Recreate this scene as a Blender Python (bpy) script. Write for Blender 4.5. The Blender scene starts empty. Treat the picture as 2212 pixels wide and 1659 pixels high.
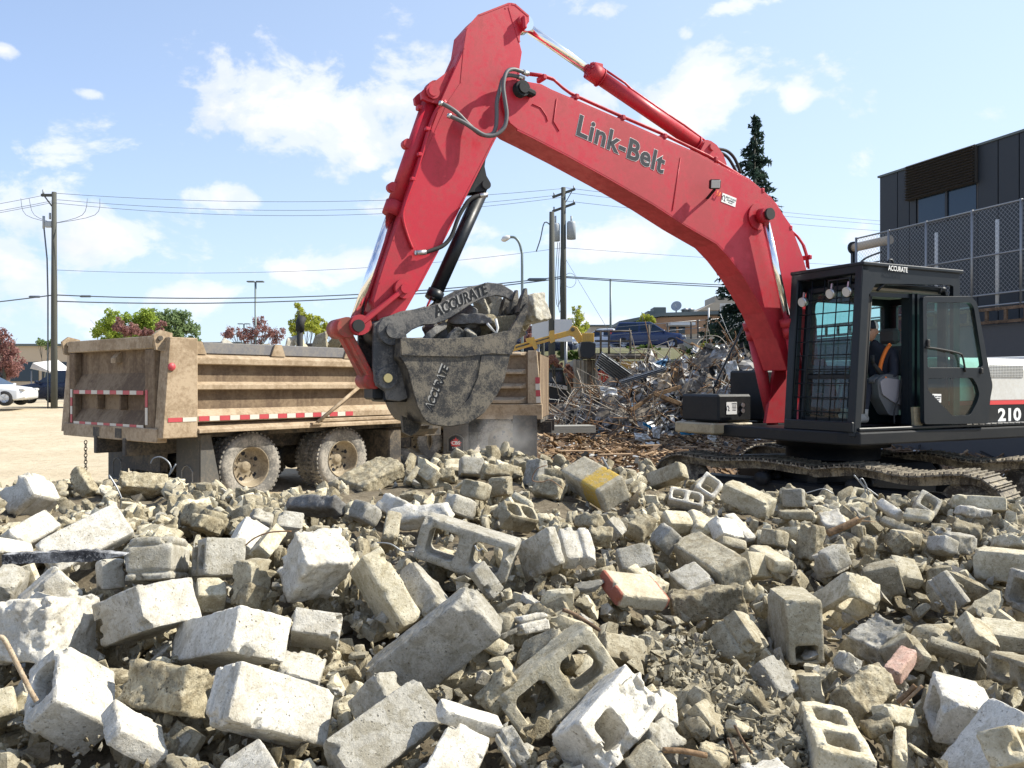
import bpy, math, random
import numpy as np
from mathutils import Vector, Matrix, Euler, Quaternion
R = math.radians
S = bpy.context.scene
COL = S.collection
# ------------------------------------------------------------------ camera, sky, sun, exposure
CAMZ = 1.8
cam_d = bpy.data.cameras.new('camera')
cam_d.sensor_width = 36.0
cam_d.lens = 36.0 * 1800.0 / 2212.0
cam_d.clip_start = 0.05
cam_d.clip_end = 2000
cam = bpy.data.objects.new('camera', cam_d)
COL.objects.link(cam)
cam.location = (0, 0, CAMZ)
cam.rotation_euler = (R(90), 0, 0)
S.camera = cam
SUN_EL, SUN_AZ = 43.0, 83.0        # azimuth measured from +Y (view direction) towards +X (right)
sx = math.sin(R(SUN_AZ)) * math.cos(R(SUN_EL))
sy = math.cos(R(SUN_AZ)) * math.cos(R(SUN_EL))
sz = math.sin(R(SUN_EL))
sun_d = bpy.data.lights.new('sun', 'SUN')
sun_d.energy = 5.0
sun_d.angle = R(0.5)
sun_d.color = (1.0, 0.94, 0.82)
sun = bpy.data.objects.new('sun', sun_d)
COL.objects.link(sun)
sun.rotation_euler = Vector((sx, sy, sz)).to_track_quat('Z', 'Y').to_euler()
S.view_settings.view_transform = 'Standard'
S.view_settings.look = 'None'
S.view_settings.gamma = 1.0
S.view_settings.use_curve_mapping = False
S.view_settings.exposure = 0.74
S.cycles.max_bounces = 8
S.cycles.diffuse_bounces = 4
S.cycles.transparent_max_bounces = 16
S.cycles.use_denoising = True
class NT:
 """small node helper"""
 def __init__(s, tree):
  s.t = tree; s.n = tree.nodes; s.l = tree.links
 def new(s, typ, **kw):
  nd = s.n.new(typ)
  for k, v in kw.items(): setattr(nd, k, v)
  return nd
 def link(s, a, b): s.l.new(a, b)
 def val(s, sock, v):
  if hasattr(v, 'is_linked') or isinstance(v, bpy.types.NodeSocket): s.l.new(v, sock)
  else: sock.default_value = v
 def math(s, op, a, b=None, c=None, clamp=False):
  nd = s.new('ShaderNodeMath', operation=op, use_clamp=clamp)
  s.val(nd.inputs[0], a)
  if b is not None: s.val(nd.inputs[1], b)
  if c is not None: s.val(nd.inputs[2], c)
  return nd.outputs[0]
 def mix(s, f, a, b):
  nd = s.new('ShaderNodeMix', data_type='RGBA')
  s.val(nd.inputs[0], f); s.val(nd.inputs[6], col4(a)); s.val(nd.inputs[7], col4(b))
  return nd.outputs[2]
 def ramp(s, f, stops, interp='LINEAR'):
  nd = s.new('ShaderNodeValToRGB'); cr = nd.color_ramp; cr.interpolation = interp
  while len(cr.elements) < len(stops): cr.elements.new(0.5)
  for e, (p, c) in zip(cr.elements, stops):
   e.position = p; e.color = col4(c) if not isinstance(c, (int, float)) else (c, c, c, 1)
  s.val(nd.inputs[0], f)
  return nd.outputs[0]
 def noise(s, vec, scale, detail=4, rough=0.55, dist=0.0, out=0):
  nd = s.new('ShaderNodeTexNoise'); nd.inputs['Scale'].default_value = scale
  nd.inputs['Detail'].default_value = detail; nd.inputs['Roughness'].default_value = rough
  nd.inputs['Distortion'].default_value = dist
  if vec is not None: s.l.new(vec, nd.inputs['Vector'])
  return nd.outputs[out]
def col4(c):
 if isinstance(c, bpy.types.NodeSocket): return c
 return (c[0], c[1], c[2], 1.0)
def build_world():
 w = bpy.data.worlds.new('World'); S.world = w; w.use_nodes = True
 nt = NT(w.node_tree); nt.n.clear()
 out = nt.new('ShaderNodeOutputWorld'); bg = nt.new('ShaderNodeBackground')
 sky = nt.new('ShaderNodeTexSky', sky_type='NISHITA')
 sky.sun_disc = False
 sky.sun_elevation = R(SUN_EL); sky.sun_rotation = R(SUN_AZ)
 sky.air_density = 1.0; sky.dust_density = 1.6; sky.ozone_density = 1.6; sky.altitude = 50
 tc = nt.new('ShaderNodeTexCoord')
 vec = tc.outputs['Generated']
 sep = nt.new('ShaderNodeSeparateXYZ'); nt.link(vec, sep.inputs[0])
 X, Y, Z = sep.outputs
 az = nt.math('ARCTAN2', X, Y)
 el = nt.math('ARCSINE', Z)
 # cumulus: soft ellipses of cloud by direction, eaten into by noise; thin general cloud everywhere
 comb = nt.new('ShaderNodeCombineXYZ')
 nt.link(az, comb.inputs[0]); nt.link(nt.math('MULTIPLY', el, 1.5), comb.inputs[1])
 wob = nt.noise(comb.outputs[0], 9.0, 9, 0.60, 0.25)
 wob2 = nt.noise(comb.outputs[0], 2.3, 4, 0.5)
 blobs = [  # D pixels: centre, radii, strength
  (600, 235, 150, 62, 1.0), (640, 150, 110, 40, .55), (760, 250, 110, 55, .85), (865, 225, 80, 75, .9), (500, 250, 60, 40, .8),
  (465, 430, 75, 22, .85), (40, 470, 120, 50, .85), (215, 520, 170, 50, .8), (60, 580, 190, 60, .6), (330, 560, 90, 30, .55),
  (740, 565, 65, 28, .95), (630, 580, 28, 12, .9), (1505, 225, 75, 70, 1.0), (1440, 240, 40, 40, .7), (1310, 520, 110, 30, 1.0),
  (1440, 495, 60, 18, .7), (1240, 550, 60, 20, .8), (1715, 212, 28, 20, .9), (1050, 555, 60, 24, .8), (1020, 505, 50, 22, .7),
  (400, 645, 110, 26, .6), (200, 660, 200, 40, .5), (790, 352, 24, 14, .8), (185, 200, 36, 8, .6), (10, 110, 24, 10, .9),
  (1290, 695, 70, 24, .8), (850, 440, 60, 18, .5), (1000, 640, 140, 18, .35), (845, 380, 20, 14, .6), (1640, 5, 70, 12, .7), (1390, 10, 60, 10, .4), (1290, 200, 70, 40, .55),
  (1480, 75, 14, 10, .6), (1880, 510, 30, 30, .5)]
 acc = None
 for (u, v, ru, rv, st) in blobs:
  a0 = math.atan((u - 1106) / 1800.0); e0 = math.atan((829.5 - v) / math.hypot(1800, u - 1106))
  ra = ru / 1800.0 * math.cos(a0) ** 2 * 1.5; re = rv / 1800.0 * 1.5
  dx = nt.math('DIVIDE', nt.math('SUBTRACT', az, a0), ra)
  dy = nt.math('DIVIDE', nt.math('SUBTRACT', el, e0), re)
  d2 = nt.math('ADD', nt.math('MULTIPLY', dx, dx), nt.math('MULTIPLY', dy, dy))
  g = nt.math('MULTIPLY', nt.math('POWER', 2.718, nt.math('MULTIPLY', d2, -0.9)), st)
  acc = g if acc is None else nt.math('MAXIMUM', acc, g)
 # the same kind of cloud elsewhere in the sky, by noise alone
 inview = nt.math('MULTIPLY', nt.math('LESS_THAN', nt.math('ABSOLUTE', az), 0.75), nt.math('LESS_THAN', nt.math('ABSOLUTE', el), 0.7))
 gen = nt.math('MULTIPLY', nt.math('SUBTRACT', wob2, 0.42, clamp=True), 3.2)
 gen = nt.math('MULTIPLY', gen, nt.math('MULTIPLY_ADD', inview, -0.85, 1.0))
 acc = nt.math('MAXIMUM', acc, gen)
 f = nt.math('ADD', acc, nt.math('MULTIPLY', nt.math('SUBTRACT', wob, 0.53), 3.0))
 mask = nt.ramp(f, [(0.22, 0.0), (0.55, 0.6), (0.95, 1.0)], 'EASE')
 mask = nt.math('MULTIPLY', mask, nt.math('GREATER_THAN', Z, 0.0))
 # veil: pale haze towards the horizon and towards the sun
 haze = nt.math('POWER', nt.math('SUBTRACT', 1.0, nt.math('ABSOLUTE', Z), clamp=True), 5.0)
 toward = nt.math('MULTIPLY_ADD', nt.math('SINE', nt.math('MULTIPLY', nt.math('ADD', az, 0.35), 1.0)), 0.30, 0.36, clamp=True)
 hz = nt.math('ADD', nt.math('MULTIPLY', haze, 0.6), toward, clamp=True)
 skyc = nt.new('ShaderNodeVectorMath', operation='MULTIPLY')
 nt.link(sky.outputs[0], skyc.inputs[0]); skyc.inputs[1].default_value = (0.74, 1.0, 1.42)
 base = nt.mix(hz, skyc.outputs[0], (5.9, 7.1, 8.3))
 shade = nt.noise(comb.outputs[0], 5.0, 5, 0.6)
 cc = nt.mix(nt.ramp(shade, [(0.35, 0.0), (0.65, 1.0)]), (6.3, 6.5, 7.1), (8.1, 8.0, 8.1))
 fin = nt.mix(mask, base, cc)
 nt.link(fin, bg.inputs[0]); bg.inputs[1].default_value = 0.090
 nt.link(bg.outputs[0], out.inputs[0])
build_world()
# ------------------------------------------------------------------ general helpers
def tag(o, label=None, cat=None, group=None, kind=None):
 if label: o['label'] = label
 if cat: o['category'] = cat
 if group: o['group'] = group
 if kind: o['kind'] = kind
 return o
def link_mesh(name, me, mat=None, parent=None):
 o = bpy.data.objects.new(name, me); COL.objects.link(o)
 if mat is not None and not me.materials: me.materials.append(mat)
 if parent is not None: o.parent = parent
 return o
def empty(name, loc=(0, 0, 0), rz=0.0):
 o = bpy.data.objects.new(name, None); COL.objects.link(o)
 o.empty_display_size = 0.3
 o.location = loc; o.rotation_euler = (0, 0, rz)
 return o
class MB:
 """collects shapes, builds ONE mesh object"""
 def __init__(s): s.v = []; s.f = []; s.sm = []; s.mi = []; s.cur = 0
 def add(s, vs, fs, smooth=False):
  b = len(s.v); s.v += [tuple(map(float, p)) for p in vs]
  for f in fs: s.f.append(tuple(i + b for i in f)); s.sm.append(smooth); s.mi.append(s.cur)
  return s
 def box(s, c, d, rot=None, bev=0.0):
  x, y, z = d[0] / 2, d[1] / 2, d[2] / 2
  b = min(bev, x * .9, y * .9, z * .9)
  if b <= 0:
   P = [Vector((i * x, j * y, k * z)) for k in (-1, 1) for j in (-1, 1) for i in (-1, 1)]
   F = [(0, 2, 3, 1), (4, 5, 7, 6), (0, 1, 5, 4), (2, 6, 7, 3), (0, 4, 6, 2), (1, 3, 7, 5)]
  else:
   P = []; idx = {}
   for k in (-1, 1):
    for j in (-1, 1):
     for i in (-1, 1):
      for a in range(3):
       p = Vector((i * (x - b), j * (y - b), k * (z - b)))
       p[a] = (i * x, j * y, k * z)[a]
       idx[(i, j, k, a)] = len(P); P.append(p)
   F = []
   for a in range(3):
    o1, o2 = [q for q in range(3) if q != a]
    for sg in (-1, 1):
     q = []
     for (s1, s2) in ((-1, -1), (1, -1), (1, 1), (-1, 1)):
      t = [0, 0, 0]; t[a] = sg; t[o1] = s1; t[o2] = s2
      q.append(idx[(t[0], t[1], t[2], a)])
     F.append(tuple(q))
   for a in range(3):        # edges along axis a
    o1, o2 = [q for q in range(3) if q != a]
    for s1 in (-1, 1):
     for s2 in (-1, 1):
      def g(sa, face):
       t = [0, 0, 0]; t[a] = sa; t[o1] = s1; t[o2] = s2
       return idx[(t[0], t[1], t[2], face)]
      F.append((g(-1, o1), g(1, o1), g(1, o2), g(-1, o2)))
   for i in (-1, 1):
    for j in (-1, 1):
     for k in (-1, 1):
      F.append((idx[(i, j, k, 0)], idx[(i, j, k, 1)], idx[(i, j, k, 2)]))
  M = rot if rot is not None else Matrix.Identity(3)
  c = Vector(c)
  return s.add([M @ p + c for p in P], F)
 def seg(s, a, b, w, h, up=(0, 0, 1), bev=0.0, ext=0.0):
  a = Vector(a); b = Vector(b); d = b - a; L = d.length
  if L < 1e-6: return s
  x = d / L; u = Vector(up)
  y = u.cross(x)
  if y.length < 1e-4: y = Vector((0, 1, 0)).cross(x)
  y.normalize(); z = x.cross(y)
  M = Matrix((x, y, z)).transposed()
  return s.box((a + b) / 2, (L + ext, w, h), M, bev)
 def tube(s, pts, r, n=8, caps=True, smooth=True):
  pts = [Vector(p) for p in pts]
  rs = r if isinstance(r, (list, tuple)) else [r] * len(pts)
  base = len(s.v); ref = None; V = []
  for i, p in enumerate(pts):
   if i == 0: t = pts[1] - pts[0]
   elif i == len(pts) - 1: t = pts[-1] - pts[-2]
   else: t = (pts[i + 1] - pts[i]).normalized() + (pts[i] - pts[i - 1]).normalized()
   if t.length < 1e-9: t = Vector((0, 0, 1))
   t.normalize()
   if ref is None:
    ref = t.orthogonal().normalized()
   ref = (ref - t * ref.dot(t))
   if ref.length < 1e-6: ref = t.orthogonal()
   ref.normalize(); bi = t.cross(ref)
   for k in range(n):
    a = 2 * math.pi * k / n
    V.append(p + (ref * math.cos(a) + bi * math.sin(a)) * rs[i])
  F = []
  for i in range(len(pts) - 1):
   for k in range(n):
    k2 = (k + 1) % n
    F.append((i * n + k, i * n + k2, (i + 1) * n + k2, (i + 1) * n + k))
  s.add(V, F, smooth)
  if caps:
   m = len(pts) - 1
   b = len(s.v) - len(V)
   s.f.append(tuple(b + k for k in reversed(range(n)))); s.sm.append(False); s.mi.append(s.cur)
   s.f.append(tuple(b + m * n + k for k in range(n))); s.sm.append(False); s.mi.append(s.cur)
  return s
 def cyl(s, a, b, r, n=16, smooth=True): return s.tube([a, b], r, n, True, smooth)
 def prism(s, poly, y0, y1, axis='y', holes=None):
  """poly in (x, z); extruded along y from y0 to y1 (axis y) - n-gon caps"""
  n = len(poly)
  if axis == 'y': P = [(p[0], y0, p[1]) for p in poly] + [(p[0], y1, p[1]) for p in poly]
  elif axis == 'z': P = [(p[0], p[1], y0) for p in poly] + [(p[0], p[1], y1) for p in poly]
  else: P = [(y0, p[0], p[1]) for p in poly] + [(y1, p[0], p[1]) for p in poly]
  F = [tuple(range(n)), tuple(reversed(range(n, 2 * n)))]
  F += [(i, (i + 1) % n + 0, (i + 1) % n + n, i + n)[::-1] for i in range(n)]
  return s.add(P, F)
 def lathe(s, prof, c, axis=(0, 1, 0), n=32, smooth=True):
  """prof list of (r, t): radius and distance along axis"""
  ax = Vector(axis).normalized(); u = ax.orthogonal().normalized(); w = ax.cross(u); c = Vector(c)
  V = []
  for (r, t) in prof:
   for k in range(n):
    a = 2 * math.pi * k / n
    V.append(c + ax * t + (u * math.cos(a) + w * math.sin(a)) * r)
  F = []
  for i in range(len(prof) - 1):
   for k in range(n):
    k2 = (k + 1) % n
    F.append((i * n + k, i * n + k2, (i + 1) * n + k2, (i + 1) * n + k))
  return s.add(V, F, smooth)
 def mesh(s, name, mats):
  me = bpy.data.meshes.new(name)
  me.from_pydata(s.v, [], s.f)
  for m in (mats if isinstance(mats, (list, tuple)) else [mats]): me.materials.append(m)
  me.polygons.foreach_set('use_smooth', s.sm)
  me.polygons.foreach_set('material_index', s.mi)
  me.update()
  return me
 def build(s, name, mats, parent=None, fix=True):
  me = s.mesh(name, mats)
  if fix:
   import bmesh
   bm = bmesh.new(); bm.from_mesh(me)
   bmesh.ops.recalc_face_normals(bm, faces=bm.faces)
   bm.to_mesh(me); bm.free()
  return link_mesh(name, me, None, parent)
def solidify(o, t, off=0.0):
 m = o.modifiers.new('thick', 'SOLIDIFY'); m.thickness = t; m.offset = off; return o
def bevel(o, w, seg=2, ang=35):
 m = o.modifiers.new('edge', 'BEVEL'); m.width = w; m.segments = seg; m.limit_method = 'ANGLE'; m.angle_limit = R(ang); return o
def ray(u, v):                       # direction through pixel (u, v) of the 2212 px wide view, depth 1
 return Vector(((u - 1106) / 1800.0, 1.0, -(v - 829.5) / 1800.0))
def at(u, v, d):                     # world point at depth d
 r = ray(u, v); return Vector((r.x * d, d, CAMZ + r.z * d))
def atz(u, d, z):                    # point in column u at depth d and height z
 return Vector(((u - 1106) / 1800.0 * d, d, z))
def copy_tree(o, parent=None):
 c = o.copy(); COL.objects.link(c)
 if parent is not None: c.parent = parent
 for ch in list(o.children): copy_tree(ch, c)
 return c
# ------------------------------------------------------------------ materials
_M = {}
def new_mat(name):
 m = bpy.data.materials.new(name); m.use_nodes = True
 nt = NT(m.node_tree); b = nt.n['Principled BSDF']
 _M[name] = m
 return m, nt, b
def concrete(name, c1, c2, stain, stain_amt=0.35, pits=0.35, bump=0.55, scale=1.0, extra=None, rnd=0.16):
 m, nt, b = new_mat(name)
 tc = nt.new('ShaderNodeTexCoord'); oi = nt.new('ShaderNodeObjectInfo')
 off = nt.new('ShaderNodeVectorMath', operation='ADD')
 sc = nt.new('ShaderNodeVectorMath', operation='SCALE'); nt.link(oi.outputs['Location'], sc.inputs[0]); sc.inputs[3].default_value = 3.7
 nt.link(tc.outputs['Object'], off.inputs[0]); nt.link(sc.outputs[0], off.inputs[1])
 v = off.outputs[0]
 big = nt.noise(v, 6 * scale, 6, 0.65)
 mid = nt.noise(v, 26 * scale, 8, 0.7)
 fine = nt.noise(v, 160 * scale, 4, 0.7)
 blot = nt.noise(v, 13 * scale, 7, 0.75, 0.6)
 col = nt.mix(nt.ramp(mid, [(0.35, 0.0), (0.62, 1.0)]), c1, c2)
 col = nt.mix(nt.math('MULTIPLY', nt.ramp(blot, [(0.49, 0.0), (0.58, 1.0)]), stain_amt), col, stain)
 spk = nt.noise(v, 75 * scale, 5, 0.8)
 col = nt.mix(nt.math('MULTIPLY', nt.ramp(spk, [(0.56, 0.0), (0.63, 1.0)]), stain_amt * 1.3), col, tuple(x * 0.6 for x in stain))
 col = nt.mix(nt.math('MULTIPLY', nt.ramp(big, [(0.48, 0.0), (0.68, 1.0)]), stain_amt * .9), col, tuple(x * 0.75 for x in stain))
 if extra: col = extra(nt, v, tc, col)
 vor = nt.new('ShaderNodeTexVoronoi'); vor.inputs['Scale'].default_value = 55 * scale; nt.link(v, vor.inputs['Vector'])
 pit = nt.ramp(vor.outputs['Distance'], [(0.10, 1.0), (0.24, 0.0)])
 pit = nt.math('MULTIPLY', pit, nt.ramp(mid, [(0.5, 0.0), (0.58, 1.0)]))
 col = nt.mix(nt.math('MULTIPLY', pit, pits), col, tuple(x * 0.38 for x in stain))
 g = nt.math('MULTIPLY_ADD', nt.ramp(fine, [(0.3, 0.0), (0.75, 1.0)]), 0.34, 0.83)
 g = nt.math('MULTIPLY', g, nt.math('MULTIPLY_ADD', oi.outputs['Random'], rnd * 2, 1 - rnd))
 vm = nt.new('ShaderNodeVectorMath', operation='SCALE'); nt.link(col, vm.inputs[0]); nt.link(g, vm.inputs[3])
 nt.link(vm.outputs[0], b.inputs['Base Color'])
 b.inputs['Roughness'].default_value = 0.93; b.inputs['Specular IOR Level'].default_value = 0.15
 bp = nt.new('ShaderNodeBump'); bp.inputs['Strength'].default_value = bump; bp.inputs['Distance'].default_value = 0.010
 h = nt.math('ADD', nt.math('MULTIPLY', mid, 0.9), nt.math('MULTIPLY', fine, 0.35))
 h = nt.math('SUBTRACT', h, nt.math('MULTIPLY', pit, 0.6))
 nt.link(h, bp.inputs['Height']); nt.link(bp.outputs[0], b.inputs['Normal'])
 return m
def paint_extra(nt, v, tc, col):          # yellow kerb paint on one end of the block
 sep = nt.new('ShaderNodeSeparateXYZ'); nt.link(tc.outputs['Object'], sep.inputs[0])
 n = nt.noise(v, 22, 6, 0.7)
 x = nt.math('ADD', sep.outputs[0], nt.math('MULTIPLY', nt.math('SUBTRACT', n, .5), .10))
 k = nt.math('MULTIPLY', nt.ramp(nt.math('ADD', x, .5), [(0.47, 1.0), (0.50, 0.0)]), nt.ramp(nt.math('ADD', sep.outputs[0], .5), [(0.278, 0.0), (0.288, 1.0)]))
 k = nt.math('MULTIPLY', k, nt.ramp(nt.noise(v, 34, 6, .75), [(0.36, 0.25), (0.5, 1.0)]))
 return nt.mix(k, col, (0.50, 0.34, 0.075))
def red_extra(nt, v, tc, col):            # brick red glazed end
 sep = nt.new('ShaderNodeSeparateXYZ'); nt.link(tc.outputs['Object'], sep.inputs[0])
 return nt.mix(nt.ramp(nt.math('ABSOLUTE', sep.outputs[0]), [(0.118, 0.0), (0.124, 1.0)]), col, (0.30, 0.11, 0.075))
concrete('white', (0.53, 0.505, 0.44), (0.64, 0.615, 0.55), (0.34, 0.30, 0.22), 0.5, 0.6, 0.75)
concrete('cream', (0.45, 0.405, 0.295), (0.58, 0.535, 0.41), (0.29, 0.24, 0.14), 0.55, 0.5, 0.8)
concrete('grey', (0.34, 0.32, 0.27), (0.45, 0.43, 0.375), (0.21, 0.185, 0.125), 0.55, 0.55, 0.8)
concrete('tan', (0.34, 0.30, 0.215), (0.47, 0.43, 0.325), (0.21, 0.17, 0.10), 0.60, 0.50, 0.9)
concrete('rough', (0.30, 0.255, 0.165), (0.48, 0.43, 0.31), (0.17, 0.135, 0.08), 0.65, 0.60, 1.3)
concrete('dark', (0.13, 0.13, 0.125), (0.21, 0.205, 0.195), (0.09, 0.08, 0.07), 0.5, 0.5, 0.9)
concrete('paint', (0.38, 0.34, 0.25), (0.50, 0.46, 0.36), (0.23, 0.19, 0.12), 0.5, 0.45, 0.8, extra=paint_extra, rnd=0.0)
concrete('redside', (0.44, 0.39, 0.28), (0.55, 0.50, 0.38), (0.31, 0.25, 0.16), 0.35, 0.3, 0.6, rnd=0.0, extra=red_extra)
concrete('pink', (0.44, 0.27, 0.21), (0.52, 0.38, 0.31), (0.28, 0.18, 0.13), 0.5, 0.5, 0.9)
concrete('dirt', (0.13, 0.108, 0.075), (0.22, 0.185, 0.13), (0.07, 0.057, 0.038), 0.6, 0.3, 1.0, 0.5)  # heap soil, its colour lowered so gaps between blocks read as shadow
# ------------------------------------------------------------------ implicit surfaces for broken masonry
import bmesh
_rng = np.random.default_rng(11)
_LAT = [_rng.random((32, 32, 32)).astype(np.float32) for _ in range(4)]
def vnoise(P, freq, seed=0):
 L = _LAT[seed % 4]; q = P * freq + seed * 7.31
 i = np.floor(q).astype(np.int64); f = (q - i); f = f * f * (3 - 2 * f); i &= 31; j = (i + 1) & 31
 x0, y0, z0 = i[..., 0], i[..., 1], i[..., 2]; x1, y1, z1 = j[..., 0], j[..., 1], j[..., 2]
 fx, fy, fz = f[..., 0], f[..., 1], f[..., 2]
 a = L[x0, y0, z0] * (1 - fx) + L[x1, y0, z0] * fx
 b = L[x0, y1, z0] * (1 - fx) + L[x1, y1, z0] * fx
 c = L[x0, y0, z1] * (1 - fx) + L[x1, y0, z1] * fx
 d = L[x0, y1, z1] * (1 - fx) + L[x1, y1, z1] * fx
 return (a * (1 - fy) + b * fy) * (1 - fz) + (c * (1 - fy) + d * fy) * fz - 0.5
def fbm(P, freq, seed=0, o=3):
 s = 0; a = 1
 for k in range(o): s = s + a * vnoise(P, freq * 2 ** k, seed + k); a *= 0.55
 return s
def surface_net(func, lo, hi, h):
 lo = np.array(lo, float); hi = np.array(hi, float)
 n = np.ceil((hi - lo) / h).astype(int) + 1
 ax = [lo[k] + h * np.arange(n[k]) for k in range(3)]
 G = np.stack(np.meshgrid(*ax, indexing='ij'), -1)
 F = func(G)
 F[0] = F[-1] = 1; F[:, 0] = F[:, -1] = 1; F[:, :, 0] = F[:, :, -1] = 1
 ins = F < 0
 c = [slice(0, -1), slice(1, None)]
 acc = np.zeros((n[0] - 1, n[1] - 1, n[2] - 1, 3)); cnt = np.zeros(acc.shape[:3])
 corners = [(i, j, k) for i in (0, 1) for j in (0, 1) for k in (0, 1)]
 for a in corners:
  for d in range(3):
   if a[d]: continue
   b = list(a); b[d] = 1
   fa = F[c[a[0]], c[a[1]], c[a[2]]]; fb = F[c[b[0]], c[b[1]], c[b[2]]]
   m = (fa < 0) != (fb < 0)
   t = np.where(m, fa / np.where(m, fa - fb, 1), 0)
   for k in range(3):
    acc[..., k] += m * (a[k] + (t if k == d else 0))
   cnt += m
 act = cnt > 0
 idx = -np.ones(act.shape, int); idx[act] = np.arange(act.sum())
 base = np.stack(np.nonzero(act), -1)
 V = lo + h * (base + acc[act] / cnt[act][:, None])
 quads = []
 for d in range(3):
  sl0 = [slice(None)] * 3; sl1 = [slice(None)] * 3
  sl0[d] = slice(0, -1); sl1[d] = slice(1, None)
  A = ins[tuple(sl0)]; B = ins[tuple(sl1)]
  o1, o2 = [(1, 2), (2, 0), (0, 1)][d]
  e = np.stack(np.nonzero(A != B), -1)
  e = e[(e[:, o1] > 0) & (e[:, o2] > 0) & (e[:, o1] < n[o1] - 1) & (e[:, o2] < n[o2] - 1)]
  if not len(e): continue
  s = A[tuple(e.T)]
  q = []
  for (a1, a2) in ((1, 1), (0, 1), (0, 0), (1, 0)):
   p = e.copy(); p[:, o1] -= a1; p[:, o2] -= a2
   q.append(idx[tuple(p.T)])
  q = np.stack(q, -1)
  q[~s] = q[~s][:, ::-1]
  quads.append(q)
 return V, np.concatenate(quads)
def np_mesh(name, V, Q, mat, smooth=True, sharp=None):
 me = bpy.data.meshes.new(name)
 me.vertices.add(len(V)); me.vertices.foreach_set('co', V.astype(np.float32).ravel())
 k = Q.shape[1]
 me.loops.add(Q.size); me.loops.foreach_set('vertex_index', Q.astype(np.int32).ravel())
 me.polygons.add(len(Q)); me.polygons.foreach_set('loop_start', (np.arange(len(Q)) * k).astype(np.int32))
 me.polygons.foreach_set('use_smooth', np.full(len(Q), smooth))
 me.update(calc_edges=True)
 if sharp: me.set_sharp_from_angle(angle=R(sharp))
 if mat is not None: me.materials.append(mat)
 return me
def sbox(P, c, b, r=0.0):
 q = np.abs(P - np.array(c)) - (np.array(b) - r)
 return np.linalg.norm(np.maximum(q, 0), axis=-1) + np.minimum(q.max(-1), 0) - r
def rrect(x, y, cx, cy, hx, hy, r):
 qx = np.abs(x - cx) - (hx - r); qy = np.abs(y - cy) - (hy - r)
 return np.hypot(np.maximum(qx, 0), np.maximum(qy, 0)) + np.minimum(np.maximum(qx, qy), 0) - r
GROOVES = {'b1': (2, (-.22, .3), .016, .012), 'b4': (2, (-.3, .32), .010, .010), 'b6': (2, (.2,), .03, .012), 'b13': (1, (-.25, .25), .010, .008),
  'b23': (0, (0.02,), .03, .012), 'b36': (0, (-.22,), .008, .006), 'b41': (0, (-.05,), .01, .011), 'b45': (1, (.28,), .012, .010),
  'b76': (0, (-.2, .2), .006, .008), 'b80': (1, (.1,), .008, .008)}
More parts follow.
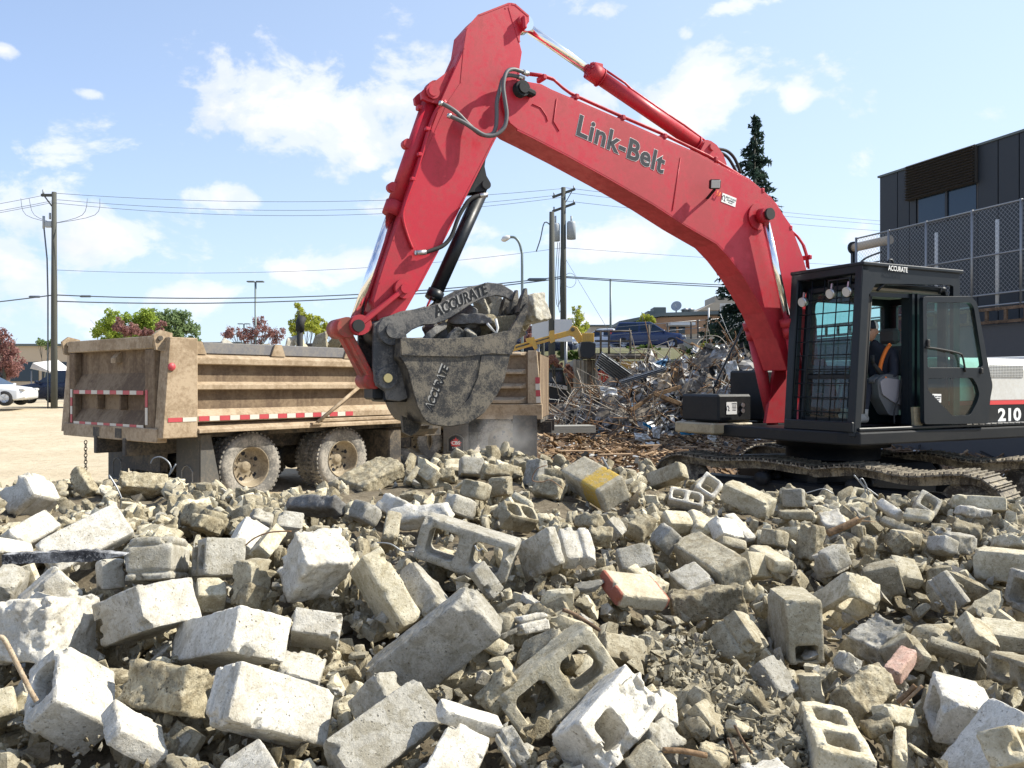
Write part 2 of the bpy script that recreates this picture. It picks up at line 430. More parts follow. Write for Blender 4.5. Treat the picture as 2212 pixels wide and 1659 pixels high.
def block_mesh(bid, kind, D, osgn, mat, h, seed):
 D = np.array(D); b = D / 2; rg = np.random.default_rng(seed)
 rough = kind == 'rough'
 offs = rg.random(3) * 40
 chips = []
 for _ in range(rg.integers(5, 9) if not rough else 5):
  e = rg.integers(0, 3); c = (rg.integers(0, 2, 3) * 2 - 1) * b
  c[e] *= rg.random() * 2 - 1 if rg.random() < .7 else 1
  chips.append((c, (0.35 + 0.65 * rg.random()) * 0.22 * min(D) + .004))
 # one end of many blocks is broken off on a slant
 cut = None
 if rg.random() < 0.45 or rough:
  s0 = np.array([-osgn[0], -osgn[1], -osgn[2]], float)
  nrm = s0 * (0.35 + rg.random(3)); nrm /= np.linalg.norm(nrm)
  cut = (nrm, (np.abs(nrm) * b).sum() * (0.80 + .1 * rg.random()))
 def f(G):
  P = G
  n1 = fbm(P + offs, 14, 0, 2)
  d = sbox(P, (0, 0, 0), b, 0.005)
  d = d + n1 * (0.022 if rough else 0.0045)
  n2 = vnoise(P + offs, 75, 2)
  d = d + n2 * (0.010 if rough else 0.0026)
  if rough: d = d + np.maximum(fbm(P + offs, 34, 1, 2), 0) * 0.016
  def core(a, bb, ca, cb, ha, hb, ax):
   q = P[..., ax]
   tp = 1.0 + 0.10 * q / D[ax]
   return rrect(P[..., a], P[..., bb], ca, cb, ha * tp, hb * tp, min(ha, hb) * .42)
  if kind[0] == 'h' and kind != 'hbot':
   ax = 'xyz'.index(kind[2]); o = [i for i in range(3) if i != ax]
   if D[o[0]] < D[o[1]]: o = o[::-1]
   L, W = D[o[0]], D[o[1]]
   if kind[1] == '2':
    for sgn in (-1, 1): d = np.maximum(d, -core(o[0], o[1], sgn * L * .235, 0, L * .165, W * .31, ax) - n1 * .004)
   elif bid == 'b71':
    s = osgn[0]
    d = np.maximum(d, -core(0, 1, s * L * .235, 0, D[0] * .16, D[1] * .29, 2) - n1 * .004)
    c2 = core(0, 1, -s * L * .235, 0, D[0] * .19, D[1] * .33, 2)
    rim = (b[2] - P[..., 2] * osgn[2])        # distance below the visible end
    d = np.maximum(d, np.minimum(-c2 - n1 * .01, 0.020 + fbm(P + offs, 45, 3, 2) * .02 - rim))
   else:
    d = np.maximum(d, -core(o[0], o[1], 0, 0, L * .31, W * .31, ax) - n1 * .004)
  if kind == 'hbot':
   zc = -osgn[2] * b[2] * .66
   d = np.maximum(d, -np.maximum(rrect(P[..., 0], P[..., 2], 0.0, zc, D[0] * .30, D[2] * .125, .012), -(P[..., 1] * osgn[1] - b[1] * .1)))
  if bid in GROOVES:
   k, cs, wd, dp = GROOVES[bid]
   inner = b.copy() - dp; inner[k] = 9
   for c in cs:
    d = np.maximum(d, -np.maximum(np.abs(P[..., k] - c * D[k]) - wd / 2, -sbox(P, (0, 0, 0), inner)))
  for (c, r) in chips:
   dist = np.linalg.norm(P - c, axis=-1)
   d = np.maximum(d, r - dist + fbm(P + offs, 40, 3, 2) * 0.03)
  if cut is not None:
   d = np.maximum(d, (P * cut[0]).sum(-1) - cut[1] + fbm(P + offs, 22, 1, 3) * 0.035)
  return d
 pad = 0.03
 V, Q = surface_net(f, -b - pad, b + pad, h)
 return np_mesh('concrete_block', V, Q, mat, True, None if rough else 30)
def rock_mesh(seed, mat, h=0.085, flat=1.0, n=13, amp=0.05):
 rg = np.random.default_rng(seed)
 N = rg.normal(size=(n, 3)); N /= np.linalg.norm(N, axis=1)[:, None]
 # a pair of parallel faces: broken pieces of block keep some of their flat faces
 N[0] = (0, 0, 1); N[1] = (0, 0, -1); N[2] = (0, 1, 0.1)
 Dd = 0.62 + 0.38 * rg.random(n); Dd[0] = 0.5 * flat; Dd[1] = 0.5 * flat
 sc = np.array([1.0, 0.75, 0.8])
 def f(P):
  d = -9 * np.ones(P.shape[:3])
  for k in range(n): d = np.maximum(d, ((P / sc) * N[k]).sum(-1) - Dd[k])
  return d * .8 + fbm(P + seed, 3.0, seed, 3) * amp * 2.2
 V, Q = surface_net(f, (-1.4,) * 3, (1.4,) * 3, h)
 return np_mesh('rubble_piece', V, Q, mat, True, 38)
# ------------------------------------------------------------------ rubble surface
def surf_depth(u, v):                # depth of the heap in direction (u, v), native 4032 px view; smooth
 L = np.interp(v, [1800, 1860, 1920, 2000, 2100, 2200, 2400, 2760, 3024, 3400], [8.2, 7, 5.8, 4.8, 4.0, 3.7, 3.25, 2.65, 2.3, 1.9])
 Rr = np.interp(v, [1850, 1900, 1980, 2100, 2230, 2400, 2760, 3024, 3400], [7.6, 7, 6.2, 5.4, 4.7, 3.8, 2.85, 2.4, 2.0])
 w = 1 / (1 + np.exp(-(u - 2550) / 180.0))
 d = L * (1 - w) + Rr * w
 if _HC[0] is not None:
  H = _HC[0]; k = np.exp(-((u - H[:, 0]) ** 2 + (1.6 * (v - H[:, 1])) ** 2) / (2 * 150.0 ** 2))
  d = d * math.exp((k * H[:, 2]).sum() / (k.sum() + .25))
 return d
_HC = [None]
def heap_point(u, v):
 d = float(surf_depth(u, v))
 return Vector(((u - 2016) / 3281.0 * d, d, CAMZ - (v - 1512) / 3281.0 * d))
HEROES=[
('b1','groove','white',[-3.264,5.649,1.035],[-0.314,0.185,-0.792,-0.489],[0.234,0.227,0.241],[-1,-1,-1],'white concrete block with stepped moulding at the far left of the crest'),
('b2','solid','white',[-2.437,4.139,1.02],[-0.71,0.604,0.193,0.307],[0.228,0.121,0.293],[-1,-1,1],'pale speckled block lying under the stepped white block'),
('b3','solid','white',[-2.059,4.03,1.042],[0.015,-0.405,0.79,0.46],[0.39,0.19,0.09],[-1,-1,-1],'long smooth white slab tilted behind the charred plank'),
('b4','groove','grey',[-1.571,3.713,1.018],[0.025,-0.058,0.991,-0.122],[0.19,0.304,0.183],[-1,-1,1],'upright grey block with horizontal grooves beside the tip of the charred plank'),
('b5','h2x','grey',[-1.321,3.748,1.018],[0.939,-0.127,0.027,0.32],[0.182,0.194,0.166],[-1,-1,-1],'grey block with two dark core openings facing the grooved upright block'),
('b6','groove','white',[-1.973,3.56,0.894],[-0.435,-0.041,-0.685,0.583],[0.194,0.155,0.195],[-1,-1,1],'white block with a mitred ridge pointing up below the charred plank'),
('b8','solid','white',[-1.409,3.22,0.921],[-0.186,-0.231,-0.952,0.083],[0.271,0.257,0.168],[-1,-1,1],'white block with a rough broken end and two filled cores'),
('b9','h1x','white',[-1.409,2.666,0.795],[-0.684,0.55,-0.091,-0.471],[0.222,0.137,0.272],[-1,-1,-1],'large white block with the bent rusty bar stuck in it'),
('b10','solid','white',[-1.139,2.515,0.742],[0.623,-0.638,0.055,0.449],[0.178,0.063,0.169],[-1,-1,-1],'smaller white block leaning on the block with the rusty bar'),
('b11','rough','tan',[-1.139,2.748,0.793],[0.029,-0.184,-0.952,0.243],[0.259,0.142,0.14],[-1,-1,1],'rough brown mortar covered block in a gap between white blocks'),
('b12','solid','white',[-1.036,3.042,0.862],[0.061,0.415,0.876,-0.237],[0.562,0.204,0.153],[-1,-1,1],'white block with a bluish shadow on its right end'),
('b13','groove','white',[-0.765,2.655,0.77],[0.862,-0.274,0.148,0.399],[0.38,0.141,0.176],[-1,-1,-1],'big sunlit cream block with a grooved shaded left end'),
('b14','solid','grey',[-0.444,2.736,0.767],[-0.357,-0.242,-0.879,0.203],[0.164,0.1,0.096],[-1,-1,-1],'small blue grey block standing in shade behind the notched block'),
('b15','solid','grey',[-0.4,2.601,0.704],[0.016,0.4,-0.814,-0.421],[0.356,0.169,0.12],[-1,-1,-1],'long grey block with a notch and a slanting shadow on it'),
('b16','solid','white',[-0.758,2.476,0.602],[-0.274,-0.183,-0.166,0.929],[0.144,0.15,0.191],[-1,-1,1],'white block corner cut off by the bottom edge of the picture'),
('b17','solid','cream',[-0.531,3.487,0.923],[-0.371,0.295,0.812,0.34],[0.337,0.102,0.214],[-1,-1,-1],'tall cream block leaning left of the big mottled slab'),
('b18','rough','white',[-0.85,3.586,1.016],[0.89,0.283,0.159,0.32],[0.232,0.2,0.244],[-1,-1,1],'bulky white block with a rough mortar filled core facing forward'),
('b21','h2y','grey',[-0.209,3.895,1.033],[-0.137,0.077,0.988,-0.001],[0.452,0.174,0.207],[-1,-1,-1],'grey hollow block standing on its side with two open square cores'),
('b22','solid','grey',[0.132,3.923,1.0],[0.213,0.437,0.868,-0.103],[0.277,0.056,0.18],[-1,-1,1],'grey block with a round stain next to the open hollow block'),
('b23','groove','white',[0.312,4.038,1.006],[0.893,-0.435,-0.032,0.115],[0.157,0.087,0.197],[-1,-1,-1],'white block with a deep slot down its middle'),
('b24','h2z','tan',[0.022,4.913,1.013],[-0.889,-0.291,-0.231,-0.269],[0.241,0.132,0.125],[-1,-1,1],'tan hollow block with two diamond shaped dark cores on top'),
('b25','solid','tan',[-0.249,5.696,1.074],[0.916,-0.036,0.143,0.374],[0.141,0.169,0.122],[-1,-1,-1],'tan block with one sunlit face behind the open hollow block'),
('b26','solid','grey',[-0.303,4.955,1.072],[-0.177,-0.336,0.923,-0.062],[0.187,0.1,0.113],[-1,-1,1],'streaked grey block right behind the top of the open hollow block'),
('b27','rough','tan',[-0.087,7.133,1.038],[0.008,0.136,-0.955,0.264],[0.349,0.14,0.107],[-1,-1,1],'tan slab with a ragged top balanced on the crest under the bucket'),
('b28','solid','paint',[0.609,6.129,1.07],[-0.04,-0.523,-0.81,-0.263],[0.538,0.231,0.187],[-1,-1,-1],'tan block with yellow paint across one end on the crest'),
('b29','solid','tan',[1.305,7.011,1.024],[0.919,-0.195,-0.136,-0.315],[0.333,0.151,0.133],[-1,-1,-1],'tan block leaning at the left end of the near crawler track'),
('b30','h1z','white',[1.554,6.599,0.974],[0.792,0.428,-0.2,0.387],[0.18,0.17,0.135],[-1,-1,1],'pale half block with one square core below the crawler track'),
('b31','h2y','white',[1.312,6.288,0.931],[-0.126,0.052,0.924,-0.358],[0.26,0.1,0.128],[-1,-1,1],'broken white block end with one dark opening in front of the pale half block'),
('b32','solid','cream',[1.763,6.217,0.937],[-0.125,0.372,0.91,0.132],[0.376,0.162,0.151],[-1,-1,-1],'large cream block tilted to the right under the crawler track'),
('b33','solid','cream',[1.083,5.485,0.889],[-0.935,-0.3,-0.105,-0.158],[0.186,0.134,0.1],[-1,-1,1],'bright cream block left of the big dusty stone slab top'),
('b35','solid','tan',[1.095,4.545,0.788],[-0.064,-0.593,-0.781,-0.187],[0.514,0.181,0.246],[-1,-1,-1],'big dusty grey tan stone slab in the middle of the heap'),
('b36','groove','grey',[0.936,4.323,0.76],[-0.032,0.548,0.804,0.229],[0.182,0.168,0.12],[-1,-1,-1],'blue grey grooved block leaning against the big dusty slab'),
('b37','solid','grey',[0.64,4.337,0.887],[-0.87,-0.476,0.074,-0.106],[0.18,0.13,0.1],[-1,-1,1],'plain grey block left of the big dusty slab'),
('b38','solid','redside',[0.56,3.836,0.849],[-0.96,-0.162,-0.129,-0.189],[0.271,0.205,0.073],[-1,-1,1],'flat tan block with a brick red end'),
('b39','rough','tan',[0.935,4.003,0.75],[0.997,0.018,-0.078,0.012],[0.35,0.12,0.133],[-1,-1,1],'tan block with a ragged front below the blue grey grooved block'),
('b40','hbot','cream',[1.269,3.74,0.724],[1.0,-0.012,-0.022,-0.005],[0.158,0.301,0.276],[-1,-1,1],'tall upright block with a dark square opening at its foot'),
('b41','groove','tan',[0.949,3.503,0.731],[-0.396,0.034,-0.809,-0.433],[0.163,0.162,0.151],[-1,-1,-1],'split face grey brown block left of the tall upright block'),
('b42','h2z','cream',[1.688,4.229,0.699],[0.393,0.718,-0.566,0.099],[0.327,0.18,0.146],[-1,-1,-1],'cream hollow block with two dark cores facing up right of the tall block'),
('b43','solid','tan',[2.083,4.686,0.701],[0.983,0.036,-0.138,-0.119],[0.189,0.129,0.177],[-1,-1,1],'mottled tan block behind the upward facing hollow block'),
('b44','solid','cream',[2.26,4.792,0.719],[-0.852,0.515,-0.095,-0.006],[0.141,0.08,0.196],[-1,-1,-1],'bright cream slab behind the mottled tan block'),
('b45','groove','grey',[2.307,4.402,0.705],[0.537,-0.028,-0.743,0.397],[0.191,0.131,0.044],[-1,-1,1],'grey ridged slab tilted like a roof on the right'),
('b46','solid','cream',[3.506,6.264,0.901],[-0.219,-0.026,-0.112,-0.969],[0.356,0.191,0.105],[-1,-1,-1],'cream block on the crest under the right end of the crawler track'),
('b47','solid','cream',[2.855,4.763,0.762],[0.902,-0.005,-0.031,-0.43],[0.366,0.166,0.172],[-1,-1,-1],'long cream pitted block cut by the right edge of the picture'),
('b48','h1z','grey',[3.151,6.325,0.883],[0.813,0.384,-0.125,0.419],[0.19,0.168,0.08],[-1,-1,1],'half block ring standing on edge in the machine shadow'),
('b49','solid','white',[2.795,6.165,0.867],[-0.097,-0.602,-0.711,-0.35],[0.217,0.074,0.09],[-1,-1,-1],'small white brick below the loop of wire'),
('b50','rough','white',[2.274,5.936,0.809],[0.948,0.307,-0.078,0.029],[0.162,0.159,0.12],[-1,-1,1],'rough whitish block left of the splintered brown stick'),
('b51','h1y','grey',[2.658,4.234,0.732],[0.744,-0.073,0.089,-0.658],[0.192,0.19,0.198],[-1,-1,-1],'grey half block with a dark core at the right edge of the picture'),
('b52','rough','tan',[1.825,5.102,0.824],[0.036,-0.522,-0.845,0.113],[0.146,0.096,0.217],[-1,-1,1],'pointed upright block with a muddy front and one white side'),
('b53','solid','grey',[1.87,4.842,0.785],[0.971,-0.066,-0.161,0.162],[0.158,0.1,0.133],[-1,-1,-1],'shaded block leaning right of the pointed upright block'),
('b54','h2z','cream',[1.023,2.665,0.634],[-0.025,0.779,0.622,-0.074],[0.52,0.161,0.142],[-1,-1,-1],'hollow block with two long dark cores at the bottom right'),
('b55','rough','tan',[1.317,3.111,0.644],[0.883,0.378,-0.014,0.279],[0.213,0.137,0.12],[-1,-1,1],'brown broken block resting on the hollow block with long cores'),
('b56','h1x','white',[1.55,2.894,0.662],[0.982,0.105,0.087,-0.13],[0.164,0.206,0.162],[-1,-1,1],'bright white half block with its oval core facing left'),
('b57','solid','white',[1.482,2.608,0.661],[0.004,0.916,0.059,0.398],[0.305,0.178,0.06],[-1,-1,-1],'smooth white slab lying in front of the white half block'),
('b58','h2y','cream',[1.579,2.537,0.69],[0.283,0.856,0.431,-0.044],[0.904,0.09,0.094],[-1,-1,-1],'hollow block in the bottom right corner with its core facing forward'),
('b59','h2y','tan',[1.957,3.151,0.701],[0.686,-0.07,-0.037,-0.723],[0.415,0.12,0.108],[-1,-1,-1],'hollow block with a black slot at the right edge of the picture'),
('b60','solid','cream',[2.201,3.678,0.688],[-0.956,-0.135,0.029,0.259],[0.236,0.148,0.082],[-1,-1,1],'cream block with a flat bright top above the black slotted block'),
('b61','solid','tan',[1.849,3.501,0.675],[0.088,0.178,0.42,0.885],[0.195,0.083,0.044],[-1,-1,1],'long tan slab above the bright white half block'),
('b62','solid','tan',[2.02,3.617,0.71],[0.321,0.729,0.485,0.361],[0.215,0.079,0.12],[-1,-1,-1],'leaning tan slab with a warm sunlit face near the right edge'),
('b65','solid','pink',[1.566,3.36,0.667],[-0.915,-0.077,0.122,-0.377],[0.191,0.068,0.06],[-1,-1,1],'pinkish red brick above the brown broken block'),
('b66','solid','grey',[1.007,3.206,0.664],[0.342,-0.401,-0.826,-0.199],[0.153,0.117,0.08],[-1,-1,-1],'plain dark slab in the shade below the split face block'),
('b67','rough','tan',[1.234,2.802,0.646],[0.972,-0.096,-0.199,-0.074],[0.087,0.095,0.038],[-1,-1,1],'small tan brick with a crumbly front beside the long cores'),
('b68','solid','cream',[1.315,2.87,0.653],[0.838,0.458,0.265,0.133],[0.161,0.061,0.08],[-1,-1,1],'cream slab half in shade below the wood splinters'),
('b69','solid','cream',[1.228,2.639,0.646],[0.714,-0.667,0.175,-0.124],[0.039,0.06,0.22],[-1,-1,-1],'narrow cream post standing between the hollow blocks at the bottom right'),
('b70','h2y','cream',[0.147,2.864,0.779],[0.946,-0.044,-0.302,0.111],[0.396,0.157,0.193],[-1,-1,1],'large hollow block tilted on its side with moss stains on its face'),
('b71','h1z','white',[0.301,2.628,0.736],[-0.468,0.764,0.441,-0.042],[0.319,0.172,0.189],[-1,-1,-1],'white hollow block with one open core and one filled core'),
('b72','solid','grey',[-0.289,3.041,0.833],[0.624,0.705,-0.272,0.2],[0.504,0.197,0.141],[-1,-1,-1],'largest mottled grey stone slab leaning in the middle foreground'),
('b73','solid','grey',[-0.115,3.615,0.948],[0.67,0.594,0.016,0.445],[0.08,0.159,0.06],[-1,-1,1],'small grey brick on top of the largest mottled slab'),
('b74','solid','grey',[-0.347,3.565,0.88],[-0.52,0.064,0.418,-0.743],[0.325,0.098,0.2],[-1,-1,1],'grey block with a dark shaded top under the open hollow block'),
('b75','solid','white',[-0.174,2.462,0.665],[0.571,0.05,0.285,-0.768],[0.194,0.134,0.15],[-1,-1,1],'rounded white block at the bottom edge right of the notched block'),
('b76','groove','grey',[-0.001,2.529,0.701],[-0.956,-0.098,0.237,-0.141],[0.07,0.099,0.08],[-1,-1,1],'small grooved grey block under the moss stained hollow block'),
('b77','solid','white',[-0.135,2.623,0.747],[0.954,0.092,0.228,0.17],[0.214,0.067,0.05],[-1,-1,1],'thin pale slab with a broken sunlit tip'),
('b78','rough','tan',[-0.042,2.808,0.762],[0.898,0.148,-0.368,0.188],[0.137,0.08,0.08],[-1,-1,1],'speckled brick leaning on the end of the moss stained block'),
('b79','solid','tan',[0.123,3.041,0.822],[-0.914,-0.207,0.305,0.168],[0.178,0.11,0.09],[-1,-1,1],'brownish block wedged behind the moss stained block'),
('b80','groove','white',[0.077,3.255,0.865],[-0.774,-0.581,-0.135,-0.212],[0.128,0.072,0.06],[-1,-1,1],'small white chipped brick with a ledge right of the largest slab'),
('b81','solid','tan',[0.42,3.22,0.77],[-0.912,0.296,-0.071,-0.275],[0.208,0.08,0.098],[-1,-1,-1],'flat faced tan block behind the top corner of the moss stained block'),
('b83','solid','white',[0.515,2.788,0.709],[0.189,0.158,-0.82,0.516],[0.069,0.05,0.133],[-1,-1,1],'pale wedge between the filled core block and the dirt'),
('b84','rough','grey',[0.463,2.661,0.667],[0.837,0.345,0.22,0.364],[0.136,0.093,0.08],[-1,-1,1],'mottled grey chunk right of the filled core block'),
('b85','solid','tan',[0.408,2.433,0.666],[0.626,-0.179,-0.171,0.74],[0.178,0.102,0.1],[-1,-1,1],'tan block corner at the bottom edge beside the mottled grey chunk'),
('b86','solid','tan',[0.602,2.765,0.677],[-0.625,0.205,0.263,-0.706],[0.17,0.056,0.044],[-1,-1,1],'brick with a warm orange edge pointing down to the right'),
('b87','solid','tan',[0.66,2.784,0.675],[-0.359,0.298,0.882,0.072],[0.13,0.103,0.05],[-1,-1,-1],'shaded slab parallel to the orange edged brick'),
('b88','rough','tan',[0.608,2.563,0.644],[-0.226,0.227,0.947,-0.024],[0.091,0.118,0.08],[-1,-1,-1],'crumbly tan brick end near the bottom edge in the dirt patch'),
('b89','solid','cream',[0.754,2.724,0.666],[-0.39,-0.124,0.793,0.452],[0.161,0.031,0.05],[-1,-1,-1],'thin cream wedge below the dirt patch'),
('b90','solid','white',[0.76,2.417,0.607],[0.993,-0.035,-0.094,0.064],[0.113,0.184,0.15],[-1,-1,1],'white block just showing at the bottom edge left of the long cored block'),
('b91','rough','tan',[0.857,2.875,0.675],[0.326,-0.327,-0.878,-0.131],[0.151,0.061,0.08],[-1,-1,-1],'long stony bar buried along the dirt patch'),
('b92','rough','dark',[-1.202,5.115,1.046],[-0.039,0.234,0.922,-0.306],[0.356,0.15,0.081],[-1,-1,1],'flat dark slab lying in front of the truck wheels'),
('b93','rough','tan',[-2.866,6.465,1.007],[0.031,-0.258,0.906,-0.335],[0.351,0.2,0.143],[-1,-1,1],'tan boulder on the crest in front of the mudflaps'),
('b94','rough','tan',[-3.284,6.388,1.045],[0.094,-0.426,-0.683,-0.586],[0.289,0.113,0.1],[-1,-1,-1],'dusty slab leaning left of the tan boulder'),
('b95','rough','tan',[-1.203,7.182,1.0],[0.888,0.161,-0.133,0.411],[0.473,0.317,0.14],[-1,-1,1],'large earthy slab propped in front of the second truck wheel'),
('b96','solid','cream',[1.389,4.764,0.758],[-0.828,-0.503,-0.192,-0.159],[0.175,0.144,0.1],[-1,-1,1],'cream block right below the big dusty slab corner'),
('b97','solid','cream',[1.492,4.82,0.789],[-0.071,0.625,0.777,-0.005],[0.313,0.129,0.076],[-1,-1,-1],'cream bar with a shaded square end beside the pointed upright block'),
('b99','solid','tan',[1.972,5.795,0.89],[-0.997,0.023,0.005,0.078],[0.225,0.12,0.063],[-1,-1,-1],'thin tan slab lying flat right of the large cream block'),
('b100','solid','grey',[2.147,6.348,0.932],[-0.023,-0.276,-0.957,0.082],[0.154,0.1,0.14],[-1,-1,1],'dim grey block standing on the crest right of the large cream block'),
('b101','solid','white',[1.511,5.525,0.847],[0.231,-0.487,-0.828,-0.157],[0.254,0.092,0.05],[-1,-1,-1],'white thin slab sliding below the large cream block'),
('b103','solid','tan',[1.362,5.153,0.802],[0.103,0.06,-0.934,0.338],[0.159,0.1,0.068],[-1,-1,1],'small rounded tan brick above the right edge of the big dusty slab'),
('b7','solid','white',[-1.768,3.666,0.961],[-0.894,0.131,0.019,-0.429],[0.102,0.069,0.13],[-1,-1,-1],'narrow white prism left of the grooved upright block'),
('b110','rough','white',[-1.734,3.114,0.885],[0.733,-0.111,0.059,0.669],[0.321,0.2,0.223],[-1,-1,-1],'pitted white block behind the block with the rusty bar'),
('b111','solid','white',[-1.875,3.374,0.878],[0.771,0.217,-0.488,0.347],[0.113,0.225,0.1],[-1,-1,1],'white block edge above the left rough stone'),
('b112','solid','white',[-2.391,3.861,1.02],[0.452,0.527,-0.655,-0.299],[0.366,0.076,0.15],[-1,-1,-1],'flat white piece just above the left end of the charred plank'),
('b113','solid','grey',[-2.209,3.644,0.918],[0.659,0.274,-0.001,0.7],[0.157,0.116,0.12],[-1,-1,1],'plain grey block just under the left end of the charred plank'),
('b114','rough','white',[-1.89,3.212,0.79],[-0.759,-0.332,0.409,-0.384],[0.117,0.155,0.141],[-1,-1,1],'rough white stone at the left edge above the rusty bar'),
('b115','solid','cream',[-1.726,2.809,0.706],[-0.049,-0.263,0.876,0.402],[0.098,0.1,0.102],[-1,-1,-1],'cream block at the left edge beside the foot of the rusty bar'),
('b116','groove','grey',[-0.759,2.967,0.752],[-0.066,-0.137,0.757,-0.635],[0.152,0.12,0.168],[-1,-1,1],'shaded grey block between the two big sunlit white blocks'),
('b117','solid','white',[-0.759,3.238,0.846],[0.105,0.023,-0.906,-0.41],[0.182,0.101,0.139],[-1,-1,-1],'white block top right of the bluish shadow'),
('b118','solid','cream',[-1.166,3.98,1.035],[0.628,0.429,0.126,0.637],[0.2,0.077,0.1],[-1,-1,1],'smooth cream piece left of the bulky mortar filled block'),
('b119','solid','white',[-1.282,4.048,1.047],[-0.592,-0.422,-0.065,-0.683],[0.188,0.136,0.1],[-1,-1,1],'pale speckled block above the small two core block'),
('b120','solid','tan',[-1.111,3.559,0.961],[0.055,0.596,-0.799,0.052],[0.152,0.1,0.177],[-1,-1,1],'tan slab standing left of the bulky mortar filled block'),
('b121','rough','tan',[-1.105,3.503,0.907],[0.021,-0.336,-0.922,0.189],[0.118,0.1,0.106],[-1,-1,1],'small rough tan stone left of the standing tan slab'),
('b122','solid','cream',[-1.284,3.551,0.902],[0.088,-0.209,0.828,-0.512],[0.118,0.1,0.12],[-1,-1,1],'cream block directly below the small two core block'),
('b123','rough','tan',[-1.744,4.713,1.028],[0.101,-0.266,-0.93,0.232],[0.256,0.15,0.123],[-1,-1,1],'large tan stone below the boulder on the crest'),
('b124','rough','tan',[-1.606,4.363,1.066],[0.165,0.498,-0.843,0.122],[0.16,0.1,0.08],[-1,-1,1],'dark tan stone left of the pale speckled block'),
('b125','rough','grey',[-1.409,4.665,1.027],[-0.075,-0.28,0.804,-0.519],[0.125,0.1,0.098],[-1,-1,1],'rough grey stone left of the shaded bluish block'),
('b126','solid','grey',[-1.227,4.594,1.013],[0.019,0.132,-0.858,0.496],[0.14,0.12,0.137],[-1,-1,1],'shaded bluish block under the flat dark slab'),
('b127','solid','grey',[-0.865,4.901,1.041],[0.128,-0.419,-0.858,0.27],[0.205,0.12,0.111],[-1,-1,1],'grey block right of the flat dark slab'),
('b128','rough','white',[-0.71,5.115,1.039],[-0.173,0.285,0.92,-0.205],[0.211,0.12,0.122],[-1,-1,1],'bluish white stone below the earthy propped slab'),
('b129','rough','white',[-0.52,4.716,1.047],[0.027,0.09,0.912,-0.398],[0.364,0.12,0.103],[-1,-1,1],'pale ragged slab behind the left end of the open hollow block'),
('b130','solid','tan',[-0.633,4.368,1.034],[-0.061,-0.106,0.879,-0.462],[0.079,0.1,0.197],[-1,-1,1],'thin slab standing below the bluish white stone'),
('b131','rough','tan',[0.446,4.829,0.992],[-0.04,0.359,0.889,-0.281],[0.166,0.12,0.077],[-1,-1,1],'tan stone above the slotted white block'),
('b132','rough','tan',[0.485,4.591,0.962],[0.028,0.049,-0.885,0.462],[0.131,0.1,0.078],[-1,-1,1],'crusty stone right of the slotted white block'),
('b134','rough','tan',[0.274,6.131,1.027],[-0.108,0.224,0.931,-0.267],[0.217,0.15,0.154],[-1,-1,1],'crusty tan stone left of the yellow painted block'),
('b135','solid','tan',[-0.078,6.008,1.062],[0.067,0.249,0.963,-0.075],[0.151,0.1,0.138],[-1,-1,1],'brown block with one bright edge under the balanced slab'),
('b136','solid','cream',[0.073,5.322,1.048],[-0.866,-0.271,0.345,-0.241],[0.051,0.169,0.08],[-1,-1,1],'cream brick above the two diamond cores'),
('b137','solid','tan',[-0.695,7.008,1.038],[0.817,0.368,-0.326,0.301],[0.13,0.159,0.1],[-1,-1,1],'sunlit tan block on the crest right of the earthy slab'),
('b138','solid','tan',[-0.832,7.0,1.029],[-0.267,-0.074,0.891,-0.361],[0.057,0.08,0.18],[-1,-1,1],'narrow dark stone left of the sunlit tan crest block'),
('b139','rough','tan',[-0.552,7.143,1.019],[0.042,0.072,0.94,-0.331],[0.117,0.1,0.098],[-1,-1,1],'rough round stone right of the sunlit tan crest block'),
('b140','solid','grey',[-0.369,7.546,1.047],[0.018,0.129,-0.977,0.171],[0.21,0.15,0.164],[-1,-1,1],'grey block on the crest left of the balanced slab'),
('b141','rough','grey',[0.197,6.971,1.054],[0.003,-0.478,-0.863,0.167],[0.203,0.1,0.229],[-1,-1,1],'pale grey stone right of the balanced slab'),
('b142','rough','tan',[2.494,5.394,0.778],[0.892,0.148,-0.425,-0.052],[0.128,0.13,0.12],[-1,-1,1],'tan stone in the dip right of the round stone'),
('b143','solid','tan',[2.557,5.418,0.798],[-0.07,-0.185,0.98,-0.005],[0.18,0.12,0.096],[-1,-1,1],'squat tan stone in the dip between two others'),
('b144','solid','grey',[2.717,5.261,0.778],[-0.046,0.601,0.765,-0.227],[0.157,0.12,0.104],[-1,-1,1],'grey stone right of the squat tan stone'),
('b145','rough','grey',[2.847,5.314,0.786],[0.032,0.201,-0.979,-0.014],[0.185,0.14,0.127],[-1,-1,1],'large dim stone above the long pitted block'),
('b146','rough','tan',[2.272,5.322,0.76],[0.066,-0.238,-0.823,0.512],[0.088,0.1,0.1],[-1,-1,1],'round stone below the splintered brown stick'),
('b147','solid','grey',[1.891,4.945,0.743],[0.755,0.585,0.101,0.279],[0.206,0.143,0.12],[-1,-1,1],'dim block above the upward facing hollow block'),
('b148','solid','tan',[2.602,5.624,0.837],[0.933,0.115,-0.325,0.104],[0.065,0.288,0.06],[-1,-1,1],'long tan bar right of the splintered brown stick'),
('b149','solid','cream',[2.904,5.95,0.859],[-0.135,-0.422,-0.851,-0.282],[0.198,0.099,0.05],[-1,-1,-1],'curved cream slab left of the dim half block ring'),
('b150','rough','tan',[3.123,5.725,0.768],[0.2,-0.19,-0.813,0.513],[0.175,0.15,0.12],[-1,-1,1],'rough tan stone below the cream crest block'),
('b151','rough','white',[3.371,6.086,0.866],[-0.088,-0.127,0.988,-0.011],[0.241,0.12,0.075],[-1,-1,1],'rough white stone just below the cream crest block'),
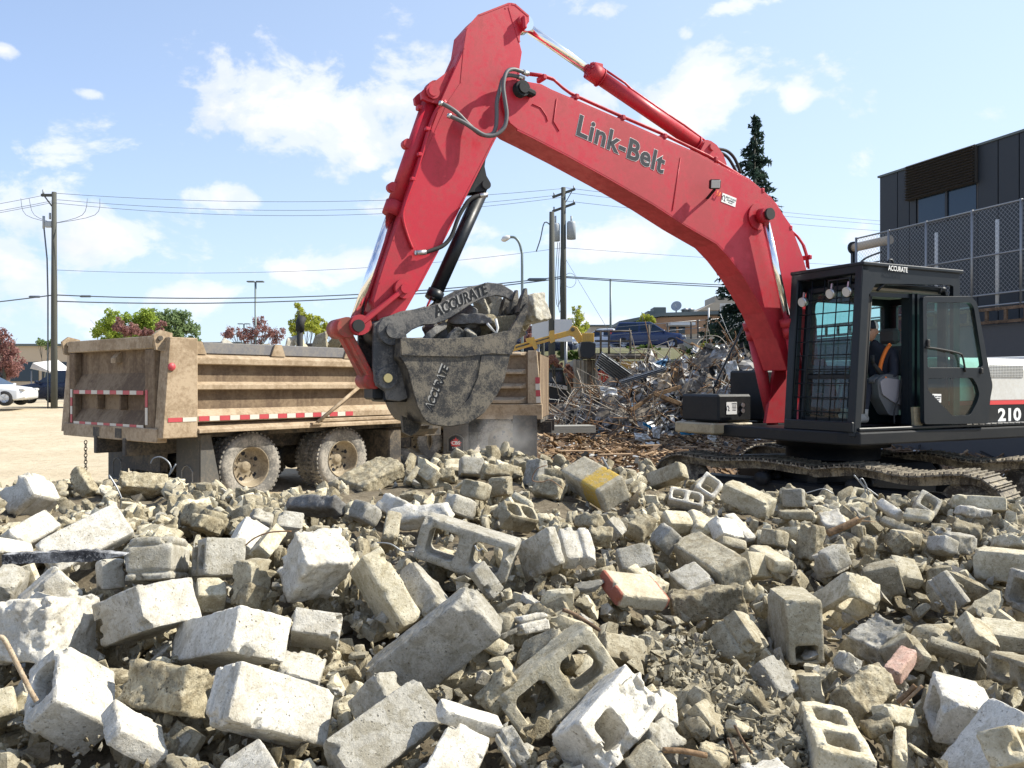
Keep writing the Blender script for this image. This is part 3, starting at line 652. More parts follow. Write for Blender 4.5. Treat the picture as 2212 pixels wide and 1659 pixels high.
('b152','rough','cream',[3.21,5.315,0.766],[0.097,-0.598,-0.748,0.272],[0.265,0.15,0.078],[-1,-1,1],'rough cream stone above the long pitted block'),
('b153','rough','grey',[1.586,3.62,0.683],[0.95,0.076,-0.218,0.211],[0.181,0.169,0.12],[-1,-1,1],'peaked rough stone right of the tall upright block'),
('b154','solid','tan',[1.688,3.502,0.675],[-0.976,-0.148,-0.155,-0.034],[0.05,0.18,0.08],[-1,-1,1],'right arm of the broken roof shaped slab'),
('b155','solid','tan',[1.626,3.521,0.681],[-0.777,0.195,0.207,-0.562],[0.06,0.143,0.08],[-1,-1,1],'left arm of the broken roof shaped slab'),
('b156','solid','grey',[1.345,3.345,0.675],[-0.105,0.669,0.677,-0.29],[0.089,0.08,0.076],[-1,-1,1],'small grey stone at the foot of the tall upright block'),
('b157','solid','grey',[0.881,4.793,0.909],[-0.897,-0.162,0.391,-0.123],[0.14,0.121,0.12],[-1,-1,1],'dark block between the bright cream block and the plain grey block'),
('b158','rough','tan',[0.79,5.119,0.923],[-0.869,-0.193,0.049,-0.452],[0.167,0.129,0.1],[-1,-1,1],'tan stone left of the bright cream block'),
('b159','solid','grey',[0.585,4.822,0.961],[-0.771,-0.383,-0.148,-0.487],[0.118,0.114,0.1],[-1,-1,1],'dim broken block left of the tan stone'),
('b160','rough','cream',[1.258,5.504,0.863],[0.21,0.055,-0.949,-0.228],[0.186,0.203,0.1],[-1,-1,-1],'rough cream stone above the big dusty slab'),
('b161','solid','white',[1.392,5.431,0.843],[0.873,0.37,0.235,0.212],[0.222,0.14,0.1],[-1,-1,1],'pale stone between the big dusty slab and the thin white slab'),
('b162','solid','tan',[1.681,5.334,0.811],[0.038,-0.522,-0.839,0.15],[0.141,0.12,0.105],[-1,-1,1],'tan block with a shaded front left of the pointed upright block'),
('b163','solid','cream',[0.669,4.113,0.831],[-0.892,-0.21,0.018,-0.399],[0.076,0.213,0.06],[-1,-1,1],'bright cream slab right of the flat red ended block')]
# ------------------------------------------------------------------ the heap of rubble
def build_rubble():
 rnd = random.Random(5)
 HH = []
 for hr in HEROES:
  c = hr[3]; pu = 2016 + 3281 * c[0] / c[1]; pv = 1512 - 3281 * (c[2] - CAMZ) / c[1]
  HH.append((pu, pv, math.log(c[1] / surf_depth(pu, pv))))
 _HC[0] = np.array(HH)
 # underlying soil of the heap (follows the surface 12 cm below it, falls away behind the crest and beside the photographer)
 us = np.linspace(-1800, 5900, 120)
 crestv = lambda u: float(np.interp(u, [-1800, 0, 250, 600, 1100, 1500, 1800, 2000, 2300, 2600, 2900, 3300, 4032, 5900],
         [1900, 1900, 1900, 1890, 1950, 1850, 1790, 1765, 1850, 1850, 1930, 1960, 1970, 1970]))
 vs = np.linspace(0, 1, 60)
 V = []; nu, nv = len(us), len(vs)
 for t in vs:
  for u in us:
   cv = crestv(u)
   v = cv + (4600 - cv) * (t ** 1.5)
   d = surf_depth(u, min(v, 3400)) if v <= 3400 else 1.9 * 1888 / (v - 1512)
   p = np.array([(u - 2016) / 3281 * d, d, CAMZ - (v - 1512) / 3281 * d])
   if v > 3400: p[2] = 0.70 - (v - 3400) / 1200 * .5; p[1] = 1.9 - (v - 3400) / 1200 * 1.2; p[0] = (u - 2016) / 3281 * (1.9 + 0 * p[1])
   p[2] -= float(np.interp(v, [1850, 2100, 2300], [0.10, .19, .28]))
   V.append(p)
 V = np.array(V)
 # back slope
 back = V[:nu].copy()
 rows = []
 for k, (dy, z) in enumerate(((2.6, -0.15), (1.7, 0.22), (.8, .62))):
  r = back.copy(); r[:, 1] += dy; r[:, 0] *= (back[:, 1] + dy) / back[:, 1]; r[:, 2] = z if z < .5 else back[:, 2] - .25
  rows.append(r)
 V = np.concatenate(rows + [V]); nv += 3
 n = fbm(V[None, None], 2.6, 1, 4)[0, 0]; n2 = fbm(V[None, None], 14, 2, 3)[0, 0]
 V[:, 2] += n * 0.10 + n2 * 0.03
 I = np.arange(nu * nv).reshape(nv, nu)
 Q = np.stack([I[:-1, :-1], I[1:, :-1], I[1:, 1:], I[:-1, 1:]], -1).reshape(-1, 4)
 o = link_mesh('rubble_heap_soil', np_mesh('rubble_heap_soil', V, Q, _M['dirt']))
 tag(o, 'dusty soil darkened as painted shade filling the gaps of the rubble heap', kind='stuff')
 hull = []
 hero_pix = []
 for k, (bid, kind, mname, cen, Rm, D, osgn, label) in enumerate(HEROES):
  dist = cen[1]
  h = 0.0075 if dist < 3.4 else (0.0095 if dist < 4.6 else 0.014)
  m = _M['rough' if (kind == 'rough' and mname == 'tan') else mname]
  me = block_mesh(bid, kind, D, osgn, m, h, 100 + k)
  o = link_mesh('rubble_stone' if kind == 'rough' else 'concrete_block', me)
  M = Quaternion(Rm).normalized().to_matrix().to_4x4()
  M.translation = Vector(cen)
  o.matrix_world = M
  tag(o, label, 'rubble stone' if kind == 'rough' else 'concrete block', 'concrete blocks and stones in the rubble heap')
  pu = 2016 + 3281 * cen[0] / cen[1]; pv = 1512 - 3281 * (cen[2] - CAMZ) / cen[1]
  hero_pix.append((pu, pv, label, 0.45 * max(D) / cen[1] * 3281, cen[1], kind))
  MM = np.array(M.to_3x3()); cs = np.array([[i, j, k2] for i in (-.5, .5) for j in (-.5, .5) for k2 in (-.5, .5)]) * np.array(D) @ MM.T + np.array(cen)
  hull.append((np.stack([2016 + 3281 * cs[:, 0] / cs[:, 1], 1512 - 3281 * (cs[:, 2] - CAMZ) / cs[:, 1]], 1), cs[:, 1].min(), cs[:, 1].max()))
 # shared shapes for the countless broken pieces
 protos = []; lowres = []
 mats = ['tan', 'tan', 'cream', 'rough', 'grey', 'rough', 'tan', 'cream', 'white', 'rough', 'grey', 'tan', 'dark', 'white']
 for i, mn in enumerate(mats):
  protos.append((mn, rock_mesh(40 + i, _M[mn], 0.085, 0.62 + 0.4 * ((i * 7) % 5) / 5, 12 + i % 4, 0.035 + .03 * (i % 3))))
 half = []
 for i, (kd, mn) in enumerate((('solid', 'cream'), ('solid', 'tan'), ('h1z', 'tan'), ('solid', 'white'), ('rough', 'tan'), ('solid', 'grey'), ('h2z', 'cream'))):
  half.append((mn, kd, block_mesh('s%d' % i, kd, [(.19, .13, .12), (.2, .15, .09), (.19, .19, .12), (.22, .12, .09), (.2, .14, .12), (.19, .19, .09), (.3, .17, .17)][i],
        (-1, -1, -1), _M['rough' if kd == 'rough' else mn], 0.014, 300 + i)))
 # where pieces lie: a jittered net over the heap in direction space, denser and smaller towards the crest
 spots = []
 zone = lambda u, v: (2950 < u < 3800 and 2000 < v < 2260)
 v = 1770.0
 while v < 3060:
  step = 56 + max(v - 1850, 0) * 0.065
  u = -120.0
  while u < 4160:
   uu = u + rnd.uniform(-.45, .45) * step; vv = v + rnd.uniform(-.4, .4) * step * .7
   spots.append((uu, vv, step)); u += step * (1.0 if not zone(u, v) else .8)
  v += step * 0.62
 names = {'tan': 'tan', 'cream': 'cream', 'rough': 'dusty brown', 'grey': 'grey', 'white': 'white', 'dark': 'dark grey', 'pink': 'reddish'}
 used = {}; made = 0
 cand = []
 for (u, v, step) in spots:
  if v < crestv(u) - 6: continue
  inside = 0
  for (pts, d0, d1) in hull:
   lo = pts.min(0); hi = pts.max(0)
   if u < lo[0] or u > hi[0] or v < lo[1] or v > hi[1]: continue
   # inside the convex outline, by angle gaps around the point
   a = np.sort(np.arctan2(pts[:, 1] - v, pts[:, 0] - u)); g = np.diff(np.append(a, a[0] + 2 * math.pi))
   if g.max() < math.pi * .97: inside = 1
  if inside: continue
  cand.append((u, v, step))
 rnd.shuffle(cand)
 cand.sort(key=lambda c: -c[2] * (0.75 + .5 * rnd.random()))
 small = []
 pieces = []
 for (u, v, step) in cand:
  p = heap_point(u, v)
  size = step * rnd.choice([.7, .85, 1.0, 1.2, 1.5]) / 3281 * p.y * .62
  # keep the piece from covering a big block that lies behind it
  rad = size / p.y * 3281
  dmax = 0
  for (pts, d0, d1) in hull:
   q = pts.mean(0); ex = (pts.max(0) - pts.min(0)) / 2 * .85 + rad * .85
   if abs(u - q[0]) < ex[0] and abs(v - q[1]) < ex[1]: dmax = max(dmax, d1 + size * .6)
  if dmax > p.y:
   k = dmax / p.y
   if k > 1.22: continue
   p = Vector((p.x * k, p.y * k, CAMZ + (p.z - CAMZ) * k))
  if made >= 296:
   small.append((p, size)); continue
  made += 1
  if rnd.random() < 0.34 and p.y > 3.2 and size > .075 and dmax == 0:
   mn, kd, me = rnd.choice(half); s = min(1.1, size * rnd.uniform(8, 10)); word = {'h1z': 'hollow block piece', 'h2z': 'hollow block piece', 'rough': 'crumbled block piece', 'solid': 'block piece'}[kd]
   nm = 'concrete_block'
   if kd == 'rough': mn = 'rough'
  else:
   mn, me = rnd.choice(protos); s = size * rnd.uniform(.85, 1.15); word = 'broken chunk'; nm = 'rubble_chunk'
  o = bpy.data.objects.new(nm, me); COL.objects.link(o)
  o.location = p - Vector((0, 0, 0.02 + (0.02 if s > .5 else s * .2)))
  o.rotation_euler = (rnd.uniform(-.7, .7), rnd.uniform(-.7, .7), rnd.uniform(0, 6.28))
  if word == 'broken chunk': o.scale = (s * rnd.uniform(.9, 1.3), s * rnd.uniform(.8, 1.1), s * rnd.uniform(.7, 1.0))
  else: o.scale = (s, s, s)
  # describe by the nearest big block
  best = min(hero_pix, key=lambda q: (u - q[0]) ** 2 + (1.3 * (v - q[1])) ** 2)
  du, dv = u - best[0], v - best[1]
  rel = ('right of' if du > 0 else 'left of') if abs(du) > abs(dv) * 1.2 else ('below' if dv > 0 else 'behind')
  ref = best[2]
  pieces.append((o, rel, ref, names[mn], word, math.hypot(du, dv), s, u, v))
 # one label for each: colour and kind, then its place against its neighbour block, then rank by nearness
 groups = {}
 for t in pieces: groups.setdefault((t[1], t[2]), []).append(t)
 rank = ['', 'second ', 'third ', 'fourth ', 'fifth ', 'sixth ', 'seventh ', 'eighth ', 'ninth ', 'tenth ']
 for (rel, ref), L in groups.items():
  byk = {}
  for t in sorted(L, key=lambda t: t[5]): byk.setdefault((t[3], t[4]), []).append(t)
  for (cn, word), T in byk.items():
   for k, t in enumerate(T):
    refw = ref.split(); short = ' '.join(refw[:max(4, 14 - len((rank[k % 10] + cn + ' ' + word + ' ' + rel).split()))])
    while short.split()[-1] in ('in', 'at', 'of', 'the', 'a', 'on', 'with', 'and', 'its', 'to', 'by', 'two', 'one', 'right', 'left', 'under', 'behind', 'below', 'dark', 'large', 'big', 'stepped', 'upright', 'open'): short = ' '.join(short.split()[:-1])
    lab = '%s%s %s %s the %s' % (rank[k % 10], cn, word, rel, short)
    tag(t[0], ' '.join(lab.split()[:16]), 'rubble', 'broken chunks filling the rubble heap')
 # the small stuff nobody would count
 mb_v = []; mb_f = []; cnt = 0
 def pebble(p, s, rg):
  nonlocal cnt
  pts = []
  base = [(1, 0, 0), (-1, 0, 0), (0, 1, 0), (0, -1, 0), (0, 0, 1), (0, 0, -1), (.6, .6, .6), (-.6, .6, -.6), (.6, -.6, -.6), (-.6, -.6, .6)]
  M = Euler((rg.uniform(0, 6), rg.uniform(0, 6), rg.uniform(0, 6))).to_matrix()
  for b in base:
   q = M @ (Vector(b) * rg.uniform(.65, 1.1)); pts.append((p.x + q.x * s, p.y + q.y * s, p.z + q.z * s * .8))
  return pts
 import bmesh
 shapes = []
 for i in range(24):
  rg = random.Random(700 + i); bm = bmesh.new()
  for _ in range(11): bm.verts.new((rg.gauss(0, .6), rg.gauss(0, .6), rg.gauss(0, .42)))
  bmesh.ops.convex_hull(bm, input=bm.verts)
  loose = [q for q in bm.verts if not q.link_faces]
  bmesh.ops.delete(bm, geom=loose, context='VERTS')
  bmesh.ops.triangulate(bm, faces=bm.faces)
  bm.verts.index_update()
  shapes.append((np.array([q.co[:] for q in bm.verts]), np.array([[w.index for w in f.verts] for f in bm.faces]))); bm.free()
 def scatter(name, label, mat, pts, smin, smax, seed):
  rg = np.random.default_rng(seed); VV = []; FF = []; b = 0
  for p in pts:
   sv, sf = shapes[rg.integers(0, len(shapes))]
   s = (smin + (smax - smin) * rg.random() ** 2.2)
   M = np.array(Euler(tuple(rg.random(3) * 6.28)).to_matrix())
   q = (sv * s * (0.7 + .6 * rg.random(3))) @ M.T + np.array(p)
   VV.append(q); FF.append(sf + b); b += len(sv)
  o = link_mesh(name, np_mesh(name, np.concatenate(VV), np.concatenate(FF), mat, False))
  tag(o, label, kind='stuff'); return o
 rg = random.Random(77)
 P1, P2, P3 = [], [], []
 for _ in range(5200):
  u = rg.uniform(-300, 4350); v = 1850 + 1250 * rg.random() ** 1.5
  if v < crestv(u) - 4: continue
  p = heap_point(u, v); p.z -= rg.uniform(.06, .17)
  (P1 if rg.random() < .6 else P2).append(p)
 scatter('rubble_crumbs', 'small tan stone crumbs between the blocks', _M['rough'], P1, .008, .035, 1)
 scatter('rubble_pebbles', 'grey pebbles and splinters between the blocks', _M['grey'], P2, .008, .045, 2)
 for t in range(5600):
  u = rnd.uniform(-250, 4300)
  if t % 2: v = 1860 + 1240 * rnd.random() ** 1.2; sz = rnd.uniform(.35, 1.0) ** 1.5 * (95 + (v - 1850) * .07)
  else: v = crestv(u) + 4 + 290 * rnd.random(); sz = rnd.uniform(.4, 1.0) ** 1.3 * 62
  if v < crestv(u) + 4: continue
  p = heap_point(u, v); sz *= p.y / 3281 * .8
  dmax = 0; rad = sz / p.y * 3281
  for (pts, d0, d1) in hull:
   q = pts.mean(0); ex = (pts.max(0) - pts.min(0)) / 2 * .8 + rad * .8
   if abs(u - q[0]) < ex[0] and abs(v - q[1]) < ex[1]: dmax = max(dmax, d1 + sz * .3)
  if dmax > p.y * 1.12: continue
  k = max(1.012, dmax / p.y)
  p = Vector((p.x * k, p.y * k, CAMZ + (p.z - CAMZ) * k)); p.z -= 0.03 if t % 2 else .0
  small.append((p, sz))
 # pieces of stone past the first three hundred, joined
 for (mn, part) in (('tan', 0), ('rough', 1), ('cream', 2)):
  VV = []; FF = []; b0 = 0; r2 = np.random.default_rng(31 + part)
  srcs = []
  for i in range(6):
   me = rock_mesh(900 + i + 10 * part, _M[mn], 0.27, 0.7 + .1 * (i % 3), 12, 0.03)
   vv = np.zeros(len(me.vertices) * 3); me.vertices.foreach_get('co', vv)
   ff = np.zeros(len(me.loops), int); me.loops.foreach_get('vertex_index', ff); srcs.append((vv.reshape(-1, 3), ff.reshape(-1, 4))); bpy.data.meshes.remove(me)
  for k, (p, sz) in enumerate(small):
   if k % 3 != part: continue
   vv, ff = srcs[r2.integers(0, 6)]
   M = np.array(Euler(tuple(r2.random(3) * 6.28)).to_matrix())
   VV.append((vv * sz * (.8 + .45 * r2.random(3))) @ M.T + np.array(p) - np.array([0, 0, .01 + sz * .15])); FF.append(ff + b0); b0 += len(vv)
  if VV:
   o = link_mesh('rubble_stones', np_mesh('rubble_stones', np.concatenate(VV), np.concatenate(FF), _M[mn], True, 38))
   tag(o, 'small %s stones packed between and behind the blocks of the heap' % names[mn], kind='stuff')
 P4 = []
 for _ in range(2300):       # pocket of loose soil between the two hollow blocks on the right
  t = rg.random(); u = 2640 + 520 * t + rg.gauss(0, 70); v = 2560 + 420 * t + rg.gauss(0, 75)
  p = heap_point(u, v); p.z -= .04 - .06 * math.exp(-((v - 2560 - 420 * t) / 70) ** 2) + rg.uniform(0, .02); P4.append(p)
 scatter('loose_dirt', 'loose crumbly dirt in the gap right of the filled core block', _M['tan'], P4, .005, .030, 3)
 # coarse pieces on the back slope and around the heap
 P5 = []
 for _ in range(2600):
  u = rg.uniform(-400, 4500); v = crestv(u)
  p = heap_point(u, v); k = rg.random(); p.y += k * 2.4; p.x *= (p.y) / (p.y - k * 2.4); p.z = p.z - .12 - k * .95 + rg.uniform(-.05, .02)
  P5.append(p)
 scatter('rubble_back_slope', 'rubble on the far slope of the heap', _M['tan'], P5, .02, .09, 4)
build_rubble()
# ------------------------------------------------------------------ more materials
def paint_metal(name, col, rough=0.4, dirt=(0.30, 0.25, 0.17), amt=0.25, scale=3.0, metallic=0.0, bump=0.12, spec=0.5, streak=False, coat=0.0):
 m, nt, b = new_mat(name)
 tc = nt.new('ShaderNodeTexCoord'); v = tc.outputs['Object']
 if streak:
  mp = nt.new('ShaderNodeMapping'); mp.inputs['Scale'].default_value = (1, 1, 0.25); nt.link(v, mp.inputs[0]); vv = mp.outputs[0]
 else: vv = v
 n1 = nt.noise(vv, scale, 8, 0.68, 0.3); n2 = nt.noise(v, scale * 9, 6, 0.7)
 f = nt.math('MULTIPLY', nt.ramp(nt.math('MULTIPLY_ADD', n2, 0.45, nt.math('MULTIPLY', n1, 0.7)), [(0.52, 0.0), (0.66, 1.0)]), amt)
 c = nt.mix(nt.math('MULTIPLY', n1, 0.35), col, tuple(x * 0.72 for x in col))
 c = nt.mix(f, c, dirt)
 nt.link(c, b.inputs['Base Color'])
 r = nt.math('MULTIPLY_ADD', f, 0.5, rough, clamp=True)
 r = nt.math('ADD', r, nt.math('MULTIPLY', nt.math('SUBTRACT', n2, 0.5), 0.15))
 nt.link(r, b.inputs['Roughness'])
 b.inputs['Metallic'].default_value = metallic
 b.inputs['Specular IOR Level'].default_value = spec
 b.inputs['Coat Weight'].default_value = coat; b.inputs['Coat Roughness'].default_value = 0.15
 bp = nt.new('ShaderNodeBump'); bp.inputs['Strength'].default_value = bump; bp.inputs['Distance'].default_value = 0.004
 nt.link(nt.math('ADD', n2, f), bp.inputs['Height']); nt.link(bp.outputs[0], b.inputs['Normal'])
 return m
def plain(name, col, rough=0.6, metallic=0.0, spec=0.4):
 m, nt, b = new_mat(name)
 tc = nt.new('ShaderNodeTexCoord'); n = nt.noise(tc.outputs['Object'], 12, 5, 0.6)
 c = nt.mix(nt.math('MULTIPLY', n, 0.5), tuple(x * 1.12 for x in col), tuple(x * 0.8 for x in col))
 nt.link(c, b.inputs['Base Color']); b.inputs['Roughness'].default_value = rough; b.inputs['Metallic'].default_value = metallic
 b.inputs['Specular IOR Level'].default_value = spec
 return m
def glass(name, tint, alpha=0.25, rough=0.02):
 m, nt, b = new_mat(name)
 out = nt.n['Material Output']
 tr = nt.new('ShaderNodeBsdfTransparent'); tr.inputs[0].default_value = (*tint, 1)
 gl = nt.new('ShaderNodeBsdfGlossy'); gl.inputs['Roughness'].default_value = rough
 ge = nt.new('ShaderNodeNewGeometry'); dt = nt.new('ShaderNodeVectorMath', operation='DOT_PRODUCT'); nt.link(ge.outputs['Incoming'], dt.inputs[0]); nt.link(ge.outputs['Normal'], dt.inputs[1])
 f = nt.math('MULTIPLY_ADD', nt.math('POWER', nt.math('SUBTRACT', 1.0, nt.math('ABSOLUTE', dt.outputs['Value'])), 5.0), 0.9, 0.045)
 df = nt.new('ShaderNodeBsdfDiffuse'); df.inputs[0].default_value = (0.5, 0.47, 0.4, 1)
 tc = nt.new('ShaderNodeTexCoord'); n = nt.noise(tc.outputs['Object'], 4, 7, .65)
 m0 = nt.new('ShaderNodeMixShader'); nt.link(nt.math('MULTIPLY', n, alpha), m0.inputs[0]); nt.link(tr.outputs[0], m0.inputs[1]); nt.link(df.outputs[0], m0.inputs[2])
 mx = nt.new('ShaderNodeMixShader'); nt.link(f, mx.inputs[0]); nt.link(m0.outputs[0], mx.inputs[1]); nt.link(gl.outputs[0], mx.inputs[2])
 nt.link(mx.outputs[0], out.inputs[0])
 return m
paint_metal('red', (0.47, 0.010, 0.028), 0.42, (0.20, 0.028, 0.03), 0.4, 1.3, bump=0.08, streak=True)
paint_metal('red_dirty', (0.46, 0.035, 0.028), 0.5, (0.14, 0.09, 0.06), 0.7, 4)
paint_metal('black_paint', (0.010, 0.012, 0.015), 0.5, (0.10, 0.09, 0.07), 0.08, 3, spec=0.25)
paint_metal('cab_black', (0.008, 0.012, 0.017), 0.40, (0.07, 0.07, 0.065), 0.06, 3, spec=0.28)
paint_metal('bucket_steel', (0.020, 0.019, 0.019), 0.45, (0.25, 0.215, 0.16), 0.55, 6.5, bump=0.4)
paint_metal('thumb_steel', (0.035, 0.037, 0.042), 0.5, (0.30, 0.28, 0.25), 0.45, 5, bump=0.3)
paint_metal('track_steel', (0.075, 0.062, 0.047), 0.6, (0.40, 0.35, 0.26), 0.85, 6, bump=0.5)
paint_metal('white_paint', (0.66, 0.66, 0.63), 0.35, (0.40, 0.36, 0.28), 0.3, 3)
paint_metal('yellow_paint', (0.62, 0.36, 0.05), 0.45, (0.25, 0.20, 0.12), 0.4, 3)
paint_metal('truck_tan', (0.235, 0.175, 0.115), 0.8, (0.12, 0.085, 0.06), 0.9, 1.8, bump=0.35, spec=0.2, streak=True)
paint_metal('truck_light', (0.42, 0.33, 0.23), 0.8, (0.22, 0.16, 0.10), 0.75, 2.4, bump=0.3, spec=0.2)
paint_metal('truck_frame', (0.035, 0.032, 0.03), 0.7, (0.22, 0.18, 0.13), 0.6, 3)
paint_metal('grey_board', (0.14, 0.14, 0.15), 0.7, (0.30, 0.27, 0.22), 0.4, 3)
paint_metal('step_tan', (0.40, 0.34, 0.22), 0.5, (0.12, 0.10, 0.07), 0.5, 3)
plain('chrome', (0.86, 0.86, 0.86), 0.13, 1.0)
plain('steel', (0.50, 0.50, 0.50), 0.35, 0.9)
plain('steel_highlight', (0.33, 0.32, 0.30), 0.6, 0.2)  # painted highlight: offset copy beneath the black raised lettering
plain('brass', (0.55, 0.45, 0.22), 0.35, 0.9)
plain('rubber', (0.022, 0.022, 0.022), 0.75)
plain('hose', (0.10, 0.10, 0.105), 0.5)
plain('letter_black', (0.010, 0.013, 0.020), 0.5)
plain('letter_white', (0.80, 0.80, 0.78), 0.5)
plain('sticker_white', (0.74, 0.74, 0.72), 0.5)
plain('sticker_red', (0.62, 0.06, 0.06), 0.5)
plain('reflector_red', (0.42, 0.06, 0.07), 0.5)
plain('reflector_white', (0.56, 0.52, 0.45), 0.6)
plain('seat_grey', (0.10, 0.105, 0.11), 0.8)
plain('console_grey', (0.25, 0.24, 0.26), 0.6)
plain('beige_liner', (0.30, 0.27, 0.22), 0.8)
plain('skin', (0.45, 0.25, 0.17), 0.55)
plain('navy_cloth', (0.018, 0.022, 0.035), 0.85)
plain('orange_cloth', (0.85, 0.20, 0.03), 0.7)
plain('lens', (0.48, 0.48, 0.47), 0.25)
plain('concrete_plain', (0.30, 0.29, 0.27), 0.9)
plain('concrete_shaded', (0.085, 0.085, 0.085), 0.9)  # concrete for the retaining wall, its shade put into the colour
glass('cab_glass', (0.50, 0.76, 0.74), 0.12)
glass('door_glass', (0.34, 0.68, 0.60), 0.08)
glass('car_glass', (0.10, 0.13, 0.14), 0.05)
def text_mesh(body, size, mat, extrude=0.002, spacing=1.0, shear=0.0, offset=0.0, xscale=1.0):
 cu = bpy.data.curves.new('lettering', 'FONT'); cu.body = body; cu.size = size; cu.extrude = extrude
 cu.space_character = spacing; cu.shear = shear; cu.offset = offset; cu.align_x = 'CENTER'; cu.align_y = 'CENTER'; cu.resolution_u = 3
 o = bpy.data.objects.new('lettering', cu)
 me = bpy.data.meshes.new_from_object(o)
 bpy.data.objects.remove(o); bpy.data.curves.remove(cu)
 me.transform(Matrix.Diagonal((xscale, 1, 1, 1)))
 me.materials.clear(); me.materials.append(mat)
 return me
def put_text(name, body, size, mat, parent, pos, right, up, **kw):
 """flat lettering in the parent's space, reading along 'right'"""
 me = text_mesh(body, size, mat, **kw)
 o = link_mesh(name, me, None, parent)
 r = Vector(right).normalized(); u = Vector(up); u = (u - r * u.dot(r)).normalized(); n = r.cross(u)
 M = Matrix((r, u, n)).transposed().to_4x4(); M.translation = Vector(pos)
 o.matrix_local = M
 return o
# ------------------------------------------------------------------ ground
def ground_z(x, y):
 s = lambda a, b, t: 0.0 if t <= a else (1.0 if t >= b else ((t - a) / (b - a)) ** 2 * (3 - 2 * (t - a) / (b - a)))
 r = x / max(y, 1.0)
 z = 0.65 * s(22, 42, y)
 k = s(-0.12, 0.0, r)                                   # bank and car park on the right
 z += (3.2 * s(37, 47, y)) * k
 return z
def build_ground():
 xs = np.concatenate([np.linspace(-900, -60, 22), np.linspace(-55, 70, 126), np.linspace(80, 900, 22)])
 ys = np.concatenate([np.linspace(-40, 0, 10), np.linspace(1, 70, 120), np.linspace(75, 1200, 34)])
 V = np.array([[x, y, ground_z(x, y)] for y in ys for x in xs])
 near = np.exp(-np.maximum(V[:, 1] - 6, 0) / 25)
 V[:, 2] += fbm(V[None, None], .35, 0, 4)[0, 0] * .16 * near
 nx, ny = len(xs), len(ys); I = np.arange(nx * ny).reshape(ny, nx)
 Q = np.stack([I[:-1, :-1], I[:-1, 1:], I[1:, 1:], I[1:, :-1]], -1).reshape(-1, 4)
 m, nt, b = new_mat('ground_dirt')
 tc = nt.new('ShaderNodeTexCoord'); v = tc.outputs['Object']
 n1 = nt.noise(v, .35, 6, .6); n2 = nt.noise(v, 4, 8, .7); n3 = nt.noise(v, 30, 6, .7)
 c = nt.mix(nt.ramp(n1, [(0.35, 0), (0.65, 1)]), (0.42, 0.34, 0.225), (0.52, 0.44, 0.31))
 c = nt.mix(nt.math('MULTIPLY', nt.ramp(n2, [(0.5, 0), (0.62, 1)]), .5), c, (0.27, 0.21, 0.13))
 c = nt.mix(nt.math('MULTIPLY', nt.ramp(n3, [(0.45, 0), (0.7, 1)]), .35), c, (0.60, 0.53, 0.40))
 geo = nt.new('ShaderNodeNewGeometry'); sp = nt.new('ShaderNodeSeparateXYZ'); nt.link(geo.outputs['Position'], sp.inputs[0])
 hgt = nt.math('ADD', sp.outputs[2], nt.math('MULTIPLY', n2, .5))
 c = nt.mix(nt.ramp(nt.math('MULTIPLY', hgt, .2), [(0.26, 0), (0.34, 1)]), c, nt.mix(n3, (0.07, 0.085, 0.035), (0.17, 0.15, 0.08)))
 c = nt.mix(nt.ramp(nt.math('MULTIPLY', sp.outputs[2], .2), [(0.755, 0), (0.76, 1)]), c, nt.mix(n3, (0.10, 0.10, 0.098), (0.14, 0.138, 0.13)))
 nt.link(c, b.inputs['Base Color']); b.inputs['Roughness'].default_value = .95
 bp = nt.new('ShaderNodeBump'); bp.inputs['Strength'].default_value = .8; bp.inputs['Distance'].default_value = .05
 nt.link(nt.math('ADD', n2, nt.math('MULTIPLY', n3, .4)), bp.inputs['Height']); nt.link(bp.outputs[0], b.inputs['Normal'])
 o = link_mesh('ground', np_mesh('ground', V, Q, m)); tag(o, kind='structure')
build_ground()
# ------------------------------------------------------------------ excavator
EX0 = Vector((4.463, 11.606, 0.0)); EXYAW = math.atan2(-0.474, -0.88)
FW = Vector((math.cos(EXYAW), math.sin(EXYAW), 0)); LF = Vector((-FW.y, FW.x, 0))
def xl(u, v, y):
 """machine space point (x forward, y left, z up) seen at pixel (u, v) in the upright plane at lateral offset y"""
 d = ray(u, v); o = Vector((0, 0, CAMZ)) - EX0
 t = (y - o.dot(LF)) / d.dot(LF); p = o + d * t
 return Vector((p.dot(FW), y, p.z))
def poly(pts, y): return [(q.x, q.z) for q in (xl(u, v, y) for (u, v) in pts)]
def conv_R1(x, y): return (658.3 + x * .3307, y * .3307)
def conv_R2(x, y): return (1097.2 + x * .3472, 109.7 + y * .3472)
def conv_R3(x, y): return (658.3 + x * .2976, 493.7 + y * .2976)
def conv_R4(x, y): return (1481.3 + x * .3638, 493.8 + y * .3638)
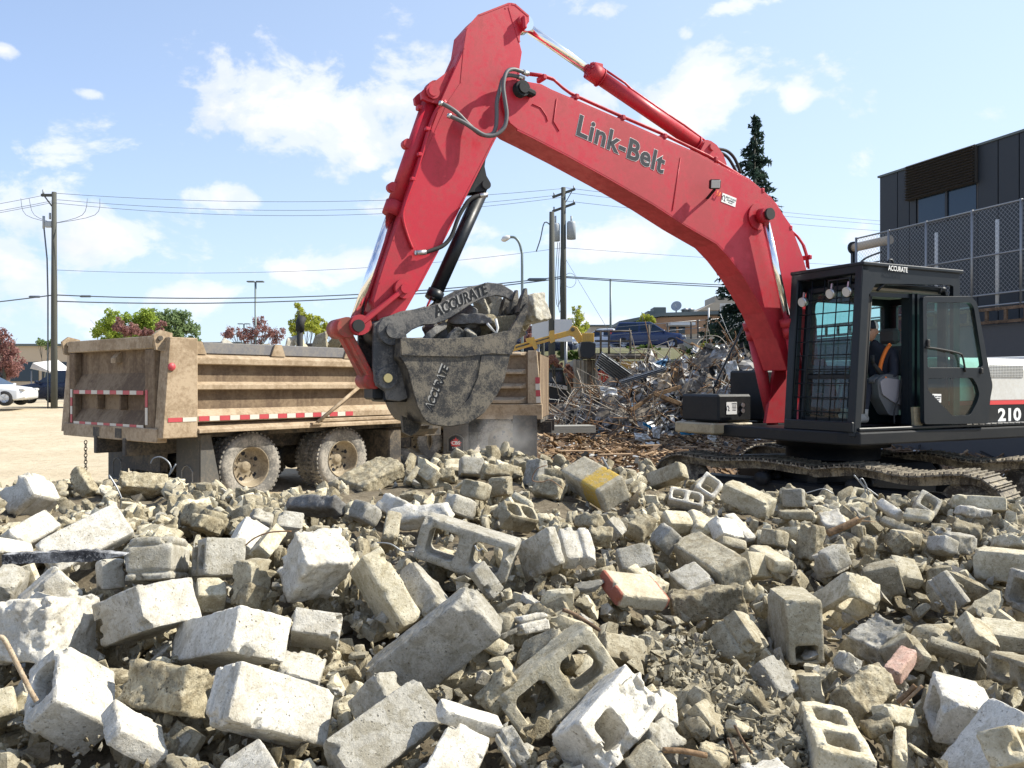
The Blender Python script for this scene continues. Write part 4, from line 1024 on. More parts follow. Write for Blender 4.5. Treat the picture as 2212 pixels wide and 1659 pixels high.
def build_excavator():
 E = empty('excavator', EX0, EXYAW)
 tag(E, 'red excavator with a black cab holding a loaded bucket over the rubble', 'excavator')
 M = _M
 # ---- boom
 W = 0.21
 up = [(1097, 172), (1112, 171), (1125, 176), (1170, 184), (1191, 195), (1212, 204), (1253, 221), (1340, 259), (1430, 299), (1507, 332), (1559, 360),
  (1618, 387), (1667, 429), (1708, 488), (1732, 551), (1746, 600), (1765, 690), (1768, 800)]
 lo = [(1700, 800), (1676, 730), (1653, 676), (1628, 631), (1604, 592), (1576, 555), (1549, 526), (1479, 485), (1410, 440), (1319, 387), (1225, 335), (1156, 299),
  (1118, 280), (1101, 266), (1090, 240), (1084, 205)]
 bp = poly(up + lo, W)
 mb = MB(); mb.prism(bp, -W, W)
 boom = mb.build('boom', M['red'], E); bevel(boom, 0.008, 1)
 # edge flange plates along the box section (welded lips top and bottom)
 for seq in (up[2:16], lo[1:13]):
  q = [xl(u, v, W) for (u, v) in seq]; mb = MB()
  for a, b in zip(q[:-1], q[1:]):
   mb.seg((a.x, W - .012, a.z), (b.x, W - .012, b.z), .02, .026, ext=.01, bev=.004)
  mb.build('edge_lip', M['red'], boom)
 # panel welds and cast ends
 mb = MB()
 for seq in ([(1203, 213), (1196, 262), (1208, 283)], [(1150, 225), (1168, 232), (1180, 250), (1183, 262)]):
  q = [xl(u, v, W + .004) for (u, v) in seq]
  mb.tube([(p.x, W + .003, p.z) for p in q], .006, 5)
 q = [xl(u, v, W) for (u, v) in [(1470, 340), (1452, 455)]]
 mb.tube([(p.x, W + .002, p.z) for p in q], .006, 5)
 mb.build('weld_seam', M['red'], boom)
 # lettering
 a = xl(1250, 286, W); b = xl(1436, 345, W); c = xl(1262, 252, W)
 rt = (xl(1425, 372, W) - xl(1248, 292, W)).normalized(); upv = Vector((-rt.z, 0, rt.x)); upv = upv if upv.z > 0 else -upv
 cen = (xl(1248, 272, W) + xl(1432, 356, W)) / 2
 ln = (xl(1436, 362, W) - xl(1244, 275, W)).length
 me = text_mesh('Link-Belt', 1.0, M['letter_black'], 0.002, 1.05, 0.0, 0.03)
 sc = ln / (max(v.co.x for v in me.vertices) - min(v.co.x for v in me.vertices)) * 0.98
 for (mat, off, yy) in (('letter_white', 0.042, W + .0015), ('letter_black', 0.028, W + .004)):
  put_text('lettering', 'Link-Belt', sc, M[mat], boom, (cen.x, yy, cen.z), rt, upv, extrude=0.0008, offset=off * sc, spacing=1.05)
 # pins
 mb = MB(); p = xl(1122, 195, W); mb.cyl((p.x, -W - .10, p.z), (p.x, W + .09, p.z), .085, 20); mb.cyl((p.x, W + .09, p.z), (p.x, W + .115, p.z), .06, 20)
 a2 = xl(1150, 208, W); mb.seg((p.x, W + .05, p.z), (a2.x, W + .05, a2.z), .07, .10, up=(0, 1, 0), bev=.02)
 mb.build('boom_pin', M['black_paint'], boom)
 # boom top bracket for the arm cylinder
 mb = MB()
 br = poly([(1500, 330), (1509, 312), (1521, 309), (1534, 318), (1548, 338), (1556, 360), (1540, 356)], .0)
 mb.prism(br, -.12, -.07); mb.prism(br, .07, .12); pc = xl(1523, 323, .0); mb.cyl((pc.x, -.15, pc.z), (pc.x, .15, pc.z), .045, 16)
 mb.build('cylinder_bracket', M['red'], boom)
 # steel pipes on top of the boom
 mb = MB()
 for dy in (.10, .17):
  pts = [(1138, 160), (1170, 164), (1194, 172), (1214, 190), (1232, 203), (1330, 247), (1430, 290), (1530, 338), (1590, 375), (1640, 410), (1672, 440),
   (1690, 470), (1700, 492), (1722, 512), (1734, 530), (1741, 552), (1744, 580)]
  q = [xl(u + (0 if dy > .12 else 3), v - (2 if dy > .12 else -1), dy) for (u, v) in pts]
  mb.tube([(p.x, dy, p.z) for p in q], .016, 7)
 for (u, v) in ((1170, 168), (1240, 210), (1340, 255), (1430, 295), (1540, 345), (1640, 412), (1700, 492), (1742, 555)):
  p = xl(u, v, .14); mb.box((p.x, .14, p.z - .01), (.05, .16, .06), bev=.01)
 mb.build('hydraulic_pipe', M['red'], boom)
 # black hoses arching behind the bracket
 for (pts) in ([(1531, 322), (1552, 322), (1572, 327), (1588, 344), (1600, 375)], [(1536, 330), (1556, 330), (1572, 340), (1585, 360), (1592, 375)]):
  mb = MB(); q = [xl(u, v, .05) for (u, v) in pts]; mb.tube([(p.x, .05, p.z) for p in smooth_path(q)], .02, 7)
  mb.build('hose', M['rubber'], boom)
 # work lamp on the side of the boom
 p = xl(1544, 398, W + .16)
 mb = MB(); fy = Vector((0.55, 1, -.25)).normalized(); RR = fy.to_track_quat('Y', 'Z').to_matrix()
 mb.box((p.x, p.y, p.z), (.13, .09, .115), RR, bev=.015)
 mb.seg((p.x, p.y, p.z - .06), (p.x - .02, W, p.z - .14), .03, .02)
 lamp = mb.build('work_lamp', M['black_paint'], boom)
 mb = MB(); c = Vector(p) + fy * .048; mb.box(c, (.105, .006, .09), RR, bev=.01); mb.build('lens', M['lens'], lamp)
 mb = MB(); q = [xl(u, v, W + .02) for (u, v) in ((1556, 416), (1553, 424), (1547, 420), (1551, 412))]; mb.tube(q, .005, 5); mb.build('cable', M['orange_cloth'], lamp)
 # hire company sticker
 a = xl(1554, 414, W); b = xl(1594, 430, W); c = (xl(1555, 415, W) + xl(1593, 449, W)) / 2
 rt = (b - a).normalized(); upv = Vector((-rt.z, 0, rt.x)); upv = upv if upv.z > 0 else -upv
 stick(boom, (c.x, W + .003, c.z), rt, upv, .235, .115, 'sticker_white', [("RENT 'N SAVE", .032, .028, .022), ('EQUIPMENT', .028, .028, -.008), ('604-218-0057', .016, .028, -.034)], icon=True)
 # ---- boom cylinders
 foot_far = xl(1673, 935, -.33)
 for sgn, ys in ((1, .33), (-1, -.33)):
  top = xl(1655, 464, .36); top = Vector((top.x, ys, top.z)); foot = Vector((foot_far.x, ys, foot_far.z))
  d = (foot - top); L = d.length; d.normalize()
  mb = MB(); mb.cyl(top + d * .05, top + d * (L * .52), .05, 16); rod = mb.build('boom_cylinder_rod', M['chrome'], E)
  mb = MB(); c0 = top + d * (L * .46); mb.tube([c0, c0 + d * .10], .10, 18); mb.tube([c0 + d * .10, c0 + d * .24], .088, 18); mb.tube([c0 + d * .24, foot], .075, 18)
  mb.tube([c0 + d * .12 + Vector((-.09, 0, 0)), c0 + d * .45 + Vector((-.13, 0, 0)), c0 + d * .9 + Vector((-.09, 0, 0))], .018, 7)
  mb.cyl((foot.x, ys - .07, foot.z), (foot.x, ys + .07, foot.z), .10, 18)
  cy = mb.build('boom_cylinder', M['red'], E)
  for k in range(10):
   a = k * .628; pass
 top = xl(1655, 464, .36)
 mb = MB(); mb.cyl((top.x, -.41, top.z), (top.x, .41, top.z), .06, 18); mb.cyl((top.x, W, top.z), (top.x, W + .03, top.z), .17, 24)
 for ys in (.33, -.33): mb.cyl((top.x, ys - .06, top.z), (top.x, ys + .06, top.z), .095, 18)
 pin = mb.build('cylinder_pin', M['red'], E)
 mb = MB(); mb.cyl((top.x, .405, top.z), (top.x, .44, top.z), .075, 18); mb.build('pin_cap', M['rubber'], pin)
 # ---- arm (stick)
 A = .165
 arm_pts = [(1101, 5), (1111, 7), (1138, 30), (1143, 40), (1138, 56), (1125, 71), (1123, 93), (1128, 112), (1123, 146), (1124, 190), (1110, 225), (1092, 258), (1068, 303),
   (1039, 357), (1002, 430), (978, 480), (946, 545), (905, 620), (893, 642), (878, 668), (858, 706), (842, 722), (826, 706), (815, 690), (806, 650), (825, 583), (849, 511), (890, 390), (923, 298),
   (943, 245), (952, 216), (1001, 106), (1008, 62), (1034, 33)]
 pa = poly(arm_pts, A)
 mb = MB(); mb.prism(pa, -A, A); arm = mb.build('arm', M['red'], E); bevel(arm, .008, 1)
 # side flange of the arm nose: raised plates down the back edge and around the top
 mb = MB()
 for seq in ([(1092, 18), (1104, 8), (1113, 10), (1141, 34), (1141, 46), (1122, 74)], [(1098, 11), (1112, 60), (1122, 90)], [(1008, 62), (1034, 33), (1098, 8)], [(1010, 62), (1003, 106), (996, 180), (968, 222), (890, 400), (849, 520), (820, 610)],
    [(1122, 150), (1108, 226), (1066, 305), (1002, 430), (944, 545), (900, 628)]):
  q = [xl(u, v, A) for (u, v) in seq]; mb = MB()
  for a, b in zip(q[:-1], q[1:]): mb.seg((a.x, A - .008, a.z), (b.x, A - .008, b.z), .024, .018, ext=.01)
  mb.build('edge_lip', M['red'], arm)
 # bracket plates holding the bucket cylinder on the back of the arm
 mb = MB()
 bq = [(1000, 106), (985, 140), (949, 168), (921, 188), (914, 196), (916, 210), (928, 216), (952, 222), (975, 205), (990, 160)]
 mb.prism(poly(bq, A), .07, .12); mb.prism([(p.x, p.z) for p in (xl(u, v, A) for (u, v) in bq)], -.12, -.07)
 pc = xl(937, 196, A); mb.cyl((pc.x, -.16, pc.z), (pc.x, .16, pc.z), .05, 16); mb.cyl((pc.x, .12, pc.z), (pc.x, .15, pc.z), .075, 18)
 mb.build('cylinder_bracket', M['red'], arm)
 p = xl(1126, 46, A); q = xl(1128, 62, A)
 mb = MB(); mb.seg((p.x, A + .02, p.z + .04), (q.x, A + .02, q.z - .03), .05, .13, up=(0, 1, 0), bev=.02); mb.cyl((p.x, -A - .04, p.z), (p.x, A + .05, p.z), .05, 16)
 mb.build('arm_pin', M['red'], arm)
 # arm cylinder
 t0 = xl(1131, 54, .0); t1 = xl(1521, 322, .0); d = t1 - t0; L = d.length; d.normalize()
 mb = MB(); mb.cyl(t0, t0 + d * (L * .42), .055, 18); mb.cyl((t0.x, -.07, t0.z), (t0.x, .07, t0.z), .09, 18); mb.build('arm_cylinder_rod', M['chrome'], E)
 mb = MB(); c0 = t0 + d * (L * .335); mb.tube([c0, c0 + d * .16], .105, 20); mb.tube([c0 + d * .16, c0 + d * .17], .115, 20); mb.tube([c0 + d * .17, t1 - d * .15], .085, 20)
 mb.tube([t1 - d * .15, t1 - d * .13], .10, 20); mb.cyl((t1.x, -.065, t1.z), (t1.x, .065, t1.z), .10, 18)
 nrm = Vector((-d.z, 0, d.x)); nrm = nrm if nrm.z > 0 else -nrm
 mb.tube([c0 + d * .1 + nrm * .12, c0 + d * .5 + nrm * .13, c0 + d * .6 + nrm * .11, t1 - d * .7 + nrm * .11, t1 - d * .4 + nrm * .12, t1 + nrm * .10 + d * .1], .014, 7)
 mb.box(c0 + d * .08 + nrm * .10, (.12, .09, .06), bev=.01)
 for k in range(8):
  a = k * math.pi / 4; off = nrm * math.cos(a) * .085 + Vector((0, 1, 0)) * math.sin(a) * .085
  mb.cyl(c0 - d * .012 + off, c0 + off, .014, 6)
 mb.build('arm_cylinder', M['red'], E)
 # bucket cylinder
 t0 = xl(937, 196, .0); t1 = xl(768, 692, .0); d = t1 - t0; L = d.length; d.normalize()
 nrm = Vector((-d.z, 0, d.x)); nrm = nrm if nrm.x > 0 else -nrm
 mb = MB(); mb.tube([t0, t0 + d * .18], .065, 16); mb.tube([t0 + d * .15, t0 + d * (L * .5)], .083, 20); mb.tube([t0 + d * (L * .5), t0 + d * (L * .5) + d * .14], .10, 20)
 mb.cyl((t0.x, -.065, t0.z), (t0.x, .065, t0.z), .09, 18)
 mb.tube([t0 + d * .30 - nrm * .10, t0 + d * .6 - nrm * .13, t0 + d * (L * .5) - nrm * .1], .014, 6)
 mb.box(t0 + d * .22, (.24, .08, .05), bev=.01)
 for f in (.26, .45): mb.cyl(t0 + d * (L * f) - nrm * -.09 + Vector((0, -.04, 0)), t0 + d * (L * f) - nrm * -.09 + Vector((0, .05, 0)), .05, 12)
 mb.build('bucket_cylinder', M['red'], E)
 mb = MB(); mb.cyl(t0 + d * (L * .53), t1, .055, 18); mb.build('bucket_cylinder_rod', M['chrome'], E)
 # pipes along the arm next to the cylinder
 mb = MB()
 for k, yo in enumerate((.09, .15)):
  q = [xl(u + 5 * k, v, yo) for (u, v) in ((955, 222), (935, 242), (921, 275), (905, 330), (888, 385), (868, 440), (862, 470), (872, 510), (884, 540))]
  mb.tube([(p.x, A + .012 + .02 * k, p.z) for p in smooth_path(q)], .012, 6)
 for (u, v) in ((921, 280), (905, 335), (890, 388)): p = xl(u, v, A); mb.box((p.x, A + .02, p.z), (.05, .05, .04), bev=.008)
 mb.build('hydraulic_pipe', M['red'], arm)
 # hoses: big loop from the boom pipes to the arm
 for k in range(2):
  pts = [(1140, 161), (1122, 156), (1104, 153), (1090, 158), (1082, 172), (1078, 195), (1081, 225), (1084, 250), (1082, 272), (1075, 286), (1060, 297), (1040, 297), (1018, 283), (998, 268), (975, 255), (966, 250)]
  if k: pts = [(1140, 164), (1120, 160), (1100, 160), (1088, 170), (1081, 190), (1073, 220), (1072, 250), (1070, 275), (1062, 290), (1040, 290), (1015, 268), (990, 240), (966, 222), (956, 217)]
  q = smooth_path([xl(u, v, A + .10 + .05 * k) for (u, v) in pts])
  n = len(q); q = [(p.x, (A + .06 + .05 * (1 - k)) + .10 * math.sin(math.pi * i / (n - 1)), p.z) for i, p in enumerate(q)]
  mb = MB(); mb.tube(q, .022, 8); h = mb.build('hose', M['hose'], arm)
  for (i0, i1) in ((-1, -4), (0, 3)):
   mb = MB(); mb.tube([q[i0], q[i1]], .028, 8); mb.build('fitting', M['steel'], h)
 pts = [(1052, 421), (1030, 424), (1014, 432), (1003, 447), (990, 470), (975, 510), (958, 530), (935, 540), (915, 546), (900, 546)]
 q = smooth_path([xl(u, v, A + .06) for (u, v) in pts]); mb = MB(); mb.tube(q, .022, 8); h = mb.build('hose', M['rubber'], arm)
 mb = MB(); mb.tube([q[0], q[3]], .027, 8); mb.build('fitting', M['steel'], h)
 mb = MB(); mb.tube([q[-1] , q[-6]], .028, 8); p = q[-1]; mb.box((p.x, p.y - .02, p.z), (.04, .05, .05), bev=.008); mb.build('fitting', M['steel'], h)
 # thumb bracket and thumb cylinder
 mb = MB()
 tb = [(1067, 305), (1050, 332), (1046, 360), (1050, 380), (1057, 392), (1058, 402), (1050, 412), (1038, 414), (1015, 415), (998, 432), (1004, 412), (1040, 352)]
 mb.prism(poly(tb, .1), -.11, -.07); mb.prism(poly(tb, .1), .07, .11); p = xl(1048, 400, .1); mb.cyl((p.x, -.14, p.z), (p.x, .14, p.z), .05, 16)
 mb.build('thumb_bracket', M['black_paint'], E)
 t0 = xl(1046, 400, .0); t1 = xl(931, 655, .0); d = (t1 - t0); L = d.length; d.normalize()
 mb = MB(); mb.tube([t0, t0 + d * .1], .05, 14); mb.tube([t0 + d * .1, t0 + d * (L * .90)], .075, 20); mb.tube([t0 + d * (L * .90), t0 + d * (L * .90 + .10)], .09, 20); mb.build('thumb_cylinder', M['cab_black'], E)
 mb = MB(); mb.cyl(t0 + d * (L * .92), t1 + d * .1, .04, 14); mb.build('thumb_cylinder_rod', M['chrome'], E)
 # ---- linkage (red)
 mb = MB()
 a = xl(872, 624, A + .05); b = xl(776, 702, A + .05)
 for s in (1, -1): mb.seg((a.x, s * (A + .035), a.z), (b.x, s * (A + .035), b.z), .05, .13, up=(0, 1, 0), bev=.01); mb.cyl((a.x, s * (A + .005), a.z), (a.x, s * (A + .085), a.z), .10, 20); mb.cyl((b.x, s * (A - .02), b.z), (b.x, s * (A + .09), b.z), .10, 20)
 for s in (1, -1): mb.cyl((a.x, s * (A + .08), a.z), (a.x, s * (A + .11), a.z), .05, 14)
 mb.build('linkage_arm', M['red'], E)
 mb = MB()
 a = xl(744, 708, .1); c = xl(776, 703, .1); b = xl(803, 822, .1)
 for s in (1, -1): mb.seg((a.x, s * .10, a.z), (b.x, s * .12, b.z), .06, .13, up=(0, 1, 0), bev=.012)
 mb.seg((a.x, 0, a.z), (c.x, 0, c.z), .30, .17, bev=.03); mb.cyl((a.x, -.2, a.z), (a.x, .2, a.z), .10, 20); mb.cyl((c.x, -.24, c.z), (c.x, .24, c.z), .085, 20); mb.cyl((b.x, -.18, b.z), (b.x, .18, b.z), .085, 20)
 mb.seg((a.x, 0, a.z), (b.x, 0, b.z), .10, .10, bev=.02)
 mb.build('linkage_rod', M['red_dirty'], E)
 p = xl(777, 703, A + .14); mb = MB(); mb.cyl((p.x, A + .09, p.z), (p.x, A + .12, p.z), .06, 18); mb.build('pin_cap', M['rubber'], E)
 # ---- bucket
 BW = .46
 prof = [conv_R3(*p) for p in [(700, 790), (1000, 800), (1250, 785), (1480, 740), (1560, 620), (1600, 545), (1612, 600), (1560, 760), (1490, 930), (1450, 1100), (1400, 1200), (1300, 1340), (1180, 1415), (1050, 1438), (950, 1428), (880, 1395), (820, 1290), (780, 1150), (745, 1020), (690, 930)]]
 P0 = poly(prof, BW); sm = [(p.x, p.z) for p in smooth_path([(a, 0, b) for (a, b) in P0[7:]], 3)]; P = P0[:7] + sm
 mb = MB()
 # side plates (from the rim down the belly) and the shell between them
 for s in (1, -1):
  y0, y1 = (BW - .025, BW) if s > 0 else (-BW, -BW + .025)
  mb.prism(P, y0, y1)
 bel = P[5:] + [P[0]]
 cx = sum(p[0] for p in P) / len(P); cz = sum(p[1] for p in P) / len(P)
 inn = [(p[0] + (cx - p[0]) * .045, p[1] + (cz - p[1]) * .045) for p in bel]
 yb = BW - .0255
 V = []; F = []
 for q in bel: V += [(q[0], -yb, q[1]), (q[0], yb, q[1])]
 nb = len(bel)
 for q in inn: V += [(q[0], -yb, q[1]), (q[0], yb, q[1])]
 for i in range(nb - 1):
  F.append((2 * i, 2 * i + 1, 2 * i + 3, 2 * i + 2)); F.append((2 * nb + 2 * i, 2 * nb + 2 * i + 2, 2 * nb + 2 * i + 3, 2 * nb + 2 * i + 1))
 for i in (0, nb - 1): F.append((2 * i, 2 * i + 1, 2 * nb + 2 * i + 1, 2 * nb + 2 * i))
 mb.add(V, F)
 bk = mb.build('bucket', M['bucket_steel'], E); bevel(bk, .006, 1)
 # side cutter band, wear plate, lifting eye, bolts
 mb = MB()
 band = [conv_R3(*p) for p in [(690, 800), (1000, 803), (1250, 787), (1484, 742), (1600, 545), (1612, 600), (1540, 800), (1495, 915), (1350, 905), (1150, 930), (700, 920)]]
 mb.prism(poly(band, BW), BW, BW + .022)
 mb.build('side_cutter', M['bucket_steel'], bk)
 mb = MB()
 wp = [conv_R3(*p) for p in [(1280, 925), (1485, 925), (1445, 1100), (1395, 1200), (1300, 1335), (1180, 1412), (1050, 1434), (960, 1424), (1060, 1370), (1190, 1230), (1255, 1080)]]
 mb.prism(poly(wp, BW), BW, BW + .012); mb.build('wear_plate', M['bucket_steel'], bk)
 mb = MB(); lo_ = min(P, key=lambda t: t[1]); q = [(lo_[0] + .34, lo_[1] + .10), (lo_[0] + .12, lo_[1] + .02), (lo_[0] + .16, lo_[1] - .06), (lo_[0] + .24, lo_[1] - .11), (lo_[0] + .32, lo_[1] - .07)]
 mb.prism([(a, b) for (a, b) in q], -.03, .03); mb.build('lifting_eye', M['bucket_steel'], bk)
 # teeth
 for k in range(5):
  y = -BW + .06 + k * (2 * BW - .12) / 4; a = Vector((P[5][0], y, P[5][1])); dr = Vector((P[5][0] - P[7][0], 0, P[5][1] - P[7][1])).normalized()
  mb = MB(); n = Vector((dr.z, 0, -dr.x))
  vs = []
  for (t, w, h) in ((-.10, .045, .045), (.05, .04, .035), (.17, .025, .010)):
   c = a + dr * t
   vs += [c + Vector((0, w, 0)) + n * h, c + Vector((0, -w, 0)) + n * h, c + Vector((0, -w, 0)) - n * h, c + Vector((0, w, 0)) - n * h]
  fs = [(0, 1, 2, 3), (8, 11, 10, 9)]
  for i in (0, 4): fs += [(i + j, i + (j + 1) % 4, i + 4 + (j + 1) % 4, i + 4 + j) for j in range(4)]
  mb.add(vs, fs); mb.build('tooth', M['bucket_steel'], bk)
 # coupler ears (two plates) with pins
 ears = [conv_R3(*p) for p in [(500, 690), (560, 660), (640, 640), (720, 680), (745, 790), (690, 925), (735, 1040), (775, 1180), (745, 1235), (690, 1255), (600, 1245), (588, 1185), (520, 1140), (497, 1000)]]
 EP = poly(ears, .26)
 for (y0, y1) in ((.21, .26), (-.26, -.21)):
  mb = MB(); mb.prism(EP, y0, y1); e = mb.build('coupler_plate', M['thumb_steel'], E); bevel(e, .012, 2)
 mb = MB(); pv = xl(*conv_R3(635, 740), .3); lp = xl(*conv_R3(600, 1085), .3)
 mb.cyl((pv.x, -.30, pv.z), (pv.x, .31, pv.z), .145, 28); mb.cyl((pv.x, .31, pv.z), (pv.x, .345, pv.z), .075, 20)
 mb.cyl((lp.x, -.28, lp.z), (lp.x, .30, lp.z), .105, 24); mb.build('pivot_boss', M['thumb_steel'], E)
 mb = MB(); mb.cyl((lp.x, .30, lp.z), (lp.x, .325, lp.z), .045, 18); mb.build('grease_cap', M['brass'], E)
 mb = MB()
 for (u, v, w, h) in ((1, 1, .16, .2),):
  c = xl(*conv_R3(640, 1200), .0); mb.box((c.x, 0, c.z), (.34, .42, .16), bev=.02)
  c = xl(*conv_R3(530, 1170), .0); mb.box((c.x + .02, 0, c.z), (.16, .30, .20), bev=.02)
 mb.build('coupler_body', M['black_paint'], E)
 # thumb: two curved plates with cross teeth
 th_up = [(600, 640), (700, 600), (860, 575), (1000, 535), (1100, 480), (1200, 425), (1330, 390), (1430, 400), (1510, 450), (1565, 520), (1590, 590)]
 th_lo = [(1560, 600), (1530, 545), (1460, 500), (1390, 485), (1290, 510), (1190, 560), (1090, 630), (1020, 670), (940, 695), (860, 700), (780, 735), (700, 800), (620, 830)]
 T = poly([conv_R3(*p) for p in th_up + th_lo], .20)
 for s in (1, -1):
  mb = MB(); mb.prism(T, *( (.155, .20) if s > 0 else (-.20, -.155))); t = mb.build('thumb_plate', M['thumb_steel'], E); bevel(t, .008, 1)
  if s > 0:
   a = xl(*conv_R3(1035, 560), .2); b = xl(*conv_R3(1250, 460), .2); rt = (b - a).normalized(); u3 = Vector((-rt.z, 0, rt.x)); u3 = u3 if u3.z > 0 else -u3
   c = (a + b) / 2; c = xl(*conv_R3(1140, 518), .2)
   put_text('lettering', 'ACCURATE', .15, M['steel_highlight'], t, (c.x, .2015, c.z), rt, u3, extrude=.001, xscale=.82, offset=.004, shear=.2)
   put_text('lettering', 'ACCURATE', .155, M['black_paint'], t, (c.x + .012, .2035, c.z - .008), rt, u3, extrude=.001, xscale=.82, offset=.004, shear=.2)
 mb = MB()
 for i in (0.55, 0.75): 
  a = T[int(i * 10)]; b = T[-int(i * 10) - 1]; mb.cyl(((a[0] + b[0]) / 2, -.155, (a[1] + b[1]) / 2), ((a[0] + b[0]) / 2, .155, (a[1] + b[1]) / 2), .035, 12)
 mb.build('cross_tube', M['thumb_steel'], E)
 a = xl(*conv_R3(905, 1290), BW); b = xl(*conv_R3(1010, 1020), BW); rt = (b - a).normalized(); u3 = Vector((-rt.z, 0, rt.x)); u3 = -u3 if u3.x < 0 else u3
 c = (a + b) / 2
 put_text('lettering', 'ACCURATE', .115, M['steel_highlight'], bk, (c.x, BW + .0015, c.z), rt, Vector((u3.x, 0, u3.z)), extrude=.001, xscale=.78, offset=.004, shear=.2)
 put_text('lettering', 'ACCURATE', .115, M['black_paint'], bk, (c.x - .014, BW + .0035, c.z - .01), rt, Vector((u3.x, 0, u3.z)), extrude=.001, xscale=.78, offset=.004, shear=.2)
 return E, P, BW
def smooth_path(q, n=4):
 q = [Vector(p) for p in q]; out = []
 for i in range(len(q) - 1):
  p0 = q[max(i - 1, 0)]; p1 = q[i]; p2 = q[i + 1]; p3 = q[min(i + 2, len(q) - 1)]
  for k in range(n):
   t = k / n
   out.append(0.5 * ((2 * p1) + (-p0 + p2) * t + (2 * p0 - 5 * p1 + 4 * p2 - p3) * t * t + (-p0 + 3 * p1 - 3 * p2 + p3) * t ** 3))
 out.append(q[-1]); return out
def stick(parent, pos, rt, up, w, h, mat, lines, icon=False, dark='letter_black', head=None):
 """a flat sticker with printed lines; lines: (text, size, x, y)"""
 r = Vector(rt).normalized(); u = Vector(up); u = (u - r * u.dot(r)).normalized(); n = r.cross(u); c = Vector(pos)
 mb = MB(); Rm = Matrix((r, u, n)).transposed(); mb.box(c, (w, h, .003), Rm)
 s = mb.build('sticker', _M[mat], parent)
 if icon:
  mb = MB(); k = c - r * w * .36 + n * .003
  for (x0, y0, x1, y1) in ((-.02, -.03, -.03, .01), (-.03, .01, .0, .035), (.0, .035, .02, .0), (.02, .0, .005, -.03), (.005, -.03, .03, -.035)):
   mb.seg(k + r * x0 + u * y0, k + r * x1 + u * y1, .010, .001, up=tuple(n))
  mb.build('emblem', _M[dark], s)
 for (t, sz, x, y) in lines:
  put_text('print', t, sz, _M[dark], s, c + r * x + u * y + n * .0022, r, u, extrude=.0004, offset=.0006, xscale=.85)
 return s
E, BPROF, BWID = build_excavator()
# ------------------------------------------------------------------ excavator: upper structure, cab, tracks
from mathutils.geometry import tessellate_polygon
def plate(outer, holes, y0, y1, mb=None):
 """upright plate in the x-z plane with openings"""
 mb = mb or MB()
 loops = [[Vector((p[0], p[1], 0)) for p in lp] for lp in [outer] + list(holes)]
 tri = tessellate_polygon(loops); flat = [p for lp in loops for p in lp]; n = len(flat)
 V = [(p.x, y0, p.y) for p in flat] + [(p.x, y1, p.y) for p in flat]
 F = [tuple(t) for t in tri] + [tuple(i + n for i in reversed(t)) for t in tri]
 b = 0
 for lp in loops:
  m = len(lp)
  for i in range(m): j = (i + 1) % m; F.append((b + i, b + j, b + j + n, b + i + n))
  b += m
 return mb.add(V, F)
def rounded(pts, r, n=4):
 out = []; m = len(pts)
 for i in range(m):
  p = Vector(pts[i]); a = Vector(pts[i - 1]); c = Vector(pts[(i + 1) % m])
  d1 = (a - p); d2 = (c - p); rr = min(r, d1.length * .45, d2.length * .45); d1.normalize(); d2.normalize()
  p1 = p + d1 * rr; p2 = p + d2 * rr
  for k in range(n + 1):
   t = k / n; out.append(tuple(p1 * (1 - t) ** 2 + p * 2 * t * (1 - t) + p2 * t * t))
 return out
YN, YF = 1.47, 0.43
def c4(x, y, yy=YN): return xl(*conv_R4(x, y), yy)
def p4(pts, yy=YN): return [(q.x, q.z) for q in (c4(x, y, yy) for (x, y) in pts)]
